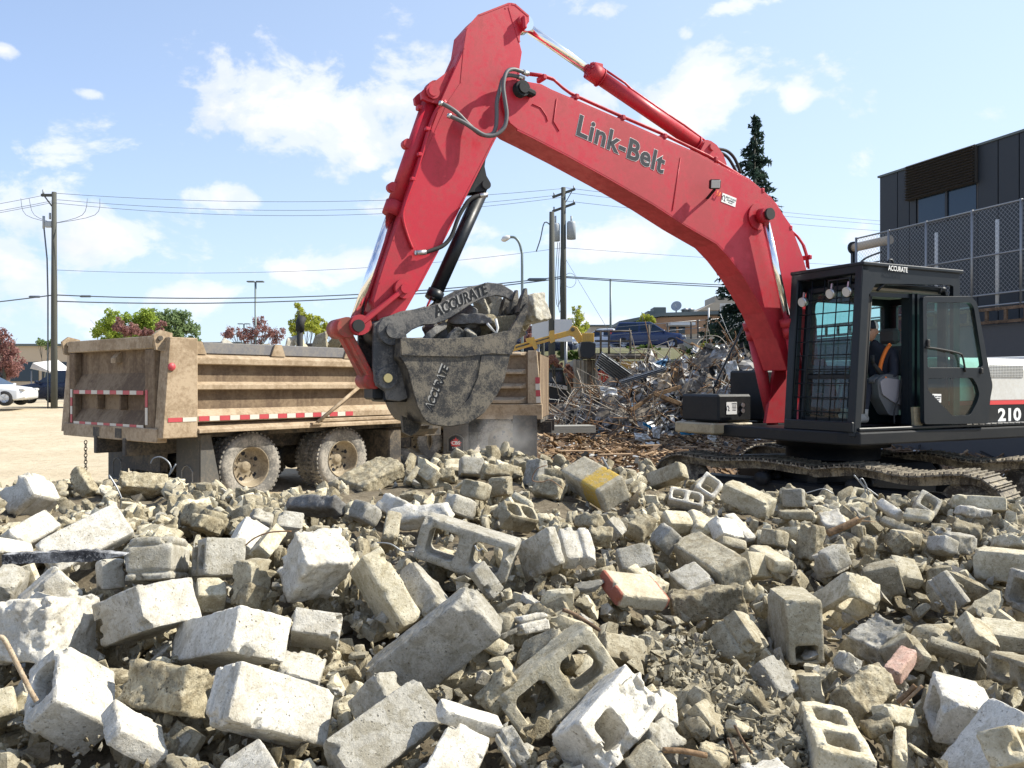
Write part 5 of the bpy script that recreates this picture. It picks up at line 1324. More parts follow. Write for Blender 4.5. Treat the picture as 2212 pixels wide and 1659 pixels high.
def build_upper():
 M = _M
 # deck
 fb = c4(1000, 1290); ft = c4(1000, 1195); zt, zb = ft.z, fb.z
 FX = fb.x
 mb = MB()
 mb.prism([(FX + .10, -1.40), (FX + .10, -.45), (FX + .06, 1.28), (FX - .04, YN + .05), (-3.25, YN + .05), (-3.25, -1.40)], zb, zt - .03, axis='z')
 d = mb.build('deck', M['black_paint'], E); bevel(d, .02, 2)
 mb = MB(); mb.box(((FX - 3.2) / 2, YN + .0, zt + .0), (FX + 3.1, .07, .04), bev=.01); mb.build('side_rail', M['cab_black'], E)
 # swing bearing and undercarriage body
 mb = MB(); mb.lathe([(.62, 0), (.62, .16), (.75, .17), (.75, .30)], (0, 0, zb - .30), (0, 0, 1), 40); mb.lathe([(.5, 0), (.5, .6)], (0, 0, .35), (0, 0, 1), 24)
 mb.build('swing_bearing', M['black_paint'], E)
 mb = MB(); mb.box((0, 0, .52), (1.9, 1.9, .50), Euler((0, 0, R(75))).to_matrix(), bev=.08); mb.build('car_body', M['black_paint'], E)
 # ---- cab guard frame
 F0 = c4(1010, 1190); F1 = c4(1068, 240)
 R1p = c4(1610, 285); R0 = c4(1610, 1160)
 zr = F1.z; zr2 = R1p.z
 cab = empty('tmp')
 bpy.data.objects.remove(cab)
 mb = MB()
 for y in (YN - .05, YF + .02): mb.seg((F0.x - .02, y, F0.z - .1), (F1.x, y, F1.z), .11, .12, up=(1, 0, 0), bev=.012)
 mb.seg((F1.x, YN, F1.z + .02), (F1.x, YF - .03, F1.z + .02), .12, .13, bev=.012)
 mb.seg((F0.x + .02, YN, F0.z + .02), (F0.x + .02, YF, F0.z + .02), .09, .12, bev=.01)
 frame = mb.build('guard_frame', M['cab_black'], E)
 # roof guard
 mb = MB()
 mb.prism([(F1.x + .07, F1.z + .04), (F1.x + .07, F1.z + .085), (R1p.x - .10, zr2 + .085), (R1p.x - .10, zr2 + .04)], YF - .05, YN + .03)
 roof = mb.build('roof_guard', M['cab_black'], E); bevel(roof, .01, 1)
 hdr = p4([(1045, 250), (1100, 275), (1110, 262), (1640, 300), (1640, 275), (1060, 222)])
 mb = MB()
 o = [(F1.x + .06, F1.z + .04), (R1p.x - .06, zr2 + .04), (R1p.x - .06, R0.z), (R1p.x + .07, R0.z), (R1p.x + .07, zr2 - .13), (R1p.x + .14, zr2 - .11), (F1.x - .18, F1.z - .16), (F1.x - .06, F1.z - .30), (F0.x - .08, F0.z), (F0.x + .02, F0.z)]
 plate(o, [], YN - .05, YN + .0, mb); plate(o, [], YF - .03, YF + .0, mb)
 sd = mb.build('guard_side', M['cab_black'], E); sd['kind'] = 'thing'; del sd['kind']
 mb = MB(); q = c4(1268, 222); mb.tube([(q.x - .045, YN - .12, q.z - .03), (q.x - .045, YN - .12, q.z + .06), (q.x - .02, YN - .12, q.z + .09), (q.x + .02, YN - .12, q.z + .09), (q.x + .045, YN - .12, q.z + .06), (q.x + .045, YN - .12, q.z - .03)], .016, 6)
 mb.build('lifting_eye', M['cab_black'], roof)
 q = c4(1246, 253); rt = (c4(1290, 258) - c4(1200, 247)).normalized(); rt = Vector((rt.x, 0, rt.z))
 put_text('lettering', 'ACCURATE', .085, M['letter_white'], roof, (q.x, YN + .034, q.z + .02), rt, (0, 0, 1), extrude=.001, offset=.001, xscale=.8)
 # front grille bars between the posts
 def fp(t, s):      # t 0..1 up the post, s 0..1 from near to far post
  return Vector((F0.x + (F1.x - F0.x) * t, YN - .05 + (YF + .02 - (YN - .05)) * s, F0.z + (F1.z - F0.z) * t))
 for k in range(9):
  t = .10 + .092 * k
  mb = MB(); mb.cyl(fp(t, .03), fp(t, .97), .008, 6); mb.build('grille_bar', M['cab_black'], frame)
 for s in (.14, .34, .54, .74, .93):
  mb = MB(); a = fp(.02, s); b = fp(.97, s); mb.cyl(a + Vector((.012, 0, 0)), b + Vector((.012, 0, 0)), .008, 6); mb.build('grille_bar', M['cab_black'], frame)
 # round work lamps at the top of the grille
 for (x, y, s) in ((675, 380, .82), (865, 366, .38), (965, 350, .13)):
  c = fp(.865 if s < .5 else .83, s); c.x += .07
  mb = MB(); dr = Vector((1, .0, -.25)).normalized(); mb.cyl(c - dr * .03, c + dr * .03, .058, 18); mb.seg(c, c + Vector((-.02, 0, .12)), .02, .02)
  l = mb.build('round_lamp', M['steel'], E)
  mb = MB(); mb.cyl(c + dr * .031, c + dr * .036, .052, 18); mb.build('lens', M['lens'], l)
 mb = MB(); a = fp(.95, .10); a.x += .08; b = fp(.95, .42); b.x += .08
 mb.tube([a + Vector((-.05, 0, -.16)), a + Vector((0, 0, -.10)), a, b, b + Vector((0, 0, -.1))], .012, 7); mb.build('lamp_bar', M['cab_black'], E)
 # ---- the glazed cab inside the guard
 CX1 = F0.x - .14; tilt = (F1.x - F0.x) / (F1.z - F0.z)
 z0, z1 = zt, F1.z - .17
 def fx(z): return CX1 + (z - z0) * tilt
 RX = R1p.x + .02
 ci = YF + .08
 # pillars and beams
 mb = MB()
 for y in (ci + .02, YN - .16):
  mb.seg((fx(z0), y, z0), (fx(z1), y, z1), .07, .08, up=(1, 0, 0), bev=.015)
 mb.seg((fx(z1), ci, z1), (fx(z1), YN - .14, z1), .08, .09, bev=.02); mb.seg((fx(z0 + .62), ci, z0 + .62), (fx(z0 + .62), YN - .14, z0 + .62), .04, .05)
 mb.seg((fx(z0 + .04), ci, z0 + .05), (fx(z0 + .04), YN - .14, z0 + .05), .06, .14)
 mb.box(((fx(z1) + RX) / 2, (ci + YN - .12) / 2, z1 + .03), (fx(z1) - RX, YN - .12 - ci, .07), bev=.02)
 mb.build('cab_frame', M['cab_black'], E)
 mb = MB(); mb.box(((fx(z1) + RX) / 2 - .03, (ci + YN - .14) / 2, z1 - .02), (fx(z1) - RX - .14, YN - .22 - ci, .03)); mb.build('ceiling_liner', M['beige_liner'], E)
 # sun shield / window frame bar above the door opening
 mb = MB(); a = c4(1150, 365); b = c4(1195, 325); c = c4(1530, 350); d2 = c4(1520, 385)
 mb.tube([(a.x, YN - .03, a.z), (b.x, YN - .03, b.z), (c.x, YN - .03, c.z), (d2.x, YN - .03, d2.z)], .018, 8)
 mb.seg((c4(1130, 380).x, YN - .1, c4(1130, 385).z), (c4(1700, 400).x, YN - .1, c4(1700, 412).z), .04, .05)
 mb.build('rain_rail', M['cab_black'], E)
 # windscreen: clear upper and lower pane
 for (za, zb2) in ((z0 + .66, z1 - .05), (z0 + .12, z0 + .59)):
  mb = MB(); mb.add([(fx(za), ci + .06, za), (fx(za), YN - .2, za), (fx(zb2), YN - .2, zb2), (fx(zb2), ci + .06, zb2)], [(0, 1, 2, 3)])
  g = mb.build('windscreen', M['cab_glass'], E)
 # far side wall and rear wall with windows
 zs = z0 + .75
 mb = MB()
 ow = [(fx(z0), z0), (fx(z1), z1), (RX, z1), (RX, z0)]
 plate(ow, [rounded([(fx(zs) - .12, zs + .02), (fx(z1) - .12, z1 - .12), (RX + .62, z1 - .12), (RX + .62, zs + .02)], .06), rounded([(RX + .52, zs + .02), (RX + .52, z1 - .12), (RX + .12, z1 - .12), (RX + .12, zs + .02)], .06), rounded([(fx(z0 + .1) - .14, z0 + .12), (fx(z0 + .6) - .14, z0 + .62), (RX + .75, z0 + .62), (RX + .75, z0 + .12)], .05)], ci - .03, ci + .01, mb)
 mb.build('side_wall', M['cab_black'], E)
 mb = MB(); mb.add([(fx(z0) - .1, ci, z0 + .1), (RX + .1, ci, z0 + .1), (RX + .1, ci, z1 - .1), (fx(z1) - .1, ci, z1 - .1)], [(0, 1, 2, 3)]); mb.build('side_window', M['cab_glass'], E)
 mb = MB()
 for (yy0, yy1, za, zb2) in ((ci, YN - .12, z0, zs), (ci, YN - .12, z1 - .12, z1), (ci, ci + .12, zs, z1 - .12), (YN - .24, YN - .12, zs, z1 - .12)):
  mb.box((RX, (yy0 + yy1) / 2, (za + zb2) / 2), (.05, yy1 - yy0 - .002, zb2 - za - .002))
 mb.build('rear_wall', M['cab_black'], E)
 mb = MB(); mb.add([(RX + .01, ci + .1, zs), (RX + .01, YN - .22, zs), (RX + .01, YN - .22, z1 - .12), (RX + .01, ci + .1, z1 - .12)], [(0, 1, 2, 3)]); mb.build('rear_window', M['cab_glass'], E)
 # door pillar (B post) with vertical ribs, sill
 mb = MB()
 bq = p4([(1340, 385), (1400, 388), (1398, 1165), (1338, 1165)], YN - .06)
 for k in range(4):
  t0 = k / 4 + .02; t1 = (k + 1) / 4 - .03
  L = lambda a, b, t: (a[0] + (b[0] - a[0]) * t, a[1] + (b[1] - a[1]) * t)
  mb.prism([L(bq[0], bq[1], t0), L(bq[0], bq[1], t1), L(bq[3], bq[2], t1), L(bq[3], bq[2], t0)], YN - .16, YN - .05 - .02 * (k % 2))
 mb.prism([bq[0], bq[1], bq[2], bq[3]], YN - .2, YN - .10)
 mb.build('door_pillar', M['cab_black'], E)
 # front door post just behind the grille post
 mb = MB(); a = c4(1085, 380, YN - .1); b = c4(1040, 1100, YN - .1); mb.seg((a.x, YN - .12, a.z), (b.x, YN - .12, b.z), .06, .06, up=(1, 0, 0)); mb.tube([(a.x - .05, YN - .10, a.z), (b.x - .05, YN - .10, b.z)], .014, 6); mb.build('door_seal', M['rubber'], E)
 mb = MB(); a = c4(1340, 1060, YN - .04); b = c4(1395, 1170, YN - .04); mb.prism([(a.x, a.z), (b.x, a.z), (b.x + .01, b.z), (a.x - .02, b.z)], YN - .05, YN - .01); mb.build('worn_patch', M['step_tan'], E)
 # open door folded back along the side
 YD = YN + .07
 outer = rounded(p4([(1400, 405), (1685, 402), (1722, 440), (1792, 830), (1815, 930), (1800, 1010), (1790, 1158), (1408, 1162)], YD), .05)
 h1 = rounded(p4([(1422, 440), (1682, 440), (1703, 470), (1757, 812), (1745, 826), (1427, 826)], YD), .04)
 h2 = rounded(p4([(1428, 890), (1696, 886), (1722, 930), (1736, 985), (1718, 1040), (1680, 1108), (1575, 1112), (1428, 955)], YD), .04)
 dm = plate(outer, [h1, h2], YD - .035, YD + .02); door = dm.build('door', M['cab_black'], E); bevel(door, .008, 1)
 for hh in (h1, h2):
  mb = MB(); mb.add([(p[0], YD - .01, p[1]) for p in hh], [tuple(range(len(hh)))]); mb.build('door_window', M['door_glass'], door)
 mb = MB(); q = [c4(*p, YD + .03) for p in ((1425, 705), (1500, 715), (1620, 740), (1645, 765), (1660, 850))]; mb.tube(smooth_path(q), .012, 7)
 mb.build('grab_bar', M['rubber'], door)
 mb = MB(); q = c4(1440, 680, YD + .03); mb.box((q.x, YD + .03, q.z), (.05, .03, .09), bev=.01); q = c4(1757, 845, YD + .03); mb.box((q.x, YD + .02, q.z), (.05, .05, .07), bev=.01); mb.build('latch', M['rubber'], door)
 q = c4(1492, 1007, YD + .0); stick(door, (q.x, YD - .004, q.z), (-1, 0, -.02), (0, 0, 1), .17, .105, 'sticker_white', [("RENT 'N SAVE", .022, .022, .02), ('EQUIPMENT', .02, .022, -.006), ('604-218-0057', .012, .022, -.028)], icon=True)
 # seat, console, levers
 sy = .92
 hb = c4(1205, 640, sy); sb = c4(1225, 780, sy)
 mb = MB(); mb.box((hb.x - .02, sy, hb.z), (.12, .27, .20), bev=.04); mb.box((sb.x - .06, sy, sb.z - .02), (.14, .46, .48), Euler((0, R(-8), 0)).to_matrix(), bev=.05)
 mb.box((sb.x + .20, sy, sb.z - .30), (.48, .46, .13), bev=.05)
 mb.build('seat', M['seat_grey'], E)
 cq = rounded(p4([(1150, 905), (1185, 885), (1318, 905), (1312, 1062), (1230, 1030), (1165, 985)], YN - .25), .04)
 cq2 = rounded(p4([(1128, 900), (1180, 862), (1345, 885), (1345, 1100), (1200, 1110), (1140, 1000)], YN - .28), .05)
 mb = MB(); mb.prism(cq2, YN - .42, YN - .26); mb.build('console', M['seat_grey'], E)
 mb = MB(); mb.prism(cq, YN - .261, YN - .24); mb.build('console_panel', M['console_grey'], E)
 mb = MB(); a = c4(1165, 870, YN - .34); b = c4(1112, 800, YN - .34); mb.tube([(a.x, YN - .34, a.z), ((a.x + b.x) / 2, YN - .34, (a.z + b.z) / 2), (b.x, YN - .34, b.z)], [.035, .03, .018], 8); mb.cyl((b.x, YN - .34, b.z), (b.x + .01, YN - .34, b.z + .10), .022, 10); mb.build('control_lever', M['rubber'], E)
 mb = MB(); q = [c4(*p, YN - .2) for p in ((1285, 760), (1290, 830), (1280, 900), (1268, 1000), (1240, 1080), (1238, 1160))]; mb.tube(smooth_path(q), .011, 6); mb.build('hose', M['rubber'], E)
 mb = MB()
 for y in (.62, .86):
  mb.tube([(fx(z0) - .28, y, z0 + .02), (fx(z0) - .25, y, z0 + .25), (fx(z0) - .32, y, z0 + .52)], .014, 6); mb.box((fx(z0) - .22, y, z0 + .12), (.10, .09, .02), Euler((0, R(-35), 0)).to_matrix())
 mb.box((fx(z0) - .12, .5, z0 + .35), (.08, .12, .42), bev=.02)
 mb.build('pedals', M['black_paint'], E)
 # monitor side panel with dust glimpsed through the windscreen
 mb = MB(); mb.box((fx(z0) - .20, ci + .12, z0 + .55), (.12, .1, .26), bev=.02); mb.build('monitor', M['black_paint'], E)
 # ---- engine housing, side doors and counterweight
 yb = YN - .03
 tz = c4(1800, 766, yb).z; zw = c4(1810, 1022, yb).z; zr0 = c4(1810, 1046, yb).z; zbk = c4(1810, 1165, yb).z
 x0 = RX - .06
 mb = MB(); mb.prism([(x0, yb)] + [(x0, -1.3), (-3.0, -1.3), (-3.0, yb)], zt - .01, zbk + .02, axis='z'); mb.build('body_base', M['black_paint'], E)
 prof = [(yb, zw), (yb, tz - .16), (yb - .05, tz - .06), (yb - .16, tz), (-1.1, tz), (-1.3, tz - .12), (-1.3, zw)]
 mb = MB(); mb.prism(prof, x0, -2.62, axis='x'); hood = mb.build('hood', M['white_paint'], E); bevel(hood, .012, 2)
 mb = MB(); mb.box(((x0 - 2.62) / 2, 0.02, (zw + zr0) / 2), (x0 + 2.62, 2 * yb + .006 - .04, zw - zr0)); mb.build('red_stripe', M['sticker_red'], E)
 mb = MB(); mb.box(((x0 - 2.62) / 2, 0.0, (zr0 + zbk) / 2 - .0), (x0 + 2.62, 2 * yb - .0, zr0 - zbk - .003)); mb.build('lower_panel', M['black_paint'], E)
 mb = MB(); mb.prism([(-2.63, -1.32), (-2.63, 1.32), (-2.95, 1.30), (-3.22, .95), (-3.3, 0), (-3.22, -.95), (-2.95, -1.3)], zt - .1, tz + .05, axis='z'); cw = mb.build('counterweight', M['white_paint'], E); bevel(cw, .03, 2)
 a = c4(1800, 810, yb); b = c4(2000, 885, yb)
 nx, nz = 22, 8
 mb = MB(); mb.box(((a.x + b.x) / 2, yb + .004, (a.z + b.z) / 2), (abs(a.x - b.x), .006, abs(a.z - b.z)), bev=.002); gr = mb.build('grille', M['white_paint'], E)
 mb = MB()
 for i in range(nx):
  for j in range(nz):
   mb.box((b.x + (a.x - b.x) * (i + .5) / nx, yb + .0082, b.z + (a.z - b.z) * (j + .5) / nz), (abs(a.x - b.x) / nx * .6, .0015, abs(a.z - b.z) / nz * .5))
 s2 = mb.build('vent_slots', M['black_paint'], gr, fix=False); s2['kind'] = 'stuff'
 zc = (c4(1900, 1070, yb).z + c4(1900, 1148, yb).z) / 2; xa = c4(1850, 1100, yb).x
 me = text_mesh('210', 1, M['letter_white'], offset=.03); hgt = max(v.co.y for v in me.vertices) - min(v.co.y for v in me.vertices); wid = max(v.co.x for v in me.vertices) - min(v.co.x for v in me.vertices)
 sz = (c4(1900, 1070, yb).z - c4(1900, 1148, yb).z) / hgt
 put_text('lettering', '210', sz, M['letter_white'], E, (xa - wid * sz * .78, yb + .003, zc), (-1, 0, 0), (0, 0, 1), extrude=.001, offset=.035 * sz, xscale=1.5)
 mb = MB()
 for k in range(10): mb.box((x0 - .15 - k * .13, YN + .02, zt + .02), (.10, .05, .012))
 mb.build('step_tread', M['steel'], E)['kind'] = 'stuff'
 # ---- right-hand front: tool box, step, handrail
 TY = -.62
 tb = [xl(*conv_R4(x, y), TY) for (x, y) in ((190, 985), (470, 1150))]
 xb0, xb1 = tb[0].x, tb[0].x - .62
 zt1 = tb[0].z; zb1 = xl(*conv_R4(190, 1150), TY).z
 mb = MB(); mb.box(((xb0 + xb1) / 2 - .0, -1.0, (zt1 + zb1) / 2), (xb0 - xb1, .78, zt1 - zb1), bev=.03); box = mb.build('tool_box', M['black_paint'], E)
 q = xl(*conv_R4(298, 1078), TY + .005)
 YB = -.61
 stick(box, (xb0 - .24, YB + .004, (zt1 + zb1) / 2), (-1, 0, 0), (0, 0, 1), .19, .17, 'sticker_white', [('DANGER', .026, .045, .06), ('KEEP CLEAR', .016, .045, .03), ('OF SWING AREA', .012, .045, .01), ('MACHINE MAY', .012, .045, -.01), ('CAUSE INJURY', .012, .045, -.03)], icon=True)
 mb = MB()
 for k in range(2): mb.cyl((xb0 - .44, YB, (zt1 + zb1) / 2 + .04 - .08 * k), (xb0 - .44, YB + .02, (zt1 + zb1) / 2 + .04 - .08 * k), .03, 12)
 mb.build('light_cluster', M['steel'], box)
 mb = MB(); mb.box(((xb0 + xb1) / 2 + .05, -1.0, zb1 - .09), (xb0 - xb1 + .12, .82, .15), bev=.02); mb.build('step_box', M['step_tan'], E)
 mb = MB(); hp = [xl(*conv_R4(x, y), -1.36) for (x, y) in ((195, 1140), (175, 1070), (168, 960), (180, 915), (345, 575), (355, 560), (380, 655))]
 mb.tube(smooth_path(hp[:6], 3), .016, 7); mb.build('handrail', M['cab_black'], E)
 mb = MB(); mb.box((.1, -1.0, (zt + 2.0) / 2), (1.1, .7, 2.0 - zt), bev=.03); mb.box((-1.0, -.9, (zt + 2.05) / 2), (1.1, .9, 2.05 - zt), bev=.03); mb.build('fuel_tank', M['black_paint'], E)
 # boom foot brackets
 mb = MB(); bf = xl(1725, 800, 0)
 for y in (-.3, .26): mb.prism([(bf.x + .35, zt), (bf.x + .15, bf.z + .15), (bf.x - .15, bf.z + .15), (bf.x - .6, zt)], y, y + .05)
 mb.build('boom_bracket', M['red'], E)
 return zb
def track_shoe_mesh():
 mb = MB(); w, p = .60, .178
 mb.box((0, 0, 0), (p, w, .018))
 for x in (-p * .42, 0.0, p * .38): mb.box((x, 0, .022), (.016, w, .026 if x else .022))
 mb.box((0, -.10, -.035), (p * 1.02, .035, .05)); mb.box((0, .10, -.035), (p * 1.02, .035, .05))
 return mb.mesh('track_shoe', _M['track_steel'])
def build_tracks():
 M = _M
 ang = math.atan2(-.7, .7)            # world heading of the crawlers
 shoe = track_shoe_mesh()
 u = Vector((math.cos(ang), math.sin(ang), 0)); n = Vector((-u.y, u.x, 0))
 c0 = EX0.copy()
 for k, off in enumerate((-1.19, 1.19)):
  C0 = c0 + n * off
  mb = MB()
  mb.box((0, 0, .38), (3.2, .34, .40), bev=.03)
  mb.box((1.62, 0, .36), (.5, .30, .18), bev=.03); mb.box((-1.62, 0, .36), (.5, .30, .18), bev=.03)
  mb.box((0, .6 * (1 if k == 0 else -1), .48), (.9, 1.2, .22), bev=.03)
  tf = mb.build('track_frame', M['black_paint'], E)
  Mw = Matrix.Rotation(ang, 4, 'Z'); Mw.translation = C0 + u * .28 + Vector((0, 0, -.03))
  tf.matrix_local = E.matrix_basis.inverted() @ Mw
  L, RR = 1.85, .38; cz = .42
  for (x, nm) in ((L, 'sprocket'), (-L, 'idler_wheel')):
   mb = MB(); mb.lathe([(.0, -.16), (RR * .45, -.16), (RR * .5, -.09), (RR * .93, -.07), (RR * .93, .07), (RR * .5, .09), (RR * .45, .16), (0, .16)], (x, 0, cz), (0, 1, 0), 32)
   mb.build(nm, M['track_steel'], tf)
  for i in range(7):
   mb = MB(); mb.lathe([(0, -.2), (.09, -.2), (.1, -.1), (.075, -.09), (.075, .09), (.1, .1), (.09, .2), (0, .2)], (-1.25 + i * .417, 0, .14), (0, 1, 0), 18); mb.build('track_roller', M['black_paint'], tf)
  for i in (-.6, .6):
   mb = MB(); mb.lathe([(0, -.25), (.09, -.25), (.1, -.1), (.06, -.09), (.06, .09), (.1, .1), (.09, .25), (0, .25)], (i, 0, .60), (0, 1, 0), 18); mb.build('carrier_roller', M['black_paint'], tf)
  for sd in (-.10, .10):
   pp = []
   for i in range(41): xx = -L + 2 * L * i / 40; pp.append((xx, sd, cz + RR - .03 - .055 * (1 - math.cos(2 * math.pi * (xx + L) / (2 * L) * 3)) / 2 * (0.6 + .5 * (xx > 0))))
   for i in range(1, 16): a = math.pi / 2 - math.pi * i / 16; pp.append((L + (RR - .03) * math.cos(a), sd, cz + (RR - .03) * math.sin(a)))
   for i in range(21): pp.append((L - 2 * L * i / 20, sd, cz - RR + .03))
   for i in range(1, 16): a = -math.pi / 2 - math.pi * i / 16; pp.append((-L + (RR - .03) * math.cos(a), sd, cz + (RR - .03) * math.sin(a)))
   pp.append(pp[0]); mb = MB()
   for a_, b_ in zip(pp[:-1], pp[1:]): mb.seg(a_, b_, .05, .10, ext=.012)
   mb.build('track_chain', M['track_steel'], tf)
  # closed path: top run with sag between carriers, two half circles, flat bottom
  path = []
  N = 400
  for i in range(60):
   x = -L + 2 * L * i / 60
   sag = -.055 * (1 - math.cos(2 * math.pi * (x + L) / (2 * L) * 3)) / 2 * (0.6 + .5 * (x > 0)) + .01
   path.append((x, cz + RR + .03 + sag))
  for i in range(40): a = math.pi / 2 - math.pi * i / 40; path.append((L + (RR + .03) * math.cos(a), cz + (RR + .03) * math.sin(a)))
  for i in range(60): path.append((L - 2 * L * i / 60, cz - RR - .03))
  for i in range(40): a = -math.pi / 2 - math.pi * i / 40; path.append((-L + (RR + .03) * math.cos(a), cz + (RR + .03) * math.sin(a)))
  P = np.array(path + [path[0]]); seg = np.hypot(*np.diff(P, axis=0).T); cum = np.concatenate([[0], np.cumsum(seg)])
  ns = 53; pitch = cum[-1] / ns
  for i in range(ns):
   s = i * pitch; x = np.interp(s, cum, P[:, 0]); z = np.interp(s, cum, P[:, 1])
   x2 = np.interp((s + pitch * .5) % cum[-1], cum, P[:, 0]); z2 = np.interp((s + pitch * .5) % cum[-1], cum, P[:, 1])
   x1 = np.interp((s - pitch * .5) % cum[-1], cum, P[:, 0]); z1 = np.interp((s - pitch * .5) % cum[-1], cum, P[:, 1])
   a = math.atan2(z2 - z1, x2 - x1)
   o = bpy.data.objects.new('track_shoe', shoe); COL.objects.link(o); o.parent = tf
   o.location = (x, 0, z); o.rotation_euler = (0, -a, 0)
def skin_body(name, verts, edges, radii, mat, parent, levels=2, root=0):
 me = bpy.data.meshes.new(name); me.from_pydata([tuple(v) for v in verts], edges, []); me.update()
 o = bpy.data.objects.new(name, me); COL.objects.link(o)
 if parent: o.parent = parent
 sk = o.modifiers.new('skin', 'SKIN'); 
 for i, r in enumerate(radii):
  r = (r, r) if not isinstance(r, tuple) else r
  me.skin_vertices[0].data[i].radius = r
  me.skin_vertices[0].data[i].use_root = (i == root)
 sk.use_smooth_shade = True
 sb = o.modifiers.new('sub', 'SUBSURF'); sb.levels = levels; sb.render_levels = levels
 me.materials.append(mat)
 return o
def build_operator():
 M = _M; y = .92
 P = empty('person', EX0 + FW * 0 , EXYAW)
 tag(P, 'operator seated in the open cab in cap, navy jacket and orange vest', 'person')
 hd = c4(1100, 612, y); hip = c4(1200, 880, y); hip = Vector((hd.x - .22, y, hd.z - .72))
 ch = Vector((hd.x - .17, y, hd.z - .34)); nk = Vector((hd.x - .07, y, hd.z - .17))
 kn = Vector((hip.x + .46, 0, hip.z + .08)); ft = Vector((hip.x + .56, 0, hip.z - .38))
 V = [hip, hip + Vector((.0, 0, .2)), ch, nk, nk + Vector((.03, 0, .07))]; R_ = [(.15, .17), (.13, .16), (.14, .19), (.06, .06), (.055, .055)]
 Ed = [(0, 1), (1, 2), (2, 3), (3, 4)]
 for s in (1, -1):
  b = len(V)
  V += [ch + Vector((.0, s * .20, .06)), ch + Vector((.06, s * .25, -.22)), ch + Vector((.30, s * .22, -.26))]; R_ += [.075, .058, .042]
  Ed += [(2, b), (b, b + 1), (b + 1, b + 2)]
  b = len(V)
  V += [hip + Vector((.08, s * .12, 0)), Vector((kn.x, y + s * .14, kn.z)), Vector((ft.x - .02, y + s * .14, ft.z + .04))]; R_ += [.10, .075, .05]
  Ed += [(0, b), (b, b + 1), (b + 1, b + 2)]
 body = skin_body('body', V, Ed, R_, M['navy_cloth'], P)
 # head with nose, ears
 mb = MB()
 import bmesh
 bm = bmesh.new(); bmesh.ops.create_uvsphere(bm, u_segments=24, v_segments=18, radius=.1)
 for v in bm.verts:
  c = v.co; x, yy, z = c
  c.x *= 1.05; c.y *= .80; c.z *= 1.22
  if z < -.02: c.x = c.x * (1 - .25 * (-z / .1)) + .012; c.y *= 1 - .28 * (-z / .1)
  if x > .07 and abs(yy) < .03 and -.035 < z < .015: c.x += .018 * (1 - abs(yy) / .03)
  if x > .06 and -.062 < z < -.045: c.x -= .004
  if x > .05 and .012 < z < .03 and .02 < abs(yy) < .05: c.x -= .006
 for s in (1, -1):
  r = bmesh.ops.create_uvsphere(bm, u_segments=8, v_segments=8, radius=.028)
  for v in r['verts']: v.co.y *= .35; v.co.x = v.co.x * .7 - .008; v.co.y += s * .083; v.co.z -= .01
 me = bpy.data.meshes.new('head'); bm.to_mesh(me); bm.free(); me.materials.append(M['skin']); [setattr(p, 'use_smooth', True) for p in me.polygons]
 h = link_mesh('head', me, None, P); h.location = hd; h.rotation_euler = (0, R(4), R(14))
 for s in (1, -1):
  mb = MB(); mb.lathe([(0, 0), (.008, .002), (.010, .006), (0, .012)], (.084, s * .032, .018), (1, s * .35, 0), 10); mb.build('eye', M['letter_black'], h)
 # cap: dark front, white mesh back, peak
 mb = MB(); mb.lathe([(.0955, 0.0), (.097, .03), (.088, .07), (.06, .10), (.0, .115)], (-.004, 0, .035), (0, 0, 1), 28)
 cp = mb.build('cap', M['sticker_white'], h); cp.scale = (1.12, .90, 1)
 mb = MB(); prof = []
 Vs = []; Fs = []
 for i in range(9):
  a = -1.15 + 2.3 * i / 8
  for (r, z) in ((.0985, .034), (.100, .06), (.090, .103), (.055, .137)): Vs.append((r * math.cos(a) - .004, r * math.sin(a), z))
 for i in range(8):
  for j in range(3): Fs.append((i * 4 + j, i * 4 + j + 1, i * 4 + 5 + j, i * 4 + 4 + j))
 mb.add(Vs, Fs, True); cf = mb.build('cap_front', M['navy_cloth'], h); cf.scale = (1.13, .91, 1.02); solidify(cf, .004, 1)
 mb = MB(); mb.prism([(.07, -.075), (.12, -.068), (.165, -.03), (.17, 0), (.165, .03), (.12, .068), (.07, .075)], .036, .044, axis='z'); mb.build('cap_peak', M['navy_cloth'], h)
 # vest strips
 mb = MB()
 for s in (1, -1):
  mb.tube(smooth_path([ch + Vector((.02, s * .16, .17)), ch + Vector((.12, s * .17, .08)), ch + Vector((.165, s * .14, -.08)), ch + Vector((.17, s * .13, -.24))]), .024, 8)
 v = mb.build('vest_strip', M['orange_cloth'], P); v['kind'] = 'thing'; del v['kind']
 mb = MB(); kk = Vector((kn.x - .25, y + .24, kn.z + .0)); mb.seg((hip.x + .18, y + .225, hip.z - .05), (hip.x + .44, y + .225, hip.z + .035), .02, .05, bev=.008); mb.build('trouser_stripe', M['orange_cloth'], P)
 mb = MB(); mb.seg(ch + Vector((.24, .26, -.27)), ch + Vector((.29, .26, -.27)), .09, .09, bev=.03); mb.build('cuff', M['orange_cloth'], P)
 # gloved hands on the levers: palm and five curled fingers each
 for s in (1, -1):
  w = ch + Vector((.32, s * .22, -.26)); V = [w, w + Vector((.07, 0, .0))]; R_ = [(.032, .022), (.040, .022)]; Ed = [(0, 1)]
  for k in range(4):
   b = len(V); o = Vector((.09, (k - 1.5) * .021, .0)); ln = (.030, .036, .033, .026)[k]
   V += [w + o, w + o + Vector((ln, 0, -.016)), w + o + Vector((ln + .004, 0, -.045)), w + o + Vector((ln - .022, 0, -.056))]; R_ += [.011, .0105, .0095, .0085]
   Ed += [(1, b), (b, b + 1), (b + 1, b + 2), (b + 2, b + 3)]
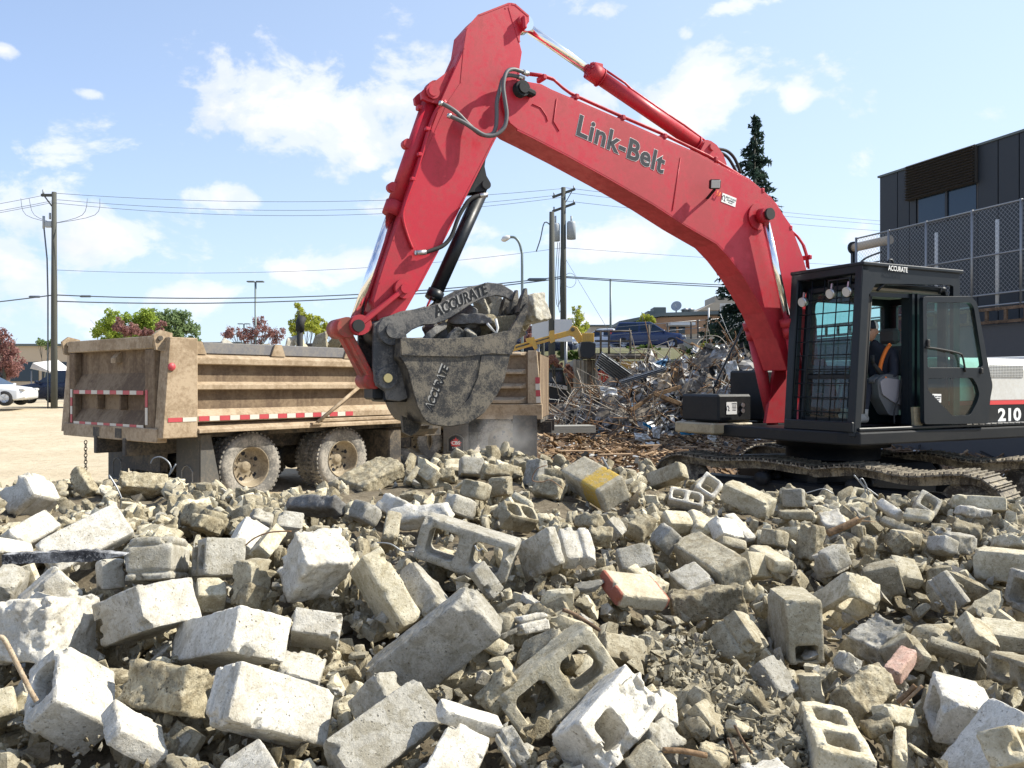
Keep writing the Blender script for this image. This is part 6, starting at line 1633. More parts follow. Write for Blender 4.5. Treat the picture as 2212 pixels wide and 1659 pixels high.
  b = len(V); V += [w + Vector((.03, -s * .035, -.005)), w + Vector((.06, -s * .052, -.025)), w + Vector((.08, -s * .04, -.045))]; R_ += [.013, .012, .010]; Ed += [(0, b), (b, b + 1), (b + 1, b + 2)]
  skin_body('glove', V, Ed, R_, M['hose'], P)
 for s in (1, -1):
  mb = MB(); f0 = Vector((ft.x, y + s * .14, ft.z)); mb.tube([f0 + Vector((-.06, 0, .0)), f0 + Vector((.02, 0, .01)), f0 + Vector((.12, 0, -.01)), f0 + Vector((.2, 0, -.03))], [.055, .06, .052, .03], 12); mb.tube([f0 + Vector((-.02, 0, 0)), f0 + Vector((-.03, 0, .12))], .055, 12)
  mb.build('boot', M['concrete_plain'], P)
zdeck = build_upper()
build_tracks()
build_operator()
# ------------------------------------------------------------------ dump trucks
def frame_at(O, fwd):
 f = Vector((fwd[0], fwd[1], 0)).normalized(); l = Vector((-f.y, f.x, 0)); return Vector(O), f, l
def in_side(fr, u, v, y=0.0):
 O, f, l = fr; d = ray(u, v); o = Vector((0, 0, CAMZ)) - O; t = (y - o.dot(l)) / d.dot(l); p = o + d * t; return Vector((p.dot(f), y, p.z))
def in_back(fr, u, v, x=0.0):
 O, f, l = fr; d = ray(u, v); o = Vector((0, 0, CAMZ)) - O; t = (x - o.dot(f)) / d.dot(f); p = o + d * t; return Vector((x, p.dot(l), p.z))
def conv5(x, y): return (54.9 + x * .29763, 658.3 + y * .29763)
def tyre(root, c, out, r=.52, w=.27, name='wheel'):
 """tyre with a deep dished rim; out = direction of the outer face (unit, local y)"""
 M = _M; c = Vector(c)
 prof = [(r * .60, 0.0), (r * .64, .012), (r * .70, .02), (r * .86, .028), (r * .95, .02), (r * .985, -.01), (r, -.04), (r, -w + .04), (r * .985, -w + .01), (r * .86, -w - .02), (r * .6, -w)]
 mb = MB(); mb.lathe(prof, c, out, 56)
 tw = mb.build(name, M['tyre_rubber'], root)
 mb = MB(); n = 44; ax = Vector(out).normalized(); u = ax.orthogonal().normalized(); q = ax.cross(u)
 for k in range(n):
  a = 2 * math.pi * k / n; dr = u * math.cos(a) + q * math.sin(a); tg = ax.cross(dr)
  Rm = Matrix((dr, ax, tg)).transposed()
  mb.box(c + dr * (r + .004) - ax * .045, (.026, .08, .042), Rm); mb.box(c + dr * (r + .004) - ax * (w - .05), (.026, .08, .042), Rm)
 tr = mb.build('tread', M['tyre_rubber'], tw, fix=False); tr['kind'] = 'stuff'
 mb = MB(); mb.lathe([(r * .605, .004), (r * .60, .016), (r * .575, .012), (r * .565, -.01), (r * .53, -.06), (r * .50, -.13), (r * .44, -.15), (r * .18, -.155), (r * .15, -.13), (r * .11, -.12), (.0, -.118)], c, out, 40)
 rim = mb.build('rim', M['rim_tan'], tw)
 mb = MB()
 for k in range(8):
  a = 2 * math.pi * k / 8; p = c + (u * math.cos(a) + q * math.sin(a)) * r * .29; mb.cyl(p - ax * .15, p - ax * .115, .017, 6)
 mb.build('wheel_nut', M['truck_frame'], rim, fix=False)['kind'] = 'stuff'
 for k in range(5):
  a = 2 * math.pi * (k + .3) / 5; p = c + (u * math.cos(a) + q * math.sin(a)) * r * .40
  mb = MB(); mb.cyl(p - ax * .156, p - ax * .1475, .036, 14); mb.build('hand_hole', M['letter_black'], rim)
 return tw
def reflector(root, a, b, up, nseg, w, out, start=0, mats=('reflector_red', 'reflector_white')):
 """row of alternating red and white reflective patches between a and b, each a piece"""
 a = Vector(a); b = Vector(b)
 for k in range(nseg):
  p = a.lerp(b, k / nseg); q = a.lerp(b, (k + 1) / nseg); p = p.lerp(q, .02); q = q.lerp(p, .02)
  L = .62 if (k + start) % 2 else 1.0
  mb = MB(); mb.seg(p + Vector(out) * .003, q + Vector(out) * .003, .003, w, up=up)
  mb.build('reflective_patch', _M[mats[(k + start) % 2]], root)
def emblem_hex(root, c, right, up, w, h, mat, text=None, out=None, fill=None):
 c = Vector(c); r = Vector(right).normalized(); u = Vector(up).normalized(); n = r.cross(u)
 P = [(-.5, -.5), (-.5, .25), (-.28, .42), (0, .5), (.28, .42), (.5, .25), (.5, -.5)]
 mb = MB(); pts = [c + r * a * w + u * b * h + n * .006 for a, b in P]; pts.append(pts[0])
 for p, q in zip(pts[:-1], pts[1:]): mb.seg(p, q, .004, w * .06, up=tuple(n), ext=.004)
 e = mb.build('emblem', _M[mat], root)
 if fill:
  mb = MB(); V = [c + r * a * w * .86 + u * b * h * .86 + n * .004 for a, b in P]; mb.add(V, [tuple(range(7))]); mb.build('emblem_field', _M[fill], e)
 if text:
  leaf = [(0, .42), (-.10, .24), (-.22, .30), (-.18, .08), (-.36, .20), (-.40, .08), (-.5, .06), (-.36, -.12), (-.42, -.2), (-.12, -.24), (0, -.30), (.12, -.24), (.42, -.2), (.36, -.12), (.5, .06), (.40, .08), (.36, .20), (.18, .08), (.22, .30), (.10, .24)]
  mb = MB(); tri = tessellate_polygon([[Vector((a, b, 0)) for a, b in leaf]]); V = [c + r * a * w * .72 + u * (b * h * .78) + n * .0055 for a, b in leaf]; mb.add(V, [tuple(t) for t in tri]); mb.build('emblem_leaf', _M['sticker_red'], e)
  put_text('lettering', text[0], h * .26, _M['letter_white'], e, c + n * .008 + u * h * .0, r, u, extrude=.0005, offset=.004, xscale=1.1)
  put_text('lettering', text[1], h * .11, _M['letter_white'], e, c + n * .008 - u * h * .26, r, u, extrude=.0005, offset=.001, spacing=1.3)
def rail_prism(root, name, cs, x0, x1, mat, o, ends=0.0):
 """long rail: cross-section cs of (outward distance, z), running from x0 to x1; ends slant inwards"""
 n = len(cs); mo = max(c[0] for c in cs)
 V = []
 for (x, sg) in ((x0, 1), (x1, -1)):
  for (t, z) in cs: V.append((x + sg * ends * (t / mo), o * t, z))
 F = [tuple(range(n)), tuple(range(2 * n - 1, n - 1, -1))] + [(i, (i + 1) % n, (i + 1) % n + n, i + n) for i in range(n)]
 mb = MB(); mb.add(V, F); b = mb.build(name, _M[mat], root); bevel(b, .006, 1); return b
def build_truck1():
 M = _M
 fr = frame_at((-4.93, 11.67, 0), (.629, .777))
 O, f, l = fr
 T = empty('dump_truck', O, math.atan2(f.y, f.x))
 tag(T, 'dusty tan dump truck seen from its rear corner, its ribbed box under the bucket', 'dump truck')
 S = lambda x, y, yy=0.0: in_side(fr, *conv5(x, y), yy)
 B = lambda x, y: in_back(fr, *conv5(x, y), 0.0)
 zz = lambda y: S(1215, y).z
 Lb = 4.55; Wd = 2.85
 o = -1
 zb = zz(928); ztop = S(1100, 240).z
 # box shell: sides, floor, front wall
 mb = MB()
 mb.box((Lb / 2 + .05, .03, (zb + zz(300)) / 2), (Lb - .1, .05, zz(300) - zb)); mb.box((Lb / 2 + .05, Wd - .03, (zb + zz(300)) / 2), (Lb - .1, .05, zz(300) - zb))
 mb.box((Lb / 2, Wd / 2, zb + .06), (Lb, Wd - .12, .08)); mb.box((Lb - .03, Wd / 2, (zb + ztop) / 2 + .1), (.06, Wd - .12, ztop - zb + .1))
 mb.build('box_shell', M['truck_tan'], T)
 # ribs
 x0 = S(1207, 600).x
 for (a, b, c, nm) in ((358, 385, 430, 1), (557, 578, 615, 2), (757, 803, 850, 3), (856, 905, 930, 4)):
  t = .12 if nm < 3 else (.15 if nm == 3 else .20)
  rail_prism(T, 'side_rail', [(0, zz(a)), (t, zz(b)), (t, zz(c)), (0, zz(c) + (.0 if nm > 3 else -.01))], x0 + .002, Lb - .02, 'truck_light', o, 0.0)
 reflector(T, (x0 + .02, -.152, (zz(808) + zz(843)) / 2), (3.35, -.152, (zz(808) + zz(843)) / 2), (0, 0, 1), 17, abs(zz(808) - zz(843)), (0, -1, 0))
 # rear corner post
 pz = [S(1025, 242), S(1200, 240), S(1203, 965), S(945, 968)]
 mb = MB(); mb.prism([(-.06, zb - .06), (x0, zb - .06), (x0, ztop), (.05, ztop)], -.17, .06); p = mb.build('corner_post', M['truck_light'], T); bevel(p, .012, 1)
 reflector(T, (.02, -.172, (zz(812) + zz(843)) / 2), (x0 - .02, -.172, (zz(812) + zz(843)) / 2), (0, 0, 1), 2, .06, (0, -1, 0))
 q = S(1060, 450, -.17); mb = MB(); mb.lathe([(.055, 0), (.055, .015), (.045, .03), (0, .035)], (q.x, -.17, q.z), (0, -1, 0), 20); mb.build('marker_lamp', M['reflector_red'], p)
 mb = MB(); mb.prism([(-.06, zb - .06), (x0, zb - .06), (x0, ztop), (.05, ztop)], Wd - .06, Wd + .17); p2 = mb.build('corner_post', M['truck_light'], T)
 # dark top boards with tan brackets
 for y in (.02, Wd - .02):
  mb = MB(); mb.box((x0 + .12 + (Lb - x0 - .1) / 2, y, (zz(268) + zz(352)) / 2), (Lb - x0 - .2, .06, zz(268) - zz(352)), bev=.008); mb.build('top_board', M['grey_board'], T)
 for xx in (x0 + .08, x0 + 1.45, x0 + 2.9):
  mb = MB(); w = .10; mb.prism([(xx - w * 1.3, zz(358)), (xx + w * 1.3, zz(358)), (xx + w * .6, zz(265)), (xx - w * .6, zz(265))], -.045, -.012); mb.build('board_bracket', M['truck_light'], T)
 # ---- tailgate
 tl, tr, br, bl = B(250, 330), B(925, 228), B(930, 905), B(195, 905)
 yr, yl = .08, Wd - .08
 zt = ztop; z_b = B(900, 905).z
 zband = B(520, 622).z; zlow = B(520, 872).z
 mb = MB(); mb.box((.10, Wd / 2, (zt + z_b) / 2), (.05, yl - yr, zt - z_b)); mb.build('tailgate_skin', M['truck_tan'], T)
 def bar(nm, y0, y1, z0, z1, d, mat='truck_tan'):
  mb = MB(); mb.box((.075 - d / 2, (y0 + y1) / 2, (z0 + z1) / 2), (d, abs(y1 - y0), abs(z1 - z0)), bev=.012); return mb.build(nm, M[mat], T)
 bar('tailgate_top', yr, yl, zt - .16, zt + .02, .14, 'truck_light')
 bar('tailgate_post', yr, yr + .26, z_b, zt - .162, .12); bar('tailgate_post', yl - .20, yl, z_b, zt - .162, .12)
 def wedge(nm, y0, y1, z0, z1, d, mat='truck_tan'):     # sloped shelf: deep at the bottom, flush at the top
  mb = MB(); mb.prism([(.074, z1), (.074, z0), (.074 - d, z0), (.074 - d, z0 + .07)], y0, y1); b = mb.build(nm, M[mat], T); return b
 wedge('tailgate_shelf', yr + .262, yl - .202, zband - .06, zband + .26, .13)
 wedge('tailgate_shelf', yr + .262, yl - .202, z_b, z_b + .26, .13)
 n = 3; ya, yb_ = yr + .262, yl - .202
 for k in (1, 2):
  y = ya + (yb_ - ya) * k / 3; bar('tailgate_rib', y - .02, y + .02, z_b + .262, zband - .062, .12)
 wedge('tailgate_hook', 1.25, 1.40, zt - .34, zt - .165, .10, 'truck_light')
 xr = .074 - .134
 reflector(T, (xr, ya, zband - .025), (xr, yb_, zband - .025), (0, 0, 1), 11, .058, (-1, 0, 0))
 reflector(T, (xr, ya, z_b + .035), (xr, yb_, z_b + .035), (0, 0, 1), 11, .05, (-1, 0, 0), 1)
 reflector(T, (-.05, yr + .2, z_b + .06), (-.05, yr + .2, zband + .02), (0, 1, 0), 2, .07, (-1, 0, 0), 1)
 reflector(T, (-.05, yl - .1, z_b + .03), (-.05, yl - .1, zband + .02), (0, 1, 0), 4, .07, (-1, 0, 0))
 # hinge lugs at the top corners
 for y in (-.02, Wd + .02):
  mb = MB(); mb.prism([(.14, zt - .22), (-.08, zt - .18), (-.12, zt + .02), (-.02, zt + .10), (.16, zt + .06)], y - .03, y + .03); h = mb.build('tailgate_hinge', M['truck_light'], T); mb = MB(); mb.cyl((-.03, y - .06, zt - .02), (-.03, y + .06, zt - .02), .035, 12); mb.build('hinge_pin', M['truck_frame'], h)
 # apron under the tailgate with two square holes
 mb = MB(); mb.box((.0, Wd / 2, zb - .02), (.16, Wd + .1, .20), bev=.01); ap = mb.build('rear_apron', M['truck_light'], T)
 for y in (1.05, 1.75):
  mb = MB(); mb.box((-.082, y, zb - .02), (.004, .20, .14)); mb.build('socket_hole', M['truck_frame'], ap)
 # ---- chassis
 mb = MB()
 for y in (.85, 1.75): mb.box((3.2, y, zb - .22), (6.6, .09, .26), bev=.01)
 mb.box((.5, Wd / 2, .62), (.12, 1.2, .3)); mb.build('chassis_rail', M['truck_frame'], T)
 mb = MB(); mb.box((3.0, 1.3, zb - .05), (5.6, 2.2, .09)); mb.build('sub_frame', M['truck_frame'], T)
 w1 = in_side(fr, 540, 1010, .05); w2 = in_side(fr, 738, 1010, .05)
 r = .525
 for i, wx in enumerate((w1.x, w2.x)):
  tyre(T, (wx, .02, r), (0, -1, 0), r); tyre(T, (wx, .36, r), (0, -1, 0), r)
  tyre(T, (wx, Wd - .02, r), (0, 1, 0), r); tyre(T, (wx, Wd - .36, r), (0, 1, 0), r)
  mb = MB(); mb.cyl((wx, .3, r), (wx, Wd - .3, r), .11, 16); mb.lathe([(.0, -.25), (.18, -.12), (.25, 0), (.18, .12), (0, .25)], (wx, Wd / 2, r), (0, 1, 0), 18); mb.build('axle', M['truck_frame'], T)
 wx = w2.x + 2.4
 # side lower shelf over the fuel tank, black box below, diagonal brace
 a = in_side(fr, 690, 905, -.1); b = in_side(fr, 837, 905, -.1)
 mb = MB(); mb.box(((a.x + b.x + .9) / 2, -.02, a.z - .02), (b.x - a.x + .9, .30, .06), bev=.01); mb.build('lower_rail', M['truck_light'], T)
 mb = MB(); c = in_side(fr, 836, 940, .05); mb.box((c.x + .16, .35, .62), (.3, .7, .72), bev=.02); mb.build('fuel_tank', M['truck_frame'], T)
 a = in_side(fr, 686, 912, -.22); b = in_side(fr, 786, 828, -.16)
 mb = MB(); mb.cyl((a.x, -.22, a.z), (b.x, -.15, b.z), .03, 10); mb.seg((a.x - .1, -.2, a.z - .02), (a.x + .1, -.2, a.z - .02), .08, .03); mb.build('tarp_arm', M['truck_light'], T)
 # mud flaps with faint house shaped badges
 for (y0, y1, x) in ((.02, .66, .62), (Wd - .66, Wd - .02, .62)):
  mb = MB(); mb.box((x, (y0 + y1) / 2, .60), (.02, y1 - y0, .92)); fl = mb.build('mud_flap', M['flap_grey'], T)
  emblem_hex(fl, (x - .012, (y0 + y1) / 2, .42), (0, -1, 0), (0, 0, 1), .30, .34, 'flap_mark')
 mb = MB(); mb.prism([(.62, .2), (.62, 1.05), (.78, 1.05), (.95, .25)], .0, .015); mb.build('mud_flap', M['flap_grey'], T)
 # chain with links, hanging at the far corner
 cp = in_back(fr, *conv5(437, 985), .05)
 for k in range(13):
  mb = MB(); pts = [(.022 * math.cos(a), .0, .034 * math.sin(a)) for a in [2 * math.pi * j / 10 for j in range(11)]]
  if k % 2: pts = [(0, p[0], p[2]) for p in pts]
  mb.tube([(cp.x + p[0], cp.y + p[1], cp.z - .03 - k * .052 + p[2]) for p in pts], .007, 5, caps=False); mb.build('chain_link', M['truck_frame'], T)
 # cab shield, cab, exhaust stack
 mb = MB(); mb.box((Lb + .35, Wd / 2, ztop + .16), (1.1, Wd - .1, .07), Euler((0, R(-5), 0)).to_matrix(), bev=.02); mb.build('cab_shield', M['truck_frame'], T)
 mb = MB(); mb.box((Lb + 1.1, Wd / 2, 1.6), (1.0, 2.0, 1.6), bev=.12); mb.build('cab', M['truck_frame'], T)
 mb = MB(); p = atz(648, 0, 0); e = in_side(fr, 648, 700, .6); mb.cyl((e.x, .6, 1.2), (e.x, .6, e.z), .05, 12); mb.tube([(e.x, .6, e.z - .12), (e.x, .6, e.z + .02), (e.x + .05, .6, e.z + .12)], .075, 12); mb.build('exhaust_stack', M['rubber'], T)
 return T, fr, ztop, Lb, Wd
def build_truck2():
 M = _M
 fr = frame_at((.62, 18.5, 0), (-.992, .12)); O, f, l = fr       # faces left; its left side looks to the camera
 T = empty('dump_truck', O, math.atan2(f.y, f.x))
 tag(T, 'second tan dump truck behind the bucket, its box rear by the black track loader', 'dump truck')
 S = lambda u, v, y=0.0: in_side(fr, u, v, y)
 zz = lambda v: S(1120, v).z
 Lb, Wd = 4.8, 2.6; ztop = zz(760); zb = zz(905)
 mb = MB(); mb.box((Lb / 2, -.03, (zb + ztop) / 2), (Lb, .05, ztop - zb)); mb.box((Lb / 2, -Wd + .03, (zb + ztop) / 2), (Lb, .05, ztop - zb)); mb.box((Lb / 2, -Wd / 2, zb + .05), (Lb, Wd - .12, .08)); mb.box((Lb - .03, -Wd / 2, (zb + ztop) / 2), (.05, Wd - .12, ztop - zb))
 mb.box((.03, -Wd / 2, (zb + ztop) / 2), (.05, Wd - .12, ztop - zb - .1))
 mb.build('box_shell', M['truck_tan'], T)
 for (a, b, c, t) in ((760, 764, 768, .10), (797, 803, 808, .12), (828, 834, 839, .12), (857, 864, 871, .16)):
  rail_prism(T, 'side_rail', [(0, zz(a)), (t, zz(b)), (t, zz(c)), (0, zz(c))], .30, Lb, 'truck_light', 1, .12)
 rail_prism(T, 'side_rail', [(0, zz(872)), (.17, zz(873)), (.14, zz(905)), (0, zz(905))], -.06, Lb, 'truck_light', 1, .0)
 mb = MB(); mb.prism([(-.04, zz(872)), (.26, zz(872)), (.26, ztop + .02), (.06, ztop + .02)], -.03, .12); p = mb.build('corner_post', M['truck_light'], T); bevel(p, .01, 1)
 reflector(p, (.02, .122, zz(870)), (.045, .122, zz(815)), (1, 0, 0), 4, .10, (0, 1, 0), 1)
 for x in (1.4, 2.7): mb = MB(); mb.box((x, .01, (zz(870) + zz(770)) / 2), (.02, .03, zz(770) - zz(870))); mb.build('panel_seam', M['truck_light'], T)
 mb = MB()
 for y in (-.85, -1.75): mb.box((3.3, y, zb - .22), (7, .09, .26))
 mb.box((3, -1.3, zb - .05), (6, 2.2, .09)); mb.build('chassis_rail', M['truck_frame'], T)
 r = .52; wA = in_side(fr, 905, 962, 0).x; wB = in_side(fr, 1084, 962, 0).x
 for wx in (wB, wB + 1.4, wB + 4.3):
  for (y, o) in ((.0, 1), (-Wd, -1)): tyre(T, (wx, y, r), (0, o, 0), r); tyre(T, (wx, y - .34 * o, r), (0, o, 0), r)
  mb = MB(); mb.cyl((wx, -.3, r), (wx, -Wd + .3, r), .11, 14); mb.build('axle', M['truck_frame'], T)
 tyre(T, (wA, .0, r), (0, 1, 0), r)
 mb = MB(); mb.box((wB + 2.6, -.2, .62), (1.0, .5, .6), bev=.06); mb.build('fuel_tank', M['truck_frame'], T)
 for (u0, u1, badge) in ((958, 1012, 1), (1108, 1160, 0)):
  a = in_side(fr, u0, 905, .14); b = in_side(fr, u1, 992, .14)
  mb = MB(); mb.box(((a.x + b.x) / 2, .14, (a.z + .1) / 2 + .08), (abs(a.x - b.x), .02, a.z - .1)); fl = mb.build('mud_flap', M['flap_grey'], T)
  if badge: emblem_hex(fl, ((a.x + b.x) / 2, .152, in_side(fr, 985, 957, .14).z), (-1, 0, 0), (0, 0, 1), .36, .40, 'flap_mark', ('CBS', 'RANTS'), fill='letter_black')
 mb = MB(); mb.box((Lb + 1.2, -Wd / 2, 1.6), (1.5, 2.1, 1.7), bev=.12); mb.build('cab', M['truck_frame'], T)
 return T
paint_metal('tyre_rubber', (0.15, 0.145, 0.135), 0.9, (0.40, 0.37, 0.32), 0.8, 3.0, bump=0.25, spec=0.15)
paint_metal('rim_tan', (0.33, 0.275, 0.19), 0.6, (0.13, 0.10, 0.07), 0.6, 4, bump=0.2)
paint_metal('flap_grey', (0.10, 0.098, 0.092), 0.8, (0.22, 0.19, 0.15), 0.5, 2.5, spec=0.2)
plain('flap_mark', (0.34, 0.33, 0.31), 0.7)
T1, FR1, ZT1, LB1, WD1 = build_truck1()
build_truck2()
# ------------------------------------------------------------------ surroundings
def conv7(x, y): return (x / 1.5085 * .5486, (600 + y / 1.5085) * .5486)
def conv8(x, y): return (1097.2 + x * .2728, 603.5 + y * .2728)
def conv9(x, y): return (1810.4 + x * .3308, 246.9 + y * .3308)
plain('wood_pole', (0.070, 0.072, 0.062), 0.9)
plain('pole_metal', (0.16, 0.20, 0.20), 0.5, 0.3)
plain('wire', (0.10, 0.12, 0.14), 0.6)
plain('transformer', (0.30, 0.33, 0.35), 0.5)
plain('asphalt', (0.075, 0.075, 0.078), 0.9)
plain('render_beige', (0.46, 0.38, 0.28), 0.85)
plain('render_orange', (0.42, 0.25, 0.15), 0.85)
plain('roof_dark', (0.10, 0.12, 0.12), 0.6)
plain('facade_dark', (0.022, 0.027, 0.033), 0.55)
plain('louvre', (0.055, 0.050, 0.045), 0.5)
plain('window_blue', (0.010, 0.022, 0.038), 0.12, 0.0, 0.6)
plain('galv', (0.26, 0.27, 0.28), 0.45, 0.6)
plain('car_white', (0.62, 0.64, 0.66), 0.25, 0.0, 0.6)
plain('car_blue', (0.012, 0.030, 0.10), 0.22, 0.1, 0.7)
plain('car_navy', (0.008, 0.014, 0.035), 0.25, 0.1, 0.7)
plain('alloy', (0.45, 0.46, 0.47), 0.35, 0.7)
plain('container_grey', (0.26, 0.25, 0.22), 0.7)
plain('container_blue', (0.02, 0.12, 0.34), 0.5)
plain('loader_black', (0.012, 0.013, 0.014), 0.45)
concrete('wood_plank', (0.20, 0.125, 0.07), (0.32, 0.215, 0.125), (0.08, 0.05, 0.03), .6, .2, .4, .5)
concrete('wood_light', (0.38, 0.26, 0.155), (0.50, 0.37, 0.24), (0.2, 0.12, 0.07), .5, .2, .4, .5)
concrete('wood_mulch', (0.12, 0.08, 0.05), (0.22, 0.15, 0.10), (0.05, 0.035, 0.025), .6, .2, .4, .5)
plain('charred', (0.02, 0.02, 0.02), 0.85)
plain('rebar_rust', (0.20, 0.115, 0.06), 0.8)
plain('rebar_grey', (0.27, 0.24, 0.20), 0.6, 0.3)
plain('sheet_metal', (0.33, 0.32, 0.31), 0.5, 0.3)
plain('sheet_white', (0.58, 0.58, 0.56), 0.6)
plain('sheet_blue', (0.10, 0.22, 0.36), 0.5)
plain('tarp_blue', (0.02, 0.24, 0.42), 0.6)
def leaf_mat(name, c1, c2):
 m, nt, b = new_mat(name)
 tc = nt.new('ShaderNodeTexCoord'); n = nt.noise(tc.outputs['Object'], 1.3, 4, .6); n2 = nt.noise(tc.outputs['Object'], 9, 2, .5)
 nt.link(nt.mix(nt.ramp(nt.math('ADD', nt.math('MULTIPLY', n, .5), nt.math('MULTIPLY', n2, .5)), [(0.38, 0), (0.62, 1)]), c1, c2), b.inputs['Base Color'])
 b.inputs['Roughness'].default_value = .6; b.inputs['Specular IOR Level'].default_value = .2
 tr = nt.new('ShaderNodeBsdfTranslucent'); tr.inputs[0].default_value = (*[x * 1.1 for x in c2], 1)
 mx = nt.new('ShaderNodeMixShader'); mx.inputs[0].default_value = .35; nt.link(b.outputs[0], mx.inputs[1]); nt.link(tr.outputs[0], mx.inputs[2])
 nt.link(mx.outputs[0], nt.n['Material Output'].inputs[0])
leaf_mat('leaf_green', (0.17, 0.25, 0.04), (0.34, 0.42, 0.07))
leaf_mat('leaf_dull', (0.12, 0.18, 0.07), (0.22, 0.29, 0.13))
leaf_mat('leaf_lime', (0.26, 0.30, 0.04), (0.44, 0.46, 0.08))
leaf_mat('leaf_plum', (0.19, 0.09, 0.085), (0.32, 0.17, 0.15))
leaf_mat('leaf_pink', (0.26, 0.12, 0.09), (0.42, 0.24, 0.17))
leaf_mat('leaf_hedge', (0.045, 0.09, 0.02), (0.12, 0.18, 0.04))
leaf_mat('needle', (0.014, 0.030, 0.026), (0.035, 0.062, 0.045))
def leaves_mesh(name, centres, radii, count, size, mat, seed, flat=1.0):
 """thousands of leaf-sized faces gathered in clumps inside a crown"""
 rg = np.random.default_rng(seed); centres = np.array(centres, float); radii = np.array(radii, float)
 w = radii ** 2; k = rg.choice(len(centres), count, p=w / w.sum())
 d = rg.normal(size=(count, 3)); d /= np.linalg.norm(d, axis=1)[:, None]
 rr = rg.random(count) ** .45
 P = centres[k] + d * (radii[k] * rr)[:, None] * np.array([1, 1, flat])
 a = rg.normal(size=(count, 3)); a /= np.linalg.norm(a, axis=1)[:, None]; b = np.cross(a, rg.normal(size=(count, 3))); b /= np.linalg.norm(b, axis=1)[:, None]
 s = size * (.6 + .8 * rg.random(count))[:, None]
 V = np.stack([P - a * s, P - b * s * .55, P + a * s, P + b * s * .55], 1).reshape(-1, 3)
 return np_mesh(name, V, np.arange(count * 4).reshape(-1, 4), mat, False)
def tree(name, label, cat, base, height, crown, mat, count, size, seed, group=None, trunk_r=.12, bare=0):
 """crown: list of (dx, dy, z, r)"""
 T = empty(name, base); tag(T, label, cat, group)
 rg = random.Random(seed); mb = MB(); top = height
 pts = [(0, 0, -.3), (rg.uniform(-.1, .1), rg.uniform(-.1, .1), top * .35), (rg.uniform(-.2, .2), rg.uniform(-.2, .2), top * .7)]
 mb.tube(pts, [trunk_r, trunk_r * .75, trunk_r * .35], 8)
 for (x, y, z, r) in crown:
  z0 = top * rg.uniform(.25, .5); mb.tube([(0, 0, z0), (x * .5, y * .5, (z0 + z) / 2 + .1), (x, y, z)], [trunk_r * .45, trunk_r * .25, trunk_r * .1], 5)
  for _ in range(3 + bare): mb.tube([(x * .6, y * .6, z0 + (z - z0) * .6), (x + rg.uniform(-r, r) * .9, y + rg.uniform(-r, r) * .9, z + rg.uniform(-.2, 1.0) * r)], [trunk_r * .16, .008], 4)
 mb.build('trunk', _M['wood_pole'], T)
 sub = []; rad = []
 for (x, y, z, r) in crown:
  for _ in range(16):
   d = Vector((rg.gauss(0, 1), rg.gauss(0, 1), rg.gauss(0, .8))).normalized() * r * rg.uniform(.35, 1.0)
   sub.append((x + d.x, y + d.y, z + d.z)); rad.append(r * rg.uniform(.22, .48))
 link_mesh('crown', leaves_mesh('crown', sub, rad, int(count * 1.7), size * .72, _M[mat], seed), None, T)
 return T
def catenary(a, b, sag, n=18):
 a = Vector(a); b = Vector(b); return [a.lerp(b, i / n) - Vector((0, 0, sag * 4 * (i / n) * (1 - i / n))) for i in range(n + 1)]
def wire(label, a, b, sag, r=.02, group=None, cat='power line'):
 mb = MB(); mb.tube(catenary(a, b, sag), r, 5); o = mb.build('overhead_wire', _M['wire']); tag(o, label, cat, group); return o
def utility_pole(label, u, v_top, d, r, lean=0.0, group='utility poles'):
 t = at(u, v_top, d); g = ground_z(t.x, d)
 T = empty('utility_pole', (t.x, d, g)); tag(T, label, 'utility pole', group)
 mb = MB(); mb.tube([(0, 0, -.5), (lean * .5, 0, (t.z - g) * .5), (lean, 0, t.z - g)], [r * 1.25, r * 1.1, r * .85], 14); mb.build('pole', _M['wood_pole'], T)
 return T, t.z - g
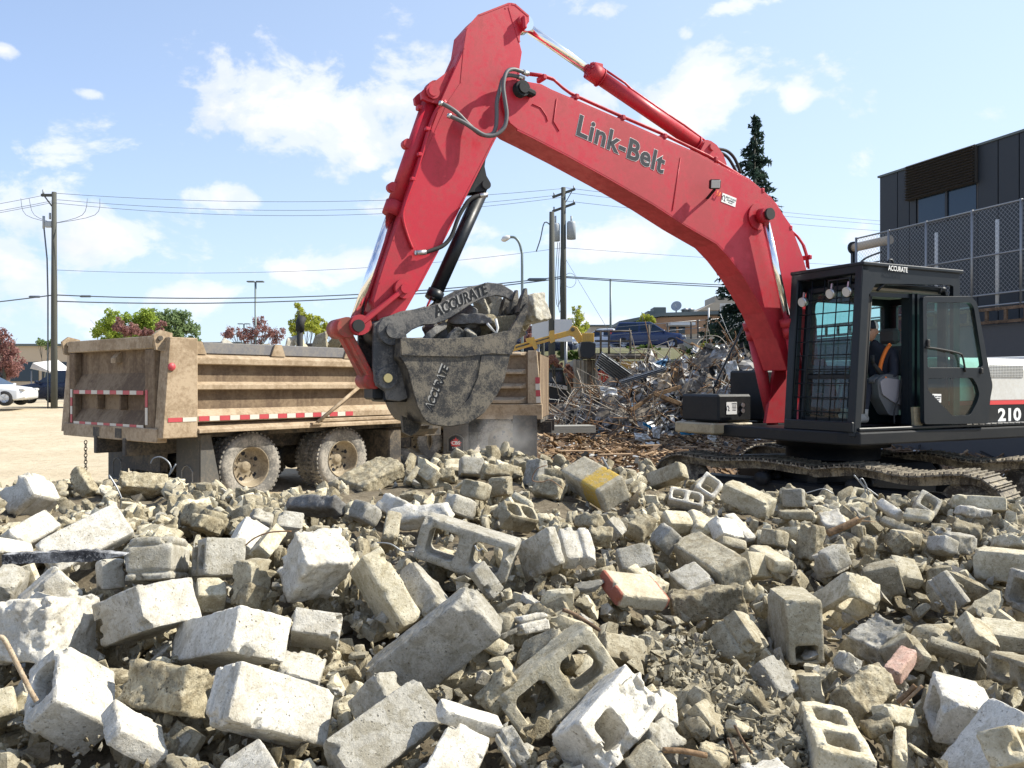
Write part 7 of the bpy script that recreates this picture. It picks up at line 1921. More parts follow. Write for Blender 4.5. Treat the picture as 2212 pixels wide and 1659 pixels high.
def build_poles():
 M = _M
 L, hL = utility_pole('dark wooden utility pole standing alone at the left behind the parked cars', 117, 415, 40, .125)
 def piece(T, nm, mat, f): mb = MB(); f(mb); return mb.build(nm, M[mat], T)
 piece(L, 'cross_arm', 'wood_pole', lambda m: (m.box((-.30, 0, hL - .15), (.62, .12, .12)), m.seg((-.5, 0, hL - .15), (-.05, 0, hL - .75), .05, .05)))
 piece(L, 'insulator', 'transformer', lambda m: m.tube([(-.52, 0, hL - .1), (-.52, 0, hL + .12)], .05, 8))
 piece(L, 'switch_gear', 'transformer', lambda m: (m.box((-.25, 0, hL - 1.55), (.35, .2, .3), bev=.04), m.cyl((-.5, 0, hL - 1.75), (-.5, 0, hL - 1.15), .06, 8), m.cyl((-.2, 0, hL - 1.3), (-.2, 0, hL - 1.0), .05, 8)))
 piece(L, 'conduit', 'wire', lambda m: m.tube([(-.5, 0, hL - 1.6), (-.34, 0, hL - 3.2), (-.30, 0, hL - 5), (-.30, 0, 0)], .035, 6))
 for k, (x, s) in enumerate(((-1.6, 1), (-1.2, 1), (1.6, -1), (2.2, -1))):
  m = MB(); m.tube(smooth_path([(x, 0, hL - .3), (x + s * .25, 0, hL - 1.1), (0, 0, hL - 1.5)]), .012, 5); m.build('jumper_wire', M['wire'], L)
 m = MB(); m.lathe([(.14, 0), (.14, .12)], (0, 0, 3.2), (0, 0, 1), 14); m.build('pole_band', M['sheet_white'], L)
 # middle pair
 C1, h1 = utility_pole('tall utility pole with two cross arms and grey transformers', 1217, 405, 44, .14)
 for z in (h1 - .3, h1 - 1.05): piece(C1, 'cross_arm', 'wood_pole', lambda m: m.seg((-.58, 0, z - .22), (.62, 0, z + .22), .10, .12))
 for (x, y) in ((-.42, 0), (.42, 0)):
  piece(C1, 'transformer', 'transformer', lambda m: (m.lathe([(0, 0), (.24, .02), (.24, .85), (.20, .95), (0, 1.0)], (x * 1.0, y, h1 - 2.85 + (.1 if x > 0 else 0)), (0, 0, 1), 18), m.tube([(x, 0, h1 - 1.9), (x, 0, h1 - 1.5)], .05, 8)))
 piece(C1, 'brace', 'wood_pole', lambda m: m.seg((0, 0, h1 - 1.0), (.45, 0, h1 - .2), .04, .04))
 for z in (h1 - .3, h1 - 1.05):
  for x in (-.5, .55): piece(C1, 'insulator', 'transformer', lambda m: m.tube([(x, 0, z + x * .35), (x, 0, z + x * .35 + .2)], .045, 7))
 piece(C1, 'service_cable', 'wire', lambda m: [m.tube(smooth_path([(.1 * k - .3, 0, h1 - 2.9), (-.42 + .12 * k, 0, h1 - 5.0), (-.3 + .1 * k, 0, h1 - 6.3 - .3 * k), (.0, .1, h1 - 5.0 - .4 * k), (0, 0, h1 - 3.2)]), .018, 5) for k in range(3)])
 piece(C1, 'cable_loop', 'wire', lambda m: m.tube([(.35 + .32 * math.cos(a), 0, h1 - 4.9 + .38 * math.sin(a)) for a in [2 * math.pi * i / 16 for i in range(17)]], .012, 5))
 C2, h2 = utility_pole('shorter thick utility pole close to the left of the transformer pole', 1192, 458, 40, .14)
 piece(C2, 'bracket', 'wire', lambda m: m.tube(smooth_path([(0, 0, h2 - .7), (-.35, 0, h2 - .5), (-.55, 0, h2 - 1.3), (-.75, 0, h2 - 1.9)]), .03, 5))
 # wires
 pl = at(117, 415, 40); pc = at(1217, 405, 44)
 for k, (dz, dy) in enumerate(((-.05, .0), (-.30, .3), (-.55, -.2))):
  wire(('topmost', 'middle', 'lowest')[k] + ' of the three thin upper lines between the lone pole and the transformer pole', (pl.x, 40 + dy, pl.z + dz), (pc.x, 44 + dy, pc.z + dz), .55 + .12 * k, .011, 'upper power lines over the truck')
  wire(('topmost', 'middle', 'lowest')[k] + ' of the three thin lines running left from the lone pole top', (pl.x, 40 + dy, pl.z + dz), (-44, 44 + dy, pl.z + dz - 1.2), 0.5, .011, 'upper power lines at the far left')
 for k, dz in enumerate((0, -.25, -.7)):
  wire(('topmost', 'middle', 'lowest')[k] + ' of the three thin lines running right behind the boom from the transformer pole', (pc.x, 44, pc.z + dz), (48, 60, 12.4 + dz * .7), 0.5, .011, 'upper power lines behind the boom')
 zl = at(117, 637, 40).z; zc = at(1217, 597, 44).z
 for k, dz in enumerate((0, -.30)):
  wire(('upper', 'lower')[k] + ' of the two black cables crossing low between the lone pole and transformer pole', (pl.x, 40, zl + dz), (pc.x, 44, zc + dz * .3), .55, .028, 'lower cables over the truck')
  wire(('upper', 'lower')[k] + ' of the two black cables running right from transformer pole to spruce', (pc.x, 44, zc + dz * .2), (40, 52, 7.6 + dz), .35, .026, 'lower cables towards the spruce')
 wire('lower black cable leaving the picture left of the lone pole', (pl.x, 40, zl), (-46, 46, zl - .2), .5, .03)
 zt = at(117, 583, 40).z; zt2 = at(1217, 535, 44).z
 wire('faint middle wire between the left pole and the transformer pole', (pl.x, 40, zt), (pc.x, 44, zt2), .6, .010)
 wire('faint middle wire running right from the transformer pole', (pc.x, 44, zt2), (40, 55, 9.2), .3, .010)
 wire('thin guy wire slanting down right from the transformer pole', at(1222, 560, 44), at(1318, 720, 40), .0, .010, None, 'guy wire')
 for (u, v, d, lab) in ((1160, 604, 43.8, 'black splice case on the cable left of the thick pole'), (185, 640, 40.5, 'small black splice on the lower cable right of the lone pole'), (75, 641, 40.3, 'black splice on the lower cable left of the lone pole')):
  p = at(u, v, d); mb = MB(); k = .5 if u > 999 else .28; mb.tube([p + Vector((-k, 0, 0)), p + Vector((-k * .8, 0, 0)), p + Vector((k * .8, 0, 0)), p + Vector((k, 0, 0))], [.03, .13 * k + .02, .13 * k + .02, .03], 8); tag(mb.build('cable_splice', M['wire']), lab, 'cable splice')
 # street lamp with curved arm
 d = 34; b = at(1128, 760, d); T = empty('street_lamp', (b.x, d, ground_z(b.x, d))); tag(T, 'curved street lamp rising behind the bucket tip', 'street lamp')
 tz = at(1128, 545, d).z - T.location.z; mb = MB(); pts = [(0, 0, -.3), (0, 0, tz - .6), (-.03, 0, tz), (-.12, 0, tz + .38), (-.3, 0, tz + .60), (-.52, 0, tz + .62)]
 mb.tube(smooth_path(pts), .055, 10); mb.build('pole', M['pole_metal'], T)
 mb = MB(); mb.tube([(-.48, 0, tz + .62), (-.6, 0, tz + .60), (-.75, 0, tz + .53), (-.85, 0, tz + .48)], [.05, .11, .12, .04], 12); mb.build('lamp_head', M['sheet_white'], T)
 # car park lights
 for (u, vt, d, arm, lab) in ((552, 609, 60, .55, 'double headed car park light in the distance left of the bucket'), (527, 700, 90, .6, 'small far car park light behind the plum trees'), (1319, 604, 55, .0, 'plain thin steel pole right of the transformer pole')):
  t = at(u, vt, d); g = ground_z(t.x, d); T = empty('light_pole', (t.x, d, g)); tag(T, lab, 'light pole')
  mb = MB(); mb.tube([(0, 0, -.3), (0, 0, t.z - g)], .075, 10); mb.build('pole', M['pole_metal'], T)
  if arm:
   for s in (1, -1): mb = MB(); mb.box((s * arm * .6, 0, t.z - g + .02), (arm, .35, .10), bev=.03); mb.build('lamp_head', M['roof_dark'], T)
build_poles()
def car(label, name, cat, loc, heading, paint, kind='suv', L=4.5, group=None):
 """loc: ground point of the centre, heading in radians (nose direction)"""
 M = _M; T = empty(name, loc, heading); tag(T, label, cat, group)
 H = {'suv': 1.62, 'hatch': 1.50, 'sedan': 1.44, 'pickup': 1.8}[kind]; W = 1.82; h = L / 2
 # lower body stations: x, half width, z bottom, z shoulder
 st = [(-h, .62, .45, .80), (-h + .06, .80, .32, .98), (-h + .5, .88, .24, 1.02), (-h * .45, .91, .22, 1.0), (h * .1, .91, .22, .97), (h * .52, .90, .22, .95), (h - .35, .86, .26, .86), (h - .05, .72, .34, .70), (h, .55, .42, .60)]
 V = []; F = []
 for (x, w, zb, zs) in st:
  zs *= H / 1.55
  V += [(x, -w, zb + .06), (x, -w * 1.0, zs * .82), (x, -w * .93, zs), (x, w * .93, zs), (x, w, zs * .82), (x, w, zb + .06), (x, w * .9, zb), (x, -w * .9, zb)]
 n = 8
 for i in range(len(st) - 1):
  for k in range(n): F.append((i * n + k, i * n + (k + 1) % n, (i + 1) * n + (k + 1) % n, (i + 1) * n + k))
 F += [tuple(range(n))[::-1], tuple(range((len(st) - 1) * n, len(st) * n))]
 mb = MB(); mb.add(V, F, True); body = mb.build('body', M[paint], T); bevel(body, .07, 3, 15)
 # greenhouse
 rl = {'suv': (-h + .25, -h + .55, h * .08, h * .50), 'hatch': (-h + .25, -h + .65, h * .02, h * .50), 'sedan': (-h + .7, -h + 1.25, h * .0, h * .45), 'pickup': (-h * .35, -h * .28, h * .12, h * .42)}[kind]
 zs = .96 * H / 1.55
 def gh(inset, dz):
  b0, t0, t1, b1 = rl
  return [(b0, -.84 + inset, zs), (t0, -.66 + inset, H - dz), (t1, -.66 + inset, H - dz), (b1, -.84 + inset, zs), (b0, .84 - inset, zs), (t0, .66 - inset, H - dz), (t1, .66 - inset, H - dz), (b1, .84 - inset, zs)]
 mb = MB(); mb.add(gh(0, 0), [(0, 1, 2, 3), (7, 6, 5, 4), (1, 5, 6, 2), (0, 4, 5, 1), (3, 2, 6, 7)]); g = mb.build('cabin', M[paint], T); bevel(g, .05, 2, 20)
 b0, t0, t1, b1 = rl
 def side_pt(x, z, s): k = (z - zs) / (H - zs); return (x, s * (.84 - .18 * k + .012), z)
 for s in (1, -1):
  zt = H - .10; zb2 = zs + .04; lx = lambda a, b, z: a + (b - a) * (z - zs) / (H - zs)
  xs = [lx(b0, t0, zb2) + .12, (b0 + b1) / 2 - .10, (b0 + b1) / 2 + .02, lx(b1, t1, zb2) - .12]; xt = [lx(b0, t0, zt) + .10, (b0 + b1) / 2 - .10, (b0 + b1) / 2 + .02, lx(b1, t1, zt) - .06]
  for (i, j) in ((0, 1), (2, 3)):
   mb = MB(); mb.add([side_pt(xs[i], zb2, s), side_pt(xs[j], zb2, s), side_pt(xt[j], zt, s), side_pt(xt[i], zt, s)], [(0, 1, 2, 3)]); mb.build('side_window', M['window_blue'], T)
 for (xa, xb, nm, s) in ((b1, t1, 'windscreen', 1), (b0, t0, 'rear_window', -1)):
  k0, k1 = .08, .88; p = lambda k, y: (xa + (xb - xa) * k + s * .012, y, zs + (H - zs) * k + .008)
  mb = MB(); mb.add([p(k0, -.74), p(k0, .74), p(k1, .60), p(k1, -.60)], [(0, 1, 2, 3)]); mb.build(nm, M['window_blue'], T)
 for (x, y) in ((-h + .85, -.80), (-h + .85, .80), (h - .85, -.80), (h - .85, .80)):
  s = 1 if y > 0 else -1
  mb = MB(); mb.lathe([(.20, .0), (.33, .0), (.345, -.04), (.345, -.20), (.2, -.22)], (x, y + s * .10, .345), (0, s, 0), 28); w = mb.build('wheel', M['rubber'], T)
  mb = MB(); mb.lathe([(.22, .002), (.21, -.03), (.06, -.02), (0, -.01)], (x, y + s * .10, .345), (0, s, 0), 20)
  for k in range(5): a = 2 * math.pi * k / 5; mb.seg((x, y + s * .09, .345), (x + .2 * math.cos(a), y + s * .10, .345 + .2 * math.sin(a)), .03, .045, up=(0, 1, 0))
  mb.build('rim', M['alloy'], w)
 for s in (1, -1):
  mb = MB(); mb.box((-h + .09, s * .70, .98 * H / 1.55), (.16, .20, .30), bev=.04); mb.build('tail_light', M['reflector_red'], T)
  mb = MB(); mb.box((h - .16, s * .66, .74), (.26, .30, .13), bev=.04); mb.build('headlight', M['lens'], T)
  mb = MB(); mb.box((h * .42, s * .98, zs + .05), (.12, .18, .12), bev=.03); mb.build('mirror', M[paint], T)
 return T
def build_cars():
 def place(u, v, d): p = at(u, v, d); return Vector((p.x, p.y, p.z))
 p = at(8, 876, 38.5); car('white hatchback parked at the far left edge', 'parked_car', 'car', (p.x - .9, 38.5, p.z), R(8), 'car_white', 'hatch', 4.2)
 p = at(96, 872, 40.5); car('dark navy suv parked between the white hatchback and the dump truck', 'parked_car', 'car', (p.x + .6, 41.5, p.z), R(172), 'car_navy', 'suv', 4.6)
 p = at(*conv8(1110, 556), 50); car('blue suv parked on the bank above the scrap heap', 'parked_car', 'car', (p.x, 50, p.z), R(-12), 'car_blue', 'suv', 4.5)
 p = at(*conv8(745, 575), 51.5); car('white car half hidden behind the hedge left of the blue suv', 'parked_car', 'car', (p.x, 52, p.z), R(160), 'car_white', 'sedan', 4.3)
 p = at(*conv8(230, 612), 46); car('dark car behind the yellow digger arm', 'parked_car', 'car', (p.x, 46, p.z), R(10), 'car_navy', 'sedan', 4.3)
 p = at(*conv4b(1700, 760), 24); car('white pickup roof showing past the engine cover', 'parked_pickup', 'pickup', (p.x + .8, 26, .2), R(20), 'car_white', 'pickup', 5.2)
def conv4b(x, y): return conv_R4(x, y)
build_cars()
def build_trees():
 def base(u, d): x = (u - 1106) / 1800 * d; return Vector((x, d, ground_z(x, d)))
 def cr(b, pts, d):
  out = []
  for (u, v, rp) in pts: p = at(u, v, d); out.append((p.x - b.x, random.Random(int(u * 7 + v)).uniform(-.6, .6), p.z - b.z, rp / 1800 * d))
  return out
 b = base(300, 62); tree('broadleaf_tree', 'fresh green tree behind the tailgate of the near dump truck', 'tree', b, 5, cr(b, [(225, 715, 28), (255, 700, 30), (290, 695, 30), (320, 700, 30), (240, 735, 30), (285, 730, 30), (330, 730, 26)], 62), 'leaf_green', 5200, .16, 1)
 b = base(375, 70); tree('broadleaf_tree', 'duller green tree right of the fresh green tree', 'tree', b, 5.5, cr(b, [(350, 695, 30), (380, 690, 28), (405, 715, 28), (370, 730, 30), (420, 740, 22)], 70), 'leaf_dull', 4200, .17, 2)
 b = base(300, 55); tree('plum_tree', 'small reddish tree in front of the fresh green tree', 'tree', b, 3.4, cr(b, [(268, 705, 16), (290, 716, 18), (340, 703, 12), (310, 722, 16)], 55), 'leaf_plum', 1700, .10, 3)
 b = base(12, 48); tree('plum_tree', 'plum red tree at the far left edge above the parked cars', 'tree', b, 4, cr(b, [(-20, 760, 34), (15, 750, 26), (35, 780, 24), (5, 800, 30), (12, 725, 14)], 48), 'leaf_plum', 3800, .10, 4)
 b = base(540, 60); tree('plum_tree', 'sparse plum red tree behind the middle of the truck box', 'tree', b, 4.5, cr(b, [(500, 718, 18), (525, 722, 18), (553, 695, 14), (550, 722, 22), (580, 715, 20), (600, 722, 20)], 60), 'leaf_plum', 2400, .10, 5, bare=6)
 b = base(655, 56); tree('young_tree', 'bright lime green young tree behind the exhaust stack', 'tree', b, 5, cr(b, [(645, 662, 8), (650, 680, 14), (665, 695, 18), (640, 700, 16), (680, 708, 20), (705, 712, 16), (690, 690, 10), (640, 718, 16)], 56), 'leaf_lime', 3300, .11, 6)
 b = base(715, 58); tree('young_tree', 'green shrub like tree by the bucket linkage', 'tree', b, 4, cr(b, [(715, 712, 14), (700, 722, 16), (735, 722, 12)], 58), 'leaf_green', 1500, .11, 7)
 b = base(1250, 54); tree('young_tree', 'thin lime green tree right of the utility poles', 'tree', b, 4, cr(b, [(1246, 668, 10), (1252, 685, 13), (1240, 700, 14), (1262, 705, 14), (1250, 718, 15)], 54), 'leaf_lime', 1500, .09, 8, bare=4, trunk_r=.06)
 b = base(1392, 52); tree('young_tree', 'lime green young tree in front of the low beige building', 'tree', b, 3.5, cr(b, [(1395, 686, 11), (1408, 690, 10), (1385, 700, 12), (1372, 712, 10), (1400, 703, 10)], 52), 'leaf_lime', 1500, .08, 9, trunk_r=.05)
 b = base(1172, 42); tree('plum_tree', 'plum red tree behind the bucket teeth', 'tree', b, 4, cr(b, [(1170, 690, 10), (1184, 682, 8), (1150, 715, 16), (1140, 735, 16), (1178, 706, 10)], 42), 'leaf_plum', 1300, .08, 10)
 b = base(95, 90); tree('far_shrub', 'far off dull shrub on the roofline left of the truck', 'shrub', b, 4, cr(b, [(85, 742, 10), (105, 742, 12)], 90), 'leaf_dull', 500, .16, 11)
 # hedges and shrubs on the bank
 def bush(label, pts, d, mat, n, size, seed, nm='shrub', cat='shrub'):
  P = [at(u, v, d + random.Random(int(u + v)).uniform(-.4, .4)) for (u, v, r) in pts]; b = Vector((sum(p.x for p in P) / len(P), d, 0)); b.z = min(p.z for p in P) - .4
  T = empty(nm, b); tag(T, label, cat); rad = [r / 1800 * d for (_, _, r) in pts]
  rg = random.Random(seed); sub = []; rs = []
  for p, r in zip(P, rad):
   for _ in range(10): q = Vector((rg.gauss(0, 1), rg.gauss(0, 1), rg.gauss(0, .8))).normalized() * r * rg.uniform(.3, .95); sub.append(tuple(p - b + q)); rs.append(r * rg.uniform(.22, .42))
  link_mesh('foliage', leaves_mesh('foliage', sub, rs, n, size, _M[mat], seed), None, T)
  mb = MB(); [mb.tube([(0, 0, -.2), tuple((p - b) * .8)], [.05, .02], 5) for p in P]; mb.build('stem', _M['wood_pole'], T)
 c8 = lambda L: [(*conv8(x, y), r * .2728) for (x, y, r) in L]
 bush('low green hedge running below the white car', c8([(440, 620, 50), (500, 600, 50), (550, 590, 45), (480, 650, 50), (540, 640, 50), (420, 660, 40), (600, 600, 30)]), 44, 'leaf_hedge', 3600, .07, 21, 'hedge', 'hedge')
 bush('low green juniper mound below the blue suv', c8([(960, 570, 40), (1020, 545, 40), (1080, 540, 40), (1140, 550, 40), (1190, 570, 30), (880, 580, 30), (1000, 590, 40), (1100, 590, 40), (1180, 600, 30)]), 46, 'leaf_hedge', 3800, .07, 22, 'juniper', 'shrub')
 bush('dark green hedge left of the black track loader', c8([(290, 640, 40), (330, 690, 40), (270, 700, 30)]), 40, 'leaf_hedge', 1800, .06, 23, 'hedge', 'hedge')
 bush('pinkish shrub above the black track loader', c8([(350, 620, 36), (380, 650, 36), (340, 660, 30), (400, 680, 30)]), 36, 'leaf_pink', 1900, .05, 24)
 bush('pinkish shrub between the black track loader and the grey container', c8([(490, 700, 34), (500, 750, 34), (480, 790, 34), (500, 830, 30), (460, 720, 25)]), 35, 'leaf_pink', 2100, .05, 25)
 bush('green bush with red and yellow tips right of the blue suv', c8([(1560, 520, 30), (1600, 500, 30), (1520, 540, 26), (1640, 540, 26)]), 40, 'leaf_lime', 1000, .05, 26)
 bush('red tipped sprig on top of the green bush', c8([(1600, 492, 22), (1610, 515, 20)]), 39.5, 'leaf_pink', 500, .05, 27)
 bush('green bush on the bank left of the spruce', c8([(1400, 560, 40), (1460, 570, 40), (1640, 440, 40), (1600, 560, 50), (1580, 440, 30)]), 44, 'leaf_hedge', 2200, .07, 28)
 bush('small green shrub beside the low beige building', c8([(745, 450, 30), (770, 470, 30)]), 56, 'leaf_green', 500, .08, 29)
 # spruce
 b = base(1630, 37); T = empty('spruce_tree', b); tag(T, 'tall dark spruce rising behind the boom', 'tree')
 top = at(1630, 250, 37).z - b.z
 mb = MB(); mb.tube([(0, 0, -.3), (0, 0, top)], [.28, .02], 10); mb.build('trunk', _M['wood_pole'], T)
 rg = np.random.default_rng(5); VV = []; n = 0
 for k in range(470):
  t = rg.random() ** .8; z = top * (1 - t * .93); Rm = .16 + 2.7 * t ** .9; Rm *= rg.uniform(.55, 1.12)
  a = rg.random() * 6.283; dr = np.array([math.cos(a), math.sin(a), -.18 - .2 * t]); sd = np.array([-math.sin(a), math.cos(a), 0])
  m = int(12 + 46 * t)
  for j in range(m):
   s = rg.random() ** .7; p = np.array([0, 0, z]) + dr * Rm * s; p[2] += .25 * s * s * Rm * .5
   q = sd * rg.normal() * .10 * Rm * (1.1 - s) + np.array([0, 0, -abs(rg.normal()) * .12])
   c = p + q; l = .09 + .11 * rg.random(); dirn = dr * .5 + rg.normal(size=3) * .5; dirn /= np.linalg.norm(dirn); w = np.cross(dirn, rg.normal(size=3)); w /= np.linalg.norm(w)
   VV += [c - dirn * l, c - w * l * .35, c + dirn * l, c + w * l * .35]
 V = np.array(VV); link_mesh('crown', np_mesh('crown', V, np.arange(len(V)).reshape(-1, 4), _M['needle'], False), None, T)
build_trees()
def build_buildings():
 M = _M
 # low beige building on the bank
 d = 76; g = 3.9
 c = lambda x, y: at(*conv8(x, y), d)
 T = empty('low_building', (c(1250, 400).x, d, g)); tag(T, 'low beige building with an orange band and flat dark roof on the bank', 'building')
 o = T.location
 xl_, xm, xr = c(925, 400).x - o.x, c(1200, 400).x - o.x, c(1660, 400).x - o.x
 z0, z1, zt = c(930, 335).z - g, c(1200, 270).z - g, c(1600, 250).z - g
 mb = MB(); mb.prism([(xl_, -1), (xr + 3, -1), (xr + 3, zt - .3), (xm, z1 - .35), (xl_, z0 - .35)], 0, 12); mb.build('wall', M['render_beige'], T)
 mb = MB(); mb.prism([(xl_ - .1, z0 - 1.3), (xr + 3.1, zt - 1.9), (xr + 3.1, zt - .35), (xm, z1 - .38), (xl_ - .1, z0 - .38)], -.08, -.01); mb.build('orange_band', M['render_orange'], T)
 mb = MB(); mb.prism([(xl_ - .6, z0 - .3), (xm, z1 - .3), (xr + 3.5, zt - .25), (xr + 3.5, zt + .05), (xm, z1), (xl_ - .6, z0)], -.8, 12.5); mb.build('roof', M['roof_dark'], T)
 for (x0, x1, y0, y1) in ((1280, 1330, 345, 420), (1350, 1400, 345, 430), (1600, 1650, 345, 390)):
  a = c(x0, y0) - o; b = c(x1, y1) - o; mb = MB(); mb.box(((a.x + b.x) / 2, -.1, (a.z + b.z) / 2), (b.x - a.x, .06, a.z - b.z)); mb.build('window', M['window_blue'], T)
 a = c(1250, 330) - o; b = c(1440, 345) - o; mb = MB(); mb.box(((a.x + b.x) / 2, -1.2, a.z - .4), (b.x - a.x, 2.4, .25)); mb.build('canopy', M['sheet_white'], T)
 for (x0, x1, y0, y1) in ((1170, 1270, 228, 262), (1120, 1180, 258, 275)):
  a = c(x0, y0) - o; b = c(x1, y1) - o; mb = MB(); mb.box(((a.x + b.x) / 2, 2, (a.z + b.z) / 2), (b.x - a.x, 2, a.z - b.z + .4), bev=.05); mb.build('roof_unit', M['roof_dark'], T)
 for x in (1440, 1480): a = c(x, 240) - o; mb = MB(); mb.lathe([(.35, 0), (.35, .5), (.5, .55), (0, .75)], (a.x, 2, a.z - .4), (0, 0, 1), 14); mb.build('roof_vent', M['galv'], T)
 a = c(1370, 200) - o; mb = MB(); ax = Vector((-.35, -.8, .35)).normalized(); mb.lathe([(0, .0), (.2, .02), (.38, .08), (.5, .14), (.5, .16), (.37, .1), (0, .02)], (a.x, 2, a.z), ax, 28); mb.seg((a.x, 2.2, a.z - .2), (a.x, 2.2, zt - .2), .12, .12); mb.tube([(a.x, 2, a.z - .4), Vector((a.x, 2, a.z)) + ax * .5], .02, 5); mb.build('satellite_dish', M['transformer'], T)
 # pale gabled block behind, right
 a = at(*conv8(1500, 190), 95); b = at(*conv8(1700, 250), 95)
 T = empty('far_building', (a.x, 95, g)); tag(T, 'pale building with cream sloped roof behind the low beige building', 'building')
 w = b.x - a.x; mb = MB(); mb.box((w / 2 + 3, 5, (b.z - g) / 2), (w + 8, 10, b.z - g)); mb.build('wall', M['sheet_white'], T)
 mb = MB(); mb.prism([(0, b.z - g), (w + 8, b.z - g), (w + 8, a.z - g), (1.6, a.z - g)], -1, 9); mb.build('roof', M['render_beige'], T)
 q = at(*conv8(1630, 135), 96); mb = MB(); mb.box((q.x - a.x + 3.5, 3, q.z - g - 1.2), (7, 5, 2.4)); mb.build('roof_unit', M['container_grey'], T)
 # beige shed at far left
 a = at(-60, 747, 95); b = at(318, 747, 95)
 T = empty('long_shed', (a.x, 95, .6)); tag(T, 'long low beige shed on the horizon at the left', 'building')
 w = b.x - a.x; mb = MB(); mb.box((w / 2, 6, (a.z - .6) / 2), (w, 12, a.z - .6)); mb.build('wall', M['render_beige'], T)
 mb = MB(); mb.box((w / 2, 6, a.z - .6 + .1), (w + .6, 12.6, .25)); mb.build('roof', M['roof_dark'], T)
 for k in range(5): mb = MB(); mb.box((w * (.12 + .18 * k), -.03, 2.6), (3.2, .1, 2.2)); mb.build('window', M['window_blue'], T)
 # pale boxes further along the horizon so that the street goes on
 for i, (u0, u1, v, dd, mat, lab) in enumerate(((430, 520, 742, 120, 'sheet_white', 'far pale flat roofed building behind the truck box'), (740, 1080, 748, 120, 'render_beige', 'far beige building behind the bucket'), (1275, 1330, 705, 110, 'render_beige', 'far square beige building left of the low building'), (-700, -120, 742, 110, 'sheet_white', 'pale building outside the left edge'))):
  a = at(u0, v, dd); b = at(u1, v, dd); gg = ground_z(a.x, dd); T = empty('far_building', (a.x, dd, gg)); tag(T, lab, 'building')
  w = b.x - a.x; mb = MB(); mb.box((w / 2, 5, (a.z - gg) / 2), (w, 10, a.z - gg)); mb.build('wall', M[mat], T)
  for k in range(max(1, int(w / 6))): mb = MB(); mb.box((3 + k * 6, -.03, (a.z - gg) * .55), (2.6, .1, 1.4)); mb.build('window', M['window_blue'], T)
  mb = MB(); mb.box((w / 2, 5, a.z - gg + .1), (w + .4, 10.4, .2)); mb.build('roof', M['roof_dark'], T)
 # white slanted roof object left (tent like canopy) near pole
 a = at(92, 790, 50); T = empty('white_canopy', (a.x, 50, ground_z(a.x, 50))); tag(T, 'white slanted canopy beside the foot of the lone utility pole', 'canopy')
 z = a.z - T.location.z
 mb = MB(); mb.add([(-.75, 0, z - .15), (.6, 0, z - .45), (.9, 2, z - .45), (-.2, 2, z + .4), (-.6, 0, z + .15)], [(0, 1, 2, 3, 4)]); solidify(mb.build('cover', M['sheet_white'], T), .05)
 mb = MB(); [mb.cyl((x, y, -.2), (x, y, z - .3), .04, 8) for (x, y) in ((-.7, .05), (.55, .05), (.8, 1.9), (-.2, 1.9))]; mb.build('frame', M['galv'], T)
build_buildings()
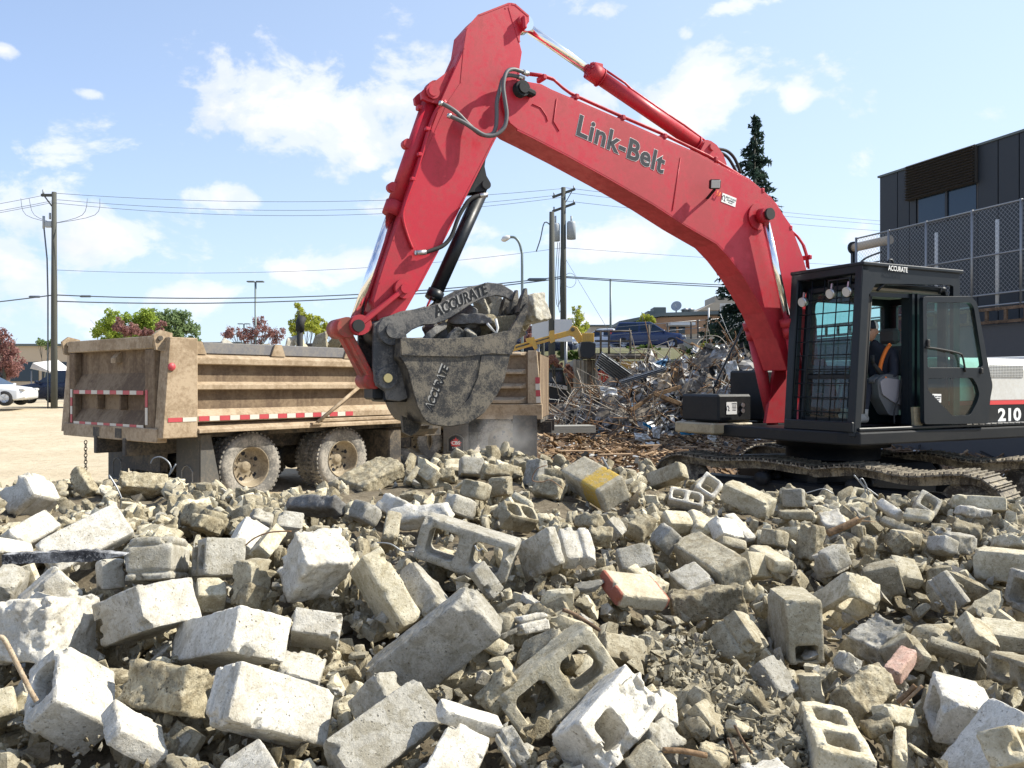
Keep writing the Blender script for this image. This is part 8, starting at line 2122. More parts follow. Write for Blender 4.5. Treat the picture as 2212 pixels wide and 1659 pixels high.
def build_dark_building():
 M = _M
 P0 = Vector((11.47, 26.0, 0)); dr = Vector((.314, -.949, 0)).normalized()       # along the facade, towards the camera
 n = Vector((-dr.y, dr.x, 0)); n = n if n.dot(-P0) > 0 else -n                   # facing the street
 T = empty('dark_building', P0, math.atan2(dr.y, dr.x)); tag(T, 'dark panelled two storey building with louvres and window at the right', 'building')
 sgn = -1 if Vector((-dr.y, dr.x, 0)).dot(n) < 0 else 1      # local y direction that faces us
 def fc(x, y):
  d = ray(*conv9(x, y)); o = Vector((0, 0, CAMZ)) - P0; t = -o.dot(n) / d.dot(n); p = o + d * t; return (p.dot(dr), p.z)
 zt = fc(270, 415)[1]; Lf = 14
 xs = [0.0, fc(388, 600)[0], fc(465, 400)[0], fc(912, 400)[0], fc(1045, 400)[0], fc(1183, 300)[0]]
 while xs[-1] < Lf: xs.append(xs[-1] + 1.25)
 def b(nm, x0, x1, z0, z1, d0, d1, mat, bv=0):
  mb = MB(); mb.box(((x0 + x1) / 2, sgn * (d0 + d1) / 2, (z0 + z1) / 2), (x1 - x0, abs(d1 - d0), z1 - z0), bev=bv); return mb.build(nm, M[mat], T)
 b('wall', 0.02, Lf, -1, zt - .05, -9, -.06, 'facade_dark')
 wl, wr = fc(515, 600)[0], fc(910, 500)[0]; wz1, wz0 = fc(712, 478)[1], fc(712, 690)[1]
 for i in range(len(xs) - 1):
  x0, x1 = xs[i] + .015, xs[i + 1] - .015
  if i == 2:
   b('panel', x0, x1, -.5, wz0 - .05, -.06, 0, 'facade_dark'); b('panel', x0, wl - .04, wz0 - .05, wz1, -.06, 0, 'facade_dark')
  else: b('panel', x0, x1, -.5, zt, -.06, 0, 'facade_dark')
 lz0 = fc(700, 505)[1]; lz1 = zt + .05
 for k in range(13):
  z = lz0 + (lz1 - lz0) * k / 13; mb = MB(); h = (lz1 - lz0) / 13
  V = [(xs[2], sgn * .10, z), (xs[3], sgn * .10, z), (xs[3], sgn * .20, z + h * .35), (xs[2], sgn * .20, z + h * .35), (xs[2], sgn * .10, z + h * .95), (xs[3], sgn * .10, z + h * .95)]
  mb.add(V, [(0, 1, 2, 3), (3, 2, 5, 4)]); s = mb.build('slat', M['louvre'], T, fix=False); solidify(s, .012)
 b('louvre_box', xs[2], xs[3], lz0, lz1, .0, .10, 'louvre')
 wm = fc(710, 580)[0]
 fr = b('window', wl, wr, wz0, wz1, -.05, -.02, 'louvre')
 for (a, c) in ((wl + .05, wm - .04), (wm + .04, wr - .05)):
  mb = MB(); mb.box(((a + c) / 2, sgn * -.012, (wz0 + wz1) / 2), (c - a, .012, wz1 - wz0 - .1)); mb.build('pane', M['window_blue'], fr)
 mb = MB(); mb.box((wm, sgn * .0, (wz0 + wz1) / 2), (.08, .06, wz1 - wz0)); mb.build('mullion', M['facade_dark'], fr)
 b('coping', -.05, Lf, zt + .0, zt + .06, -9, .04, 'roof_dark')
 # terrace in front with chain link fence
 off = 2.6
 def fz(x, y, o=off):
  d = ray(*conv9(x, y)); oo = Vector((0, 0, CAMZ)) - P0 - n * o; t = -oo.dot(n) / d.dot(n); p = oo + d * t; return (p.dot(dr), p.z)
 zl0 = fz(1000, 1375)[1]
 W = empty('retaining_wall', P0 + n * off, math.atan2(dr.y, dr.x)); tag(W, 'concrete retaining wall with painted-in shade behind the engine cover', 'retaining wall')
 mb = MB(); mb.box((5.5, -sgn * .2, (zl0 - 1) / 2), (14, .4, zl0 + 1)); mb.box((5.5, -sgn * 1.4, zl0 - .1), (14, 2.2, .18)); mb.build('wall', M['concrete_shaded'], W)
 z1 = fz(1000, 1375)[1] + .02; z2 = z1 + .30
 Ld = empty('timber_rail', P0 + n * (off + .05), math.atan2(dr.y, dr.x)); tag(Ld, 'timber rail with short uprights on top of the retaining wall', 'railing')
 for z in (z1, z2): mb = MB(); mb.box((5.5, sgn * .0, z + .03), (14, .07, .07)); mb.build('rail', M['wood_mulch'], Ld)
 for k in range(26): mb = MB(); mb.box((-1.2 + k * .5, sgn * .0, (z1 + z2) / 2 + .03), (.07, .05, .24)); mb.build('upright', M['wood_mulch'], Ld)
 F = empty('chain_link_fence', P0 + n * off, math.atan2(dr.y, dr.x)); tag(F, 'tall chain link fence on a pipe frame in front of the dark building', 'fence')
 tl = fz(118, 812); ztp = tl[1]; x0 = tl[0]; x1 = 11
 posts = [x0] + [fz(x, 1000)[0] for x in (330, 575, 875, 1195)]
 while posts[-1] < x1: posts.append(posts[-1] + 1.2)
 for x in posts: mb = MB(); mb.cyl((x, 0, z2 + .05), (x, 0, ztp + .03), .032, 8); mb.build('post', M['galv'], F)
 for x in (625, 1022): q = fz(x, 1000)[0]; mb = MB(); mb.cyl((q, sgn * -.08, z2), (q, sgn * -.08, ztp - .3), .04, 8); mb.build('post', M['sheet_white'], F)
 zmid = fz(1195, 885)[1]; zlow = fz(1195, 1152)[1]
 for z in (ztp, zmid, zlow, z2 + .12): mb = MB(); mb.cyl((x0, 0, z), (x1, 0, z), .022, 8); mb.build('rail', M['galv'], F)
 V = []; Fa = []; sp = .11; H = ztp - zlow; t = .0045
 for s in (1, -1):
  a = x0 - H
  while a < x1 + H:
   # diagonal from (a, zlow) to (a + s*H, ztp), clipped to the frame
   p0, p1 = (a, zlow), (a + s * H, ztp)
   lo, hi = 0.0, 1.0
   for lim, up in ((x0, False), (x1, True)):
    dx = s * H; tt = (lim - a) / dx
    if (dx > 0) != up: lo = max(lo, tt) if True else lo
    else: hi = min(hi, tt)
   if hi > lo:
    q0 = (a + s * H * lo, zlow + H * lo); q1 = (a + s * H * hi, zlow + H * hi); b0 = len(V)
    V += [(q0[0] - t, 0, q0[1]), (q0[0] + t, 0, q0[1]), (q1[0] + t, 0, q1[1]), (q1[0] - t, 0, q1[1]), (q0[0], t, q0[1]), (q1[0], t, q1[1])]
    Fa += [(b0, b0 + 1, b0 + 2, b0 + 3), (b0, b0 + 4, b0 + 5, b0 + 3)]
   a += sp
 mb = MB(); mb.add(V, Fa); m = mb.build('wire_mesh', M['galv'], F, fix=False); m['kind'] = 'stuff'
 # rolled awning and little balcony rail at the corner
 A = empty('rolled_awning', P0 + n * 1.2, math.atan2(dr.y, dr.x)); tag(A, 'cream rolled awning on a curved bracket by the corner of the dark building', 'awning')
 q = fz(250, 850, 1.2); mb = MB(); mb.cyl((q[0] - .95, 0, q[1] + .05), (q[0] + .55, 0, q[1] + .05), .13, 14); mb.build('roll', M['render_beige'], A)
 mb = MB(); mb.cyl((q[0] - 1.0, 0, q[1] + .05), (q[0] - .93, 0, q[1] + .05), .19, 16); mb.seg((q[0] - .97, 0, q[1]), (q[0] - .97, 0, q[1] - 1.3), .10, .10); mb.tube(smooth_path([(q[0] - .9, 0, q[1] - .9), (q[0] - .6, 0, q[1] - .4), (q[0] + .2, 0, q[1] - .25)]), .03, 6); mb.build('bracket', M['facade_dark'], A)
 Bn = empty('balcony_rail', P0 + n * 1.4, math.atan2(dr.y, dr.x)); tag(Bn, 'small dark balcony railing below the rolled awning', 'railing')
 for z in (q[1] - .55, q[1] - .72, q[1] - 1.3): mb = MB(); mb.cyl((q[0] - 1.0, 0, z), (q[0] + .6, 0, z), .02, 6); mb.build('rail', M['facade_dark'], Bn)
 for k in range(14): mb = MB(); mb.cyl((q[0] - .95 + k * .11, 0, q[1] - 1.3), (q[0] - .95 + k * .11, 0, q[1] - .72), .010, 5); mb.build('baluster', M['facade_dark'], Bn)
build_dark_building()
# ------------------------------------------------------------------ scrap heap, containers, machines behind
def heap_h(x, y):
 u = 1106 + x / 29.0 * 1800
 top = float(np.interp(u, [1150, 1190, 1240, 1300, 1350, 1450, 1520, 1600, 1700, 1800, 1900], [0, .5, .95, 1.5, 2.0, 2.5, 2.8, 2.8, 2.4, 1.5, 0]))
 t = (y - 29.5) / (3.6 if y < 29.5 else 3.0)
 return top * max(0.0, 1 - abs(t)) ** .75 if abs(t) < 1 else 0.0
def build_scrap():
 M = _M
 xs = np.linspace(.3, 13, 120); ys = np.linspace(25.5, 33, 70)
 V = np.array([[x, y, heap_h(x, y)] for y in ys for x in xs]); n = fbm(V[None, None], 1.1, 1, 4)[0, 0]; n2 = fbm(V[None, None], 5, 2, 3)[0, 0]
 k = np.clip(V[:, 2] * 2, 0, 1); V[:, 2] += (n * .55 + n2 * .2) * k + np.array([ground_z(a, b) for a, b in V[:, :2]]) - .12
 nx, ny = len(xs), len(ys); I = np.arange(nx * ny).reshape(ny, nx); Q = np.stack([I[:-1, :-1], I[:-1, 1:], I[1:, 1:], I[1:, :-1]], -1).reshape(-1, 4)
 m = concrete('scrap_earth', (0.11, 0.095, 0.08), (0.22, 0.19, 0.155), (0.05, 0.045, 0.04), .6, .4, 1.0, .12)
 o = link_mesh('scrap_heap', np_mesh('scrap_heap', V, Q, m)); tag(o, 'dark mixed core of the demolition scrap heap', kind='stuff')
 rg = random.Random(9)
 def surf(x, y): return ground_z(x, y) + heap_h(x, y)
 # tangled reinforcing bars
 for (name, mat, cnt, lab, ur, r) in (('rebar_tangle', 'rebar_grey', 520, 'tangled grey reinforcing bars over the front of the scrap heap', (1180, 1560), .015), ('rebar_tangle', 'rebar_rust', 560, 'rusty bent reinforcing bars knotted into the scrap heap', (1185, 1640), .017), ('wire_tangle', 'galv', 150, 'thin bright wires curling out of the scrap heap', (1180, 1690), .009)):
  mb = MB()
  for _ in range(cnt):
   u = rg.uniform(*ur); y = rg.uniform(26.0, 30.0); x = (u - 1106) / 1800 * y; z = surf(x, y) * rg.uniform(.45, 1.03)
   p = Vector((x, y, z)); a = rg.uniform(0, 6.28); d = Vector((math.cos(a), math.sin(a) * .5, rg.gauss(.05, .35))).normalized(); L = rg.uniform(.5, 1.9) * rg.uniform(.7, 1.4); curl = Vector((rg.gauss(0, 1), rg.gauss(0, .6), rg.gauss(-.3, 1))) * rg.choice((.25, .6, 1.3, 2.2)); q = [p]
   st = 7
   for i in range(st): d = (d + curl * (1.0 / st)).normalized(); q.append(q[-1] + d * L / st)
   mb.tube(q, r, 4, caps=False)
  o = mb.build(name, M[mat], None, fix=False); tag(o, lab, kind='stuff')
 # a few bars that can be told apart
 bars = [([(870, 1050), (850, 1150), (800, 1240), (740, 1300), (690, 1320)], 'long pale pipe curving down in front of the scrap heap'), ([(415, 1060), (440, 1150), (480, 1235)], 'bent bar hooking down at the left foot of the scrap heap'), ([(885, 690), (900, 640), (960, 580), (1050, 555), (1150, 560), (1240, 620)], 'thin bar arching over the top left of the scrap heap'),
   ([(1480, 480), (1560, 450), (1660, 450), (1720, 500), (1755, 560)], 'thin bar arching above the right of the scrap heap'), ([(700, 600), (1050, 600)], 'thin straight bar over the corrugated sheet'), ([(520, 860), (640, 920), (760, 960), (880, 1000)], 'straight bar leaning from the track loader arm to the heap'), ([(310, 1010), (420, 1060), (560, 1020), (700, 1080), (640, 1180)], 'looping bar at the left foot of the heap'), ([(890, 470), (888, 690)], 'thin upright rod in front of the platform')]
 for (pts, lab) in bars:
  q = smooth_path([at(*conv8(x, y), 26.8) for (x, y) in pts]); mb = MB(); mb.tube(q, .022 if 'pipe' in lab else .014, 6); tag(mb.build('steel_bar', M['rebar_grey']), lab, 'steel bar', 'bent bars standing out of the scrap heap')
 # crumpled sheets
 rn = np.random.default_rng(4)
 def crumple(mb, p, s, seed):
  r = random.Random(seed); E3 = Euler((r.uniform(0, 6), r.uniform(0, 6), r.uniform(0, 6))).to_matrix(); n = 4; b = len(mb.v); V = []
  asp = r.uniform(.3, 1)
  for i in range(n):
   for j in range(n): V.append(p + E3 @ Vector(((i / (n - 1) - .5) * s, (j / (n - 1) - .5) * s * asp, r.gauss(0, .11) * s)))
  F = []
  for i in range(n - 1):
   for j in range(n - 1): a = i * n + j; F += [(a, a + 1, a + n + 1), (a, a + n + 1, a + n)]
  mb.add(V, F)
 for (mat, cnt, ur, smin, smax, lab, ymin) in (('sheet_metal', 200, (1230, 1720), .12, .55, 'crumpled bright sheet metal scraps over the heap', .35), ('sheet_white', 150, (1190, 1700), .08, .40, 'white torn sheeting scraps in the heap', .2), ('sheet_blue', 22, (1300, 1720), .10, .45, 'bluish torn sheeting in the heap', .2), ('charred', 170, (1200, 1720), .15, .5, 'dark scraps in the heap', .1), ('wood_plank', 60, (1220, 1640), .1, .5, 'brown scraps in the heap', .2), ('galv', 220, (1300, 1720), .1, .45, 'dull metal scraps in the heap', .3)):
  mb = MB()
  for k in range(cnt):
   u = ur[0] + (ur[1] - ur[0]) * rg.random() ** .75; y = rg.uniform(26.0, 30.2); x = (u - 1106) / 1800 * y; hh = heap_h(x, y)
   if hh < ymin * rg.random(): continue
   crumple(mb, Vector((x, y, ground_z(x, y) + hh * rg.uniform(.7, 1.08) + .05)), rg.uniform(smin, smax) * rg.uniform(.6, 1.3), k * 7 + len(mat))
  o = mb.build('scrap_sheets', M[mat], None, fix=False); tag(o, lab, kind='stuff')
 # large sheets that stand out
 def sheet(pts, d, mat, lab, name='metal_sheet', corr=0, dz=0):
  P = [at(*conv8(x, y), d + (dz if i in (1, 2) else 0)) for i, (x, y) in enumerate(pts)]; n = 36 if corr else 6; m = 6; V = []; F = []; nr = (P[1] - P[0]).cross(P[3] - P[0]).normalized(); r = random.Random(lab)
  for i in range(n + 1):
   for j in range(m + 1):
    s, t = i / n, j / m; p = P[0].lerp(P[3], s).lerp(P[1].lerp(P[2], s), t)
    p = p + nr * ((.035 * math.sin(s * math.pi * corr)) if corr else r.gauss(0, .045)); V.append(p)
  for i in range(n):
   for j in range(m): a = i * (m + 1) + j; F.append((a, a + 1, a + m + 2, a + m + 1))
  mb = MB(); mb.add(V, F); o = mb.build(name, M[mat], None, fix=False); solidify(o, .012); tag(o, lab, 'metal sheet' if 'sheet' in name else 'debris', 'large pieces lying on the scrap heap'); return o
 sheet([(745, 572), (985, 740), (870, 815), (692, 680)], 26.6, 'galv', 'large corrugated metal sheet leaning left on the scrap heap', 'corrugated_sheet', 14, 1.0)
 sheet([(1020, 650), (1060, 640), (1130, 740), (1070, 760)], 26.9, 'sheet_metal', 'bright folded sheet pointing up in the middle of the heap')
 sheet([(880, 800), (1240, 690), (1260, 720), (900, 830)], 26.5, 'galv', 'bundle of light steel studs slanting across the heap', 'steel_studs', 5)
 sheet([(1180, 760), (1280, 730), (1300, 850), (1190, 870)], 26.6, 'render_beige', 'cream torn panel in the middle of the heap')
 sheet([(725, 845), (860, 860), (870, 925), (740, 900)], 26.6, 'sheet_white', 'white crumpled panel left of the heap in front of the blue container')
 sheet([(1700, 660), (1800, 640), (1850, 760), (1760, 810)], 27, 'sheet_white', 'bluish white fan shaped panel high on the right of the heap')
 sheet([(1590, 620), (1640, 540), (1760, 520), (1720, 640)], 27.4, 'sheet_metal', 'grey folded panel at the top of the heap')
 sheet([(1640, 890), (1740, 830), (1770, 880), (1700, 950)], 26.6, 'sheet_metal', 'silvery crumpled panel right of the heap middle')
 sheet([(1420, 960), (1500, 1000), (1510, 1060), (1420, 1030)], 26.3, 'sheet_blue', 'pale blue crumpled panel low in the heap')
 sheet([(1000, 1215), (1100, 1225), (1190, 1330), (1010, 1290)], 24.5, 'sheet_white', 'white crumpled cloth on the ground in front of the heap', 'white_cloth')
 sheet([(1140, 1170), (1215, 1165), (1200, 1260), (1150, 1250)], 24.6, 'sheet_white', 'upright white scrap behind the white cloth', 'white_cloth')
 sheet([(1360, 1205), (1510, 1200), (1500, 1225), (1370, 1230)], 24.6, 'tarp_blue', 'flat blue plastic strip on the ground', 'blue_plastic')
 sheet([(1070, 1130), (1140, 1165), (1130, 1185), (1070, 1150)], 25, 'tarp_blue', 'small blue plastic piece left of the blue strip', 'blue_plastic')
 sheet([(1590, 1170), (1660, 1240), (1640, 1290), (1580, 1260)], 23.5, 'sheet_white', 'pale torn sheet by the step of the excavator', 'white_cloth')
 sheet([(1180, 650), (1270, 625), (1240, 690), (1170, 670)], 27, 'sheet_blue', 'blue scrap near the top of the heap', 'blue_plastic')
 # long brown timbers in the heap
 for (a, b, lab) in (((970, 1040), (1130, 930), 'brown beam lower left in the heap'), ((1120, 930), (1370, 850), 'brown beam rising to the right in the heap'), ((1150, 900), (1370, 990), 'brown beam sloping down in the heap')):
  A = at(*conv8(*a), 26.3); B = at(*conv8(*b), 26.6); mb = MB(); mb.seg(A, B, .10, .13, bev=.01); tag(mb.build('timber_beam', M['wood_plank']), lab, 'timber', 'brown beams in the scrap heap')
 # stack of pale panels at the left foot
 for k in range(4):
  A = at(*conv8(305, 1165 + 14 * k), 24.5); B = at(*conv8(665, 1160 + 14 * k), 24.8); mb = MB(); mb.seg(A, B, .7, .05, bev=.005); tag(mb.build('pale_panel', M['container_grey']), ('topmost', 'second', 'third', 'lowest')[k] + ' pale panel in the stack at the left foot of the scrap heap', 'panel', 'stacked pale panels')
 # splintered wood over the ground
 def planks(name, lab, mat, cnt, ur, dr_, smin, smax, seed):
  r = random.Random(seed); mb = MB()
  for _ in range(cnt):
   y = dr_[0] + (dr_[1] - dr_[0]) * r.random(); u = r.uniform(*ur); x = (u - 1106) / 1800 * y; L = r.uniform(smin, smax)
   z = ground_z(x, y) + r.uniform(.02, .16) * (1.2 if r.random() < .3 else 1); M3 = Euler((r.gauss(0, .35), r.gauss(0, .3), r.uniform(0, 6.28))).to_matrix()
   mb.box((x, y, z), (L, L * r.uniform(.08, .28) + .02, r.uniform(.01, .035)), M3)
  o = mb.build(name, M[mat], None, fix=False); tag(o, lab, kind='stuff')
 planks('wood_debris', 'splintered brown wood covering the ground before the scrap heap', 'wood_plank', 3000, (1140, 2350), (12.5, 27), .06, .45, 1)
 planks('wood_mulch', 'dark broken wood covering the ground before the scrap heap', 'wood_mulch', 3600, (1140, 2350), (12, 27.5), .06, .40, 5)
 planks('wood_chips', 'pale fresh wood splinters over the ground', 'wood_light', 1000, (1140, 2350), (12.5, 27), .06, .40, 2)
 planks('paper_scraps', 'white scraps among the splintered wood', 'sheet_white', 330, (1150, 2350), (14, 27), .05, .28, 3)
 planks('dark_scraps', 'dark scraps among the splintered wood', 'charred', 800, (1150, 2350), (12, 27), .06, .35, 4)
 r = random.Random(12)
 for k, (u, v, L, lab) in enumerate(((1250, 978, .9, 'long pale plank lying left of the near crawler track'), (1330, 985, .8, 'pale plank near the yellow painted block'), (1400, 965, .7, 'fresh split board in front of the heap'), (2100, 962, .8, 'split board behind the crawler right of the cab'), (2165, 975, .7, 'broken board at the right edge behind the far crawler'), (2040, 952, .9, 'long board just under the side rail'), (1480, 968, .6, 'short board right of the fresh split board'))):
  z = .18; d = (1.8 - z) * 1800 / (v - 829.5); p = Vector(((u - 1106) / 1800 * d, d, z + ground_z(0, d))); a = r.uniform(-.5, .5); mb = MB(); mb.seg(p - Vector((math.cos(a), math.sin(a), -.08)) * L / 2, p + Vector((math.cos(a), math.sin(a), .1)) * L / 2, .16, .03, bev=.004); tag(mb.build('split_board', M['wood_light']), lab, 'board', 'split boards on the ground')
build_scrap()
def build_yard():
 M = _M
 # grey corrugated container end + blue container behind
 def container(lab, x0, x1, y0, y1, d, mat, depth, name='shipping_container', extra=None):
  a = at(*conv8(x0, y0), d); b = at(*conv8(x1, y1), d); g = ground_z(a.x, d); T = empty(name, (a.x, d, g)); tag(T, lab, 'container'); w = b.x - a.x; h = a.z - g
  mb = MB(); mb.box((w / 2, depth / 2 + .06, h / 2), (w - .02, depth, h - .04)); mb.build('body', M[mat], T)
  n = max(5, int(w / .16)); V = []; F = []
  for i in range(4 * n + 1):
   q = (i % 4); off = (.0, .0, .05, .05)[q]; x = w * i / (4 * n); V += [(x, off, .05), (x, off, h - .05)]
  for i in range(4 * n): F.append((2 * i, 2 * i + 2, 2 * i + 3, 2 * i + 1))
  mb = MB(); mb.add(V, F); mb.build('corrugated_side', M[mat], T, fix=False)
  for x in (.0, w): mb = MB(); mb.box((x, .0, h / 2), (.10, .12, h)); mb.build('corner_post', M[mat], T)
  return T, w, h
 container('grey corrugated container end left of the blue container', 527, 700, 632, 980, 35, 'container_grey', 5)
 B, w, h = container('blue container with a red oval sign behind the scrap heap', 690, 905, 702, 980, 36, 'container_blue', 2.4)
 c = at(*conv8(815, 782), 36) - B.location; mb = MB(); V = [(c.x + .74 * math.cos(a), -.06, c.z + .44 * math.sin(a)) for a in [2 * math.pi * i / 28 for i in range(28)]]; V2 = [(v[0], -.03, v[2]) for v in V]
 mb.add(V + V2, [tuple(range(28))] + [(i, (i + 1) % 28, (i + 1) % 28 + 28, i + 28) for i in range(28)]); s = mb.build('oval_sign', M['sticker_red'], B)
 put_text('lettering', 'PIT STOP', .33, M['letter_white'], s, (c.x, -.064, c.z), (1, 0, 0), (0, 0, 1), extrude=.002, offset=.008)
 D, w, h = container('tan container with a yellow plate behind the top of the scrap heap', 905, 1210, 640, 980, 37, 'render_beige', 2.4)
 c = at(*conv8(985, 712), 37) - D.location; mb = MB(); mb.box((c.x, -.05, c.z), (1.5, .04, .7)); mb.build('yellow_plate', M['yellow_paint'], D)
 # white sign box on posts
 a = at(*conv8(190, 315), 40); b = at(*conv8(510, 490), 40); g = ground_z(a.x, 40); T = empty('blank_sign', (a.x, 40, g)); tag(T, 'pale blank sign board behind the thick utility pole', 'sign')
 wd = b.x - a.x; mb = MB(); mb.box((wd * .27, .1, (a.z + b.z) / 2 - g), (wd * .54, .3, a.z - b.z)); mb.build('panel', M['sheet_white'], T); mb = MB(); mb.box((wd * .775, .0, (a.z + b.z) / 2 - g - .02), (wd * .44, .3, a.z - b.z)); mb.build('panel', M['sheet_white'], T)
 for x in (.3, wd - .3): mb = MB(); mb.cyl((x, .25, 0), (x, .25, b.z - g + .5), .08, 10); mb.build('post', M['galv'], T)
 # yellow digger arm with a toothed black bucket
 d = 33; P = lambda x, y, dd=d: at(*conv8(x, y), dd)
 o = P(30, 560); T = empty('digger_arm', (o.x - 1.5, d, ground_z(o.x, d))); tag(T, 'yellow digger arm with a toothed black bucket behind the second truck', 'digger'); L0 = T.location
 q = lambda x, y: (P(x, y).x - L0.x, P(x, y).z - L0.z)
 mb = MB(); mb.prism([q(*p) for p in [(0, 545), (60, 522), (200, 480), (350, 440), (480, 405), (505, 368), (545, 380), (575, 430), (598, 490), (560, 505), (520, 455), (490, 445), (380, 475), (220, 520), (60, 565), (0, 580)]], -.16, .16); a_ = mb.build('arm', M['yellow_paint'], T); bevel(a_, .015, 1)
 for pts in ([(140, 470), (205, 458), (235, 545), (215, 560), (190, 520), (150, 500)], [(330, 410), (365, 404), (372, 490), (340, 505), (322, 450)]): mb = MB(); mb.prism([q(*p) for p in pts], -.22, .22); mb.build('bracket', M['yellow_paint'], T)
 mb = MB(); mb.prism([q(*p) for p in [(60, 535), (330, 458), (330, 468), (60, 548)]], -.17, -.162); mb.build('slot', M['truck_frame'], T)
 mb = MB(); u0, u1 = q(520, 400), q(60, 500); mb.cyl((q(510, 400)[0], -.2, q(510, 400)[1]), (q(510, 400)[0], .2, q(510, 400)[1]), .08, 12); mb.build('pin', M['truck_frame'], T)
 mb = MB(); mb.prism([q(*p) for p in [(575, 500), (640, 495), (688, 510), (684, 600), (640, 632), (570, 620), (560, 560)]], -.45, .45); bk = mb.build('bucket', M['loader_black'], T); bevel(bk, .03, 2)
 for k in range(7): mb = MB(); x, z = q(585 + k * 14, 500); x2, z2 = q(585 + k * 14, 428); mb.seg((x, -.3, z), (x2, -.3, z2), .07, .07, bev=.01); mb.build('tooth', M['yellow_paint'], bk)
 mb = MB(); mb.prism([(-2.2, 0), (.8, 0), (.9, 1.6), (-.2, 2.6), (-2.2, 2.4)], .5, 2.4); b2 = mb.build('machine_body', M['yellow_paint'], T); bevel(b2, .08, 2)
 # dark platform with pipe railing
 T = empty('loading_platform', (P(600, 600).x, 34, ground_z(P(600, 600).x, 34))); tag(T, 'dark steel platform with pipe railing in front of the blue suv', 'platform'); L1 = T.location
 g = lambda x, y: (at(*conv8(x, y), 34).x - L1.x, at(*conv8(x, y), 34).z - L1.z)
 (x0, z0), (x1, z1) = g(600, 585), g(1180, 622)
 mb = MB(); mb.box(((x0 + x1) / 2, .9, (z0 + z1) / 2), (x1 - x0, 2.0, z0 - z1)); mb.build('deck', M['truck_frame'], T)
 for x in (735, 800, 970): (xa, za), (xb, zb) = g(x, 408), g(x, 590); mb = MB(); mb.cyl((xa, 0, zb), (xa, 0, za), .045, 8); mb.build('post', M['truck_frame'], T)
 for (x, y) in (((1115), 365),): (xa, za), (xb, zb) = g(x, y), g(x, 590); mb = MB(); mb.cyl((xa, 0, zb), (xa, 0, za), .045, 8); mb.build('post', M['truck_frame'], T)
 for y in (410, 488): (xa, za), (xb, zb) = g(690, y), g(978, y); mb = MB(); mb.cyl((xa, 0, za), (xb, 0, zb), .04, 8); mb.build('rail', M['truck_frame'], T)
 for x in (x0 + .3, (x0 + x1) / 2, x1 - .3): mb = MB(); mb.box((x, .9, z1 / 2), (.15, .15, z1)); mb.build('leg', M['truck_frame'], T)
 # far mesh fence on the bank
 F = empty('bank_fence', (at(*conv8(1100, 380), 49).x, 49, 3.85)); tag(F, 'thin wire fence with dark posts along the bank behind the blue suv', 'fence'); L2 = F.location
 h = lambda x, y: (at(*conv8(x, y), 49).x - L2.x, at(*conv8(x, y), 49).z - L2.z)
 for x, y in ((1116, 360), (1265, 345), (1505, 318), (1590, 225), (1690, 310), (1450, 330)): a = h(x, y); mb = MB(); mb.cyl((a[0], 0, -.3), (a[0], 0, a[1]), .05, 8); mb.build('post', M['truck_frame' if x not in (1590,) else 'sheet_white'], F)
 for y in (0, 60, 130): a = h(700, 390 + y); b = h(1700, 310 + y); mb = MB(); mb.cyl((a[0], 0, max(a[1], .1)), (b[0], 0, max(b[1], .1)), .02, 5); mb.build('rail', M['galv'], F)
 # low grey block wall on the bank to the right
 W = empty('bank_wall', (at(*conv8(1400, 500), 46).x, 46, 3.2)); tag(W, 'low grey concrete wall on the bank right of the blue suv', 'wall'); a = at(*conv8(1395, 470), 46); b = at(*conv8(1800, 470), 46)
 mb = MB(); mb.box(((b.x - a.x) / 2, .2, (a.z - 3.2) / 2), (b.x - a.x, .3, a.z - 3.2)); mb.build('wall', M['concrete_plain'], W)
 a = at(*conv8(1690, 190), 44); S2 = empty('white_sign_panel', (a.x, 44, 3)); tag(S2, 'pale vertical panel standing left of the spruce trunk', 'panel'); mb = MB(); mb.box((.6, 0, (a.z - 3) / 2), (1.3, .2, a.z - 3)); mb.build('panel', M['sheet_white'], S2)
 # black compact track loader
 d = 36; a = at(*conv8(275, 700), d); g0 = ground_z(a.x, d); T = empty('track_loader', (a.x, d, g0)); tag(T, 'black compact track loader with white lettering beside the second truck', 'loader'); L3 = T.location
 q = lambda x, y: (at(*conv8(x, y), d).x - L3.x, at(*conv8(x, y), d).z - L3.z)
 mb = MB(); mb.prism([q(*p) for p in [(270, 712), (430, 705), (440, 730), (455, 820), (520, 900), (560, 985), (300, 985), (280, 850)]], .0, 1.3); cb = mb.build('body', M['loader_black'], T); bevel(cb, .04, 2)
 mb = MB(); mb.prism([q(*p) for p in [(262, 702), (442, 702), (436, 716), (262, 718)]], -.05, 1.35); mb.build('roof', M['roof_dark'], T)
 mb = MB(); mb.prism([q(*p) for p in [(292, 735), (418, 732), (432, 812), (300, 808)]], -.012, .02); mb.build('cab_window', M['window_blue'], T)
 mb = MB(); mb.prism([q(*p) for p in [(300, 815), (440, 838), (530, 868), (560, 970), (548, 985), (520, 940), (500, 905), (475, 880), (312, 842)]], -.14, -.03); ar = mb.build('lift_arm', M['white_paint'], T); bevel(ar, .01, 1)
 rt = Vector((q(420, 848)[0] - q(340, 832)[0], 0, q(420, 848)[1] - q(340, 832)[1])); c = q(378, 838)
 put_text('lettering', 'TEREX', .19, M['letter_black'], ar, (c[0], -.144, c[1]), rt, (0, 0, 1), extrude=.001, offset=.004, xscale=1.2)
 for (x, y) in ((520, 925), (540, 960), (490, 895)): c = q(x, y); mb = MB(); mb.cyl((c[0], -.16, c[1]), (c[0], -.10, c[1]), .05, 10); mb.build('pin', M['steel'], ar)
 c = q(325, 690); mb = MB(); mb.cyl((c[0], .3, c[1] - .12), (c[0], .3, c[1]), .05, 10); mb.build('beacon', M['orange_cloth'], T)
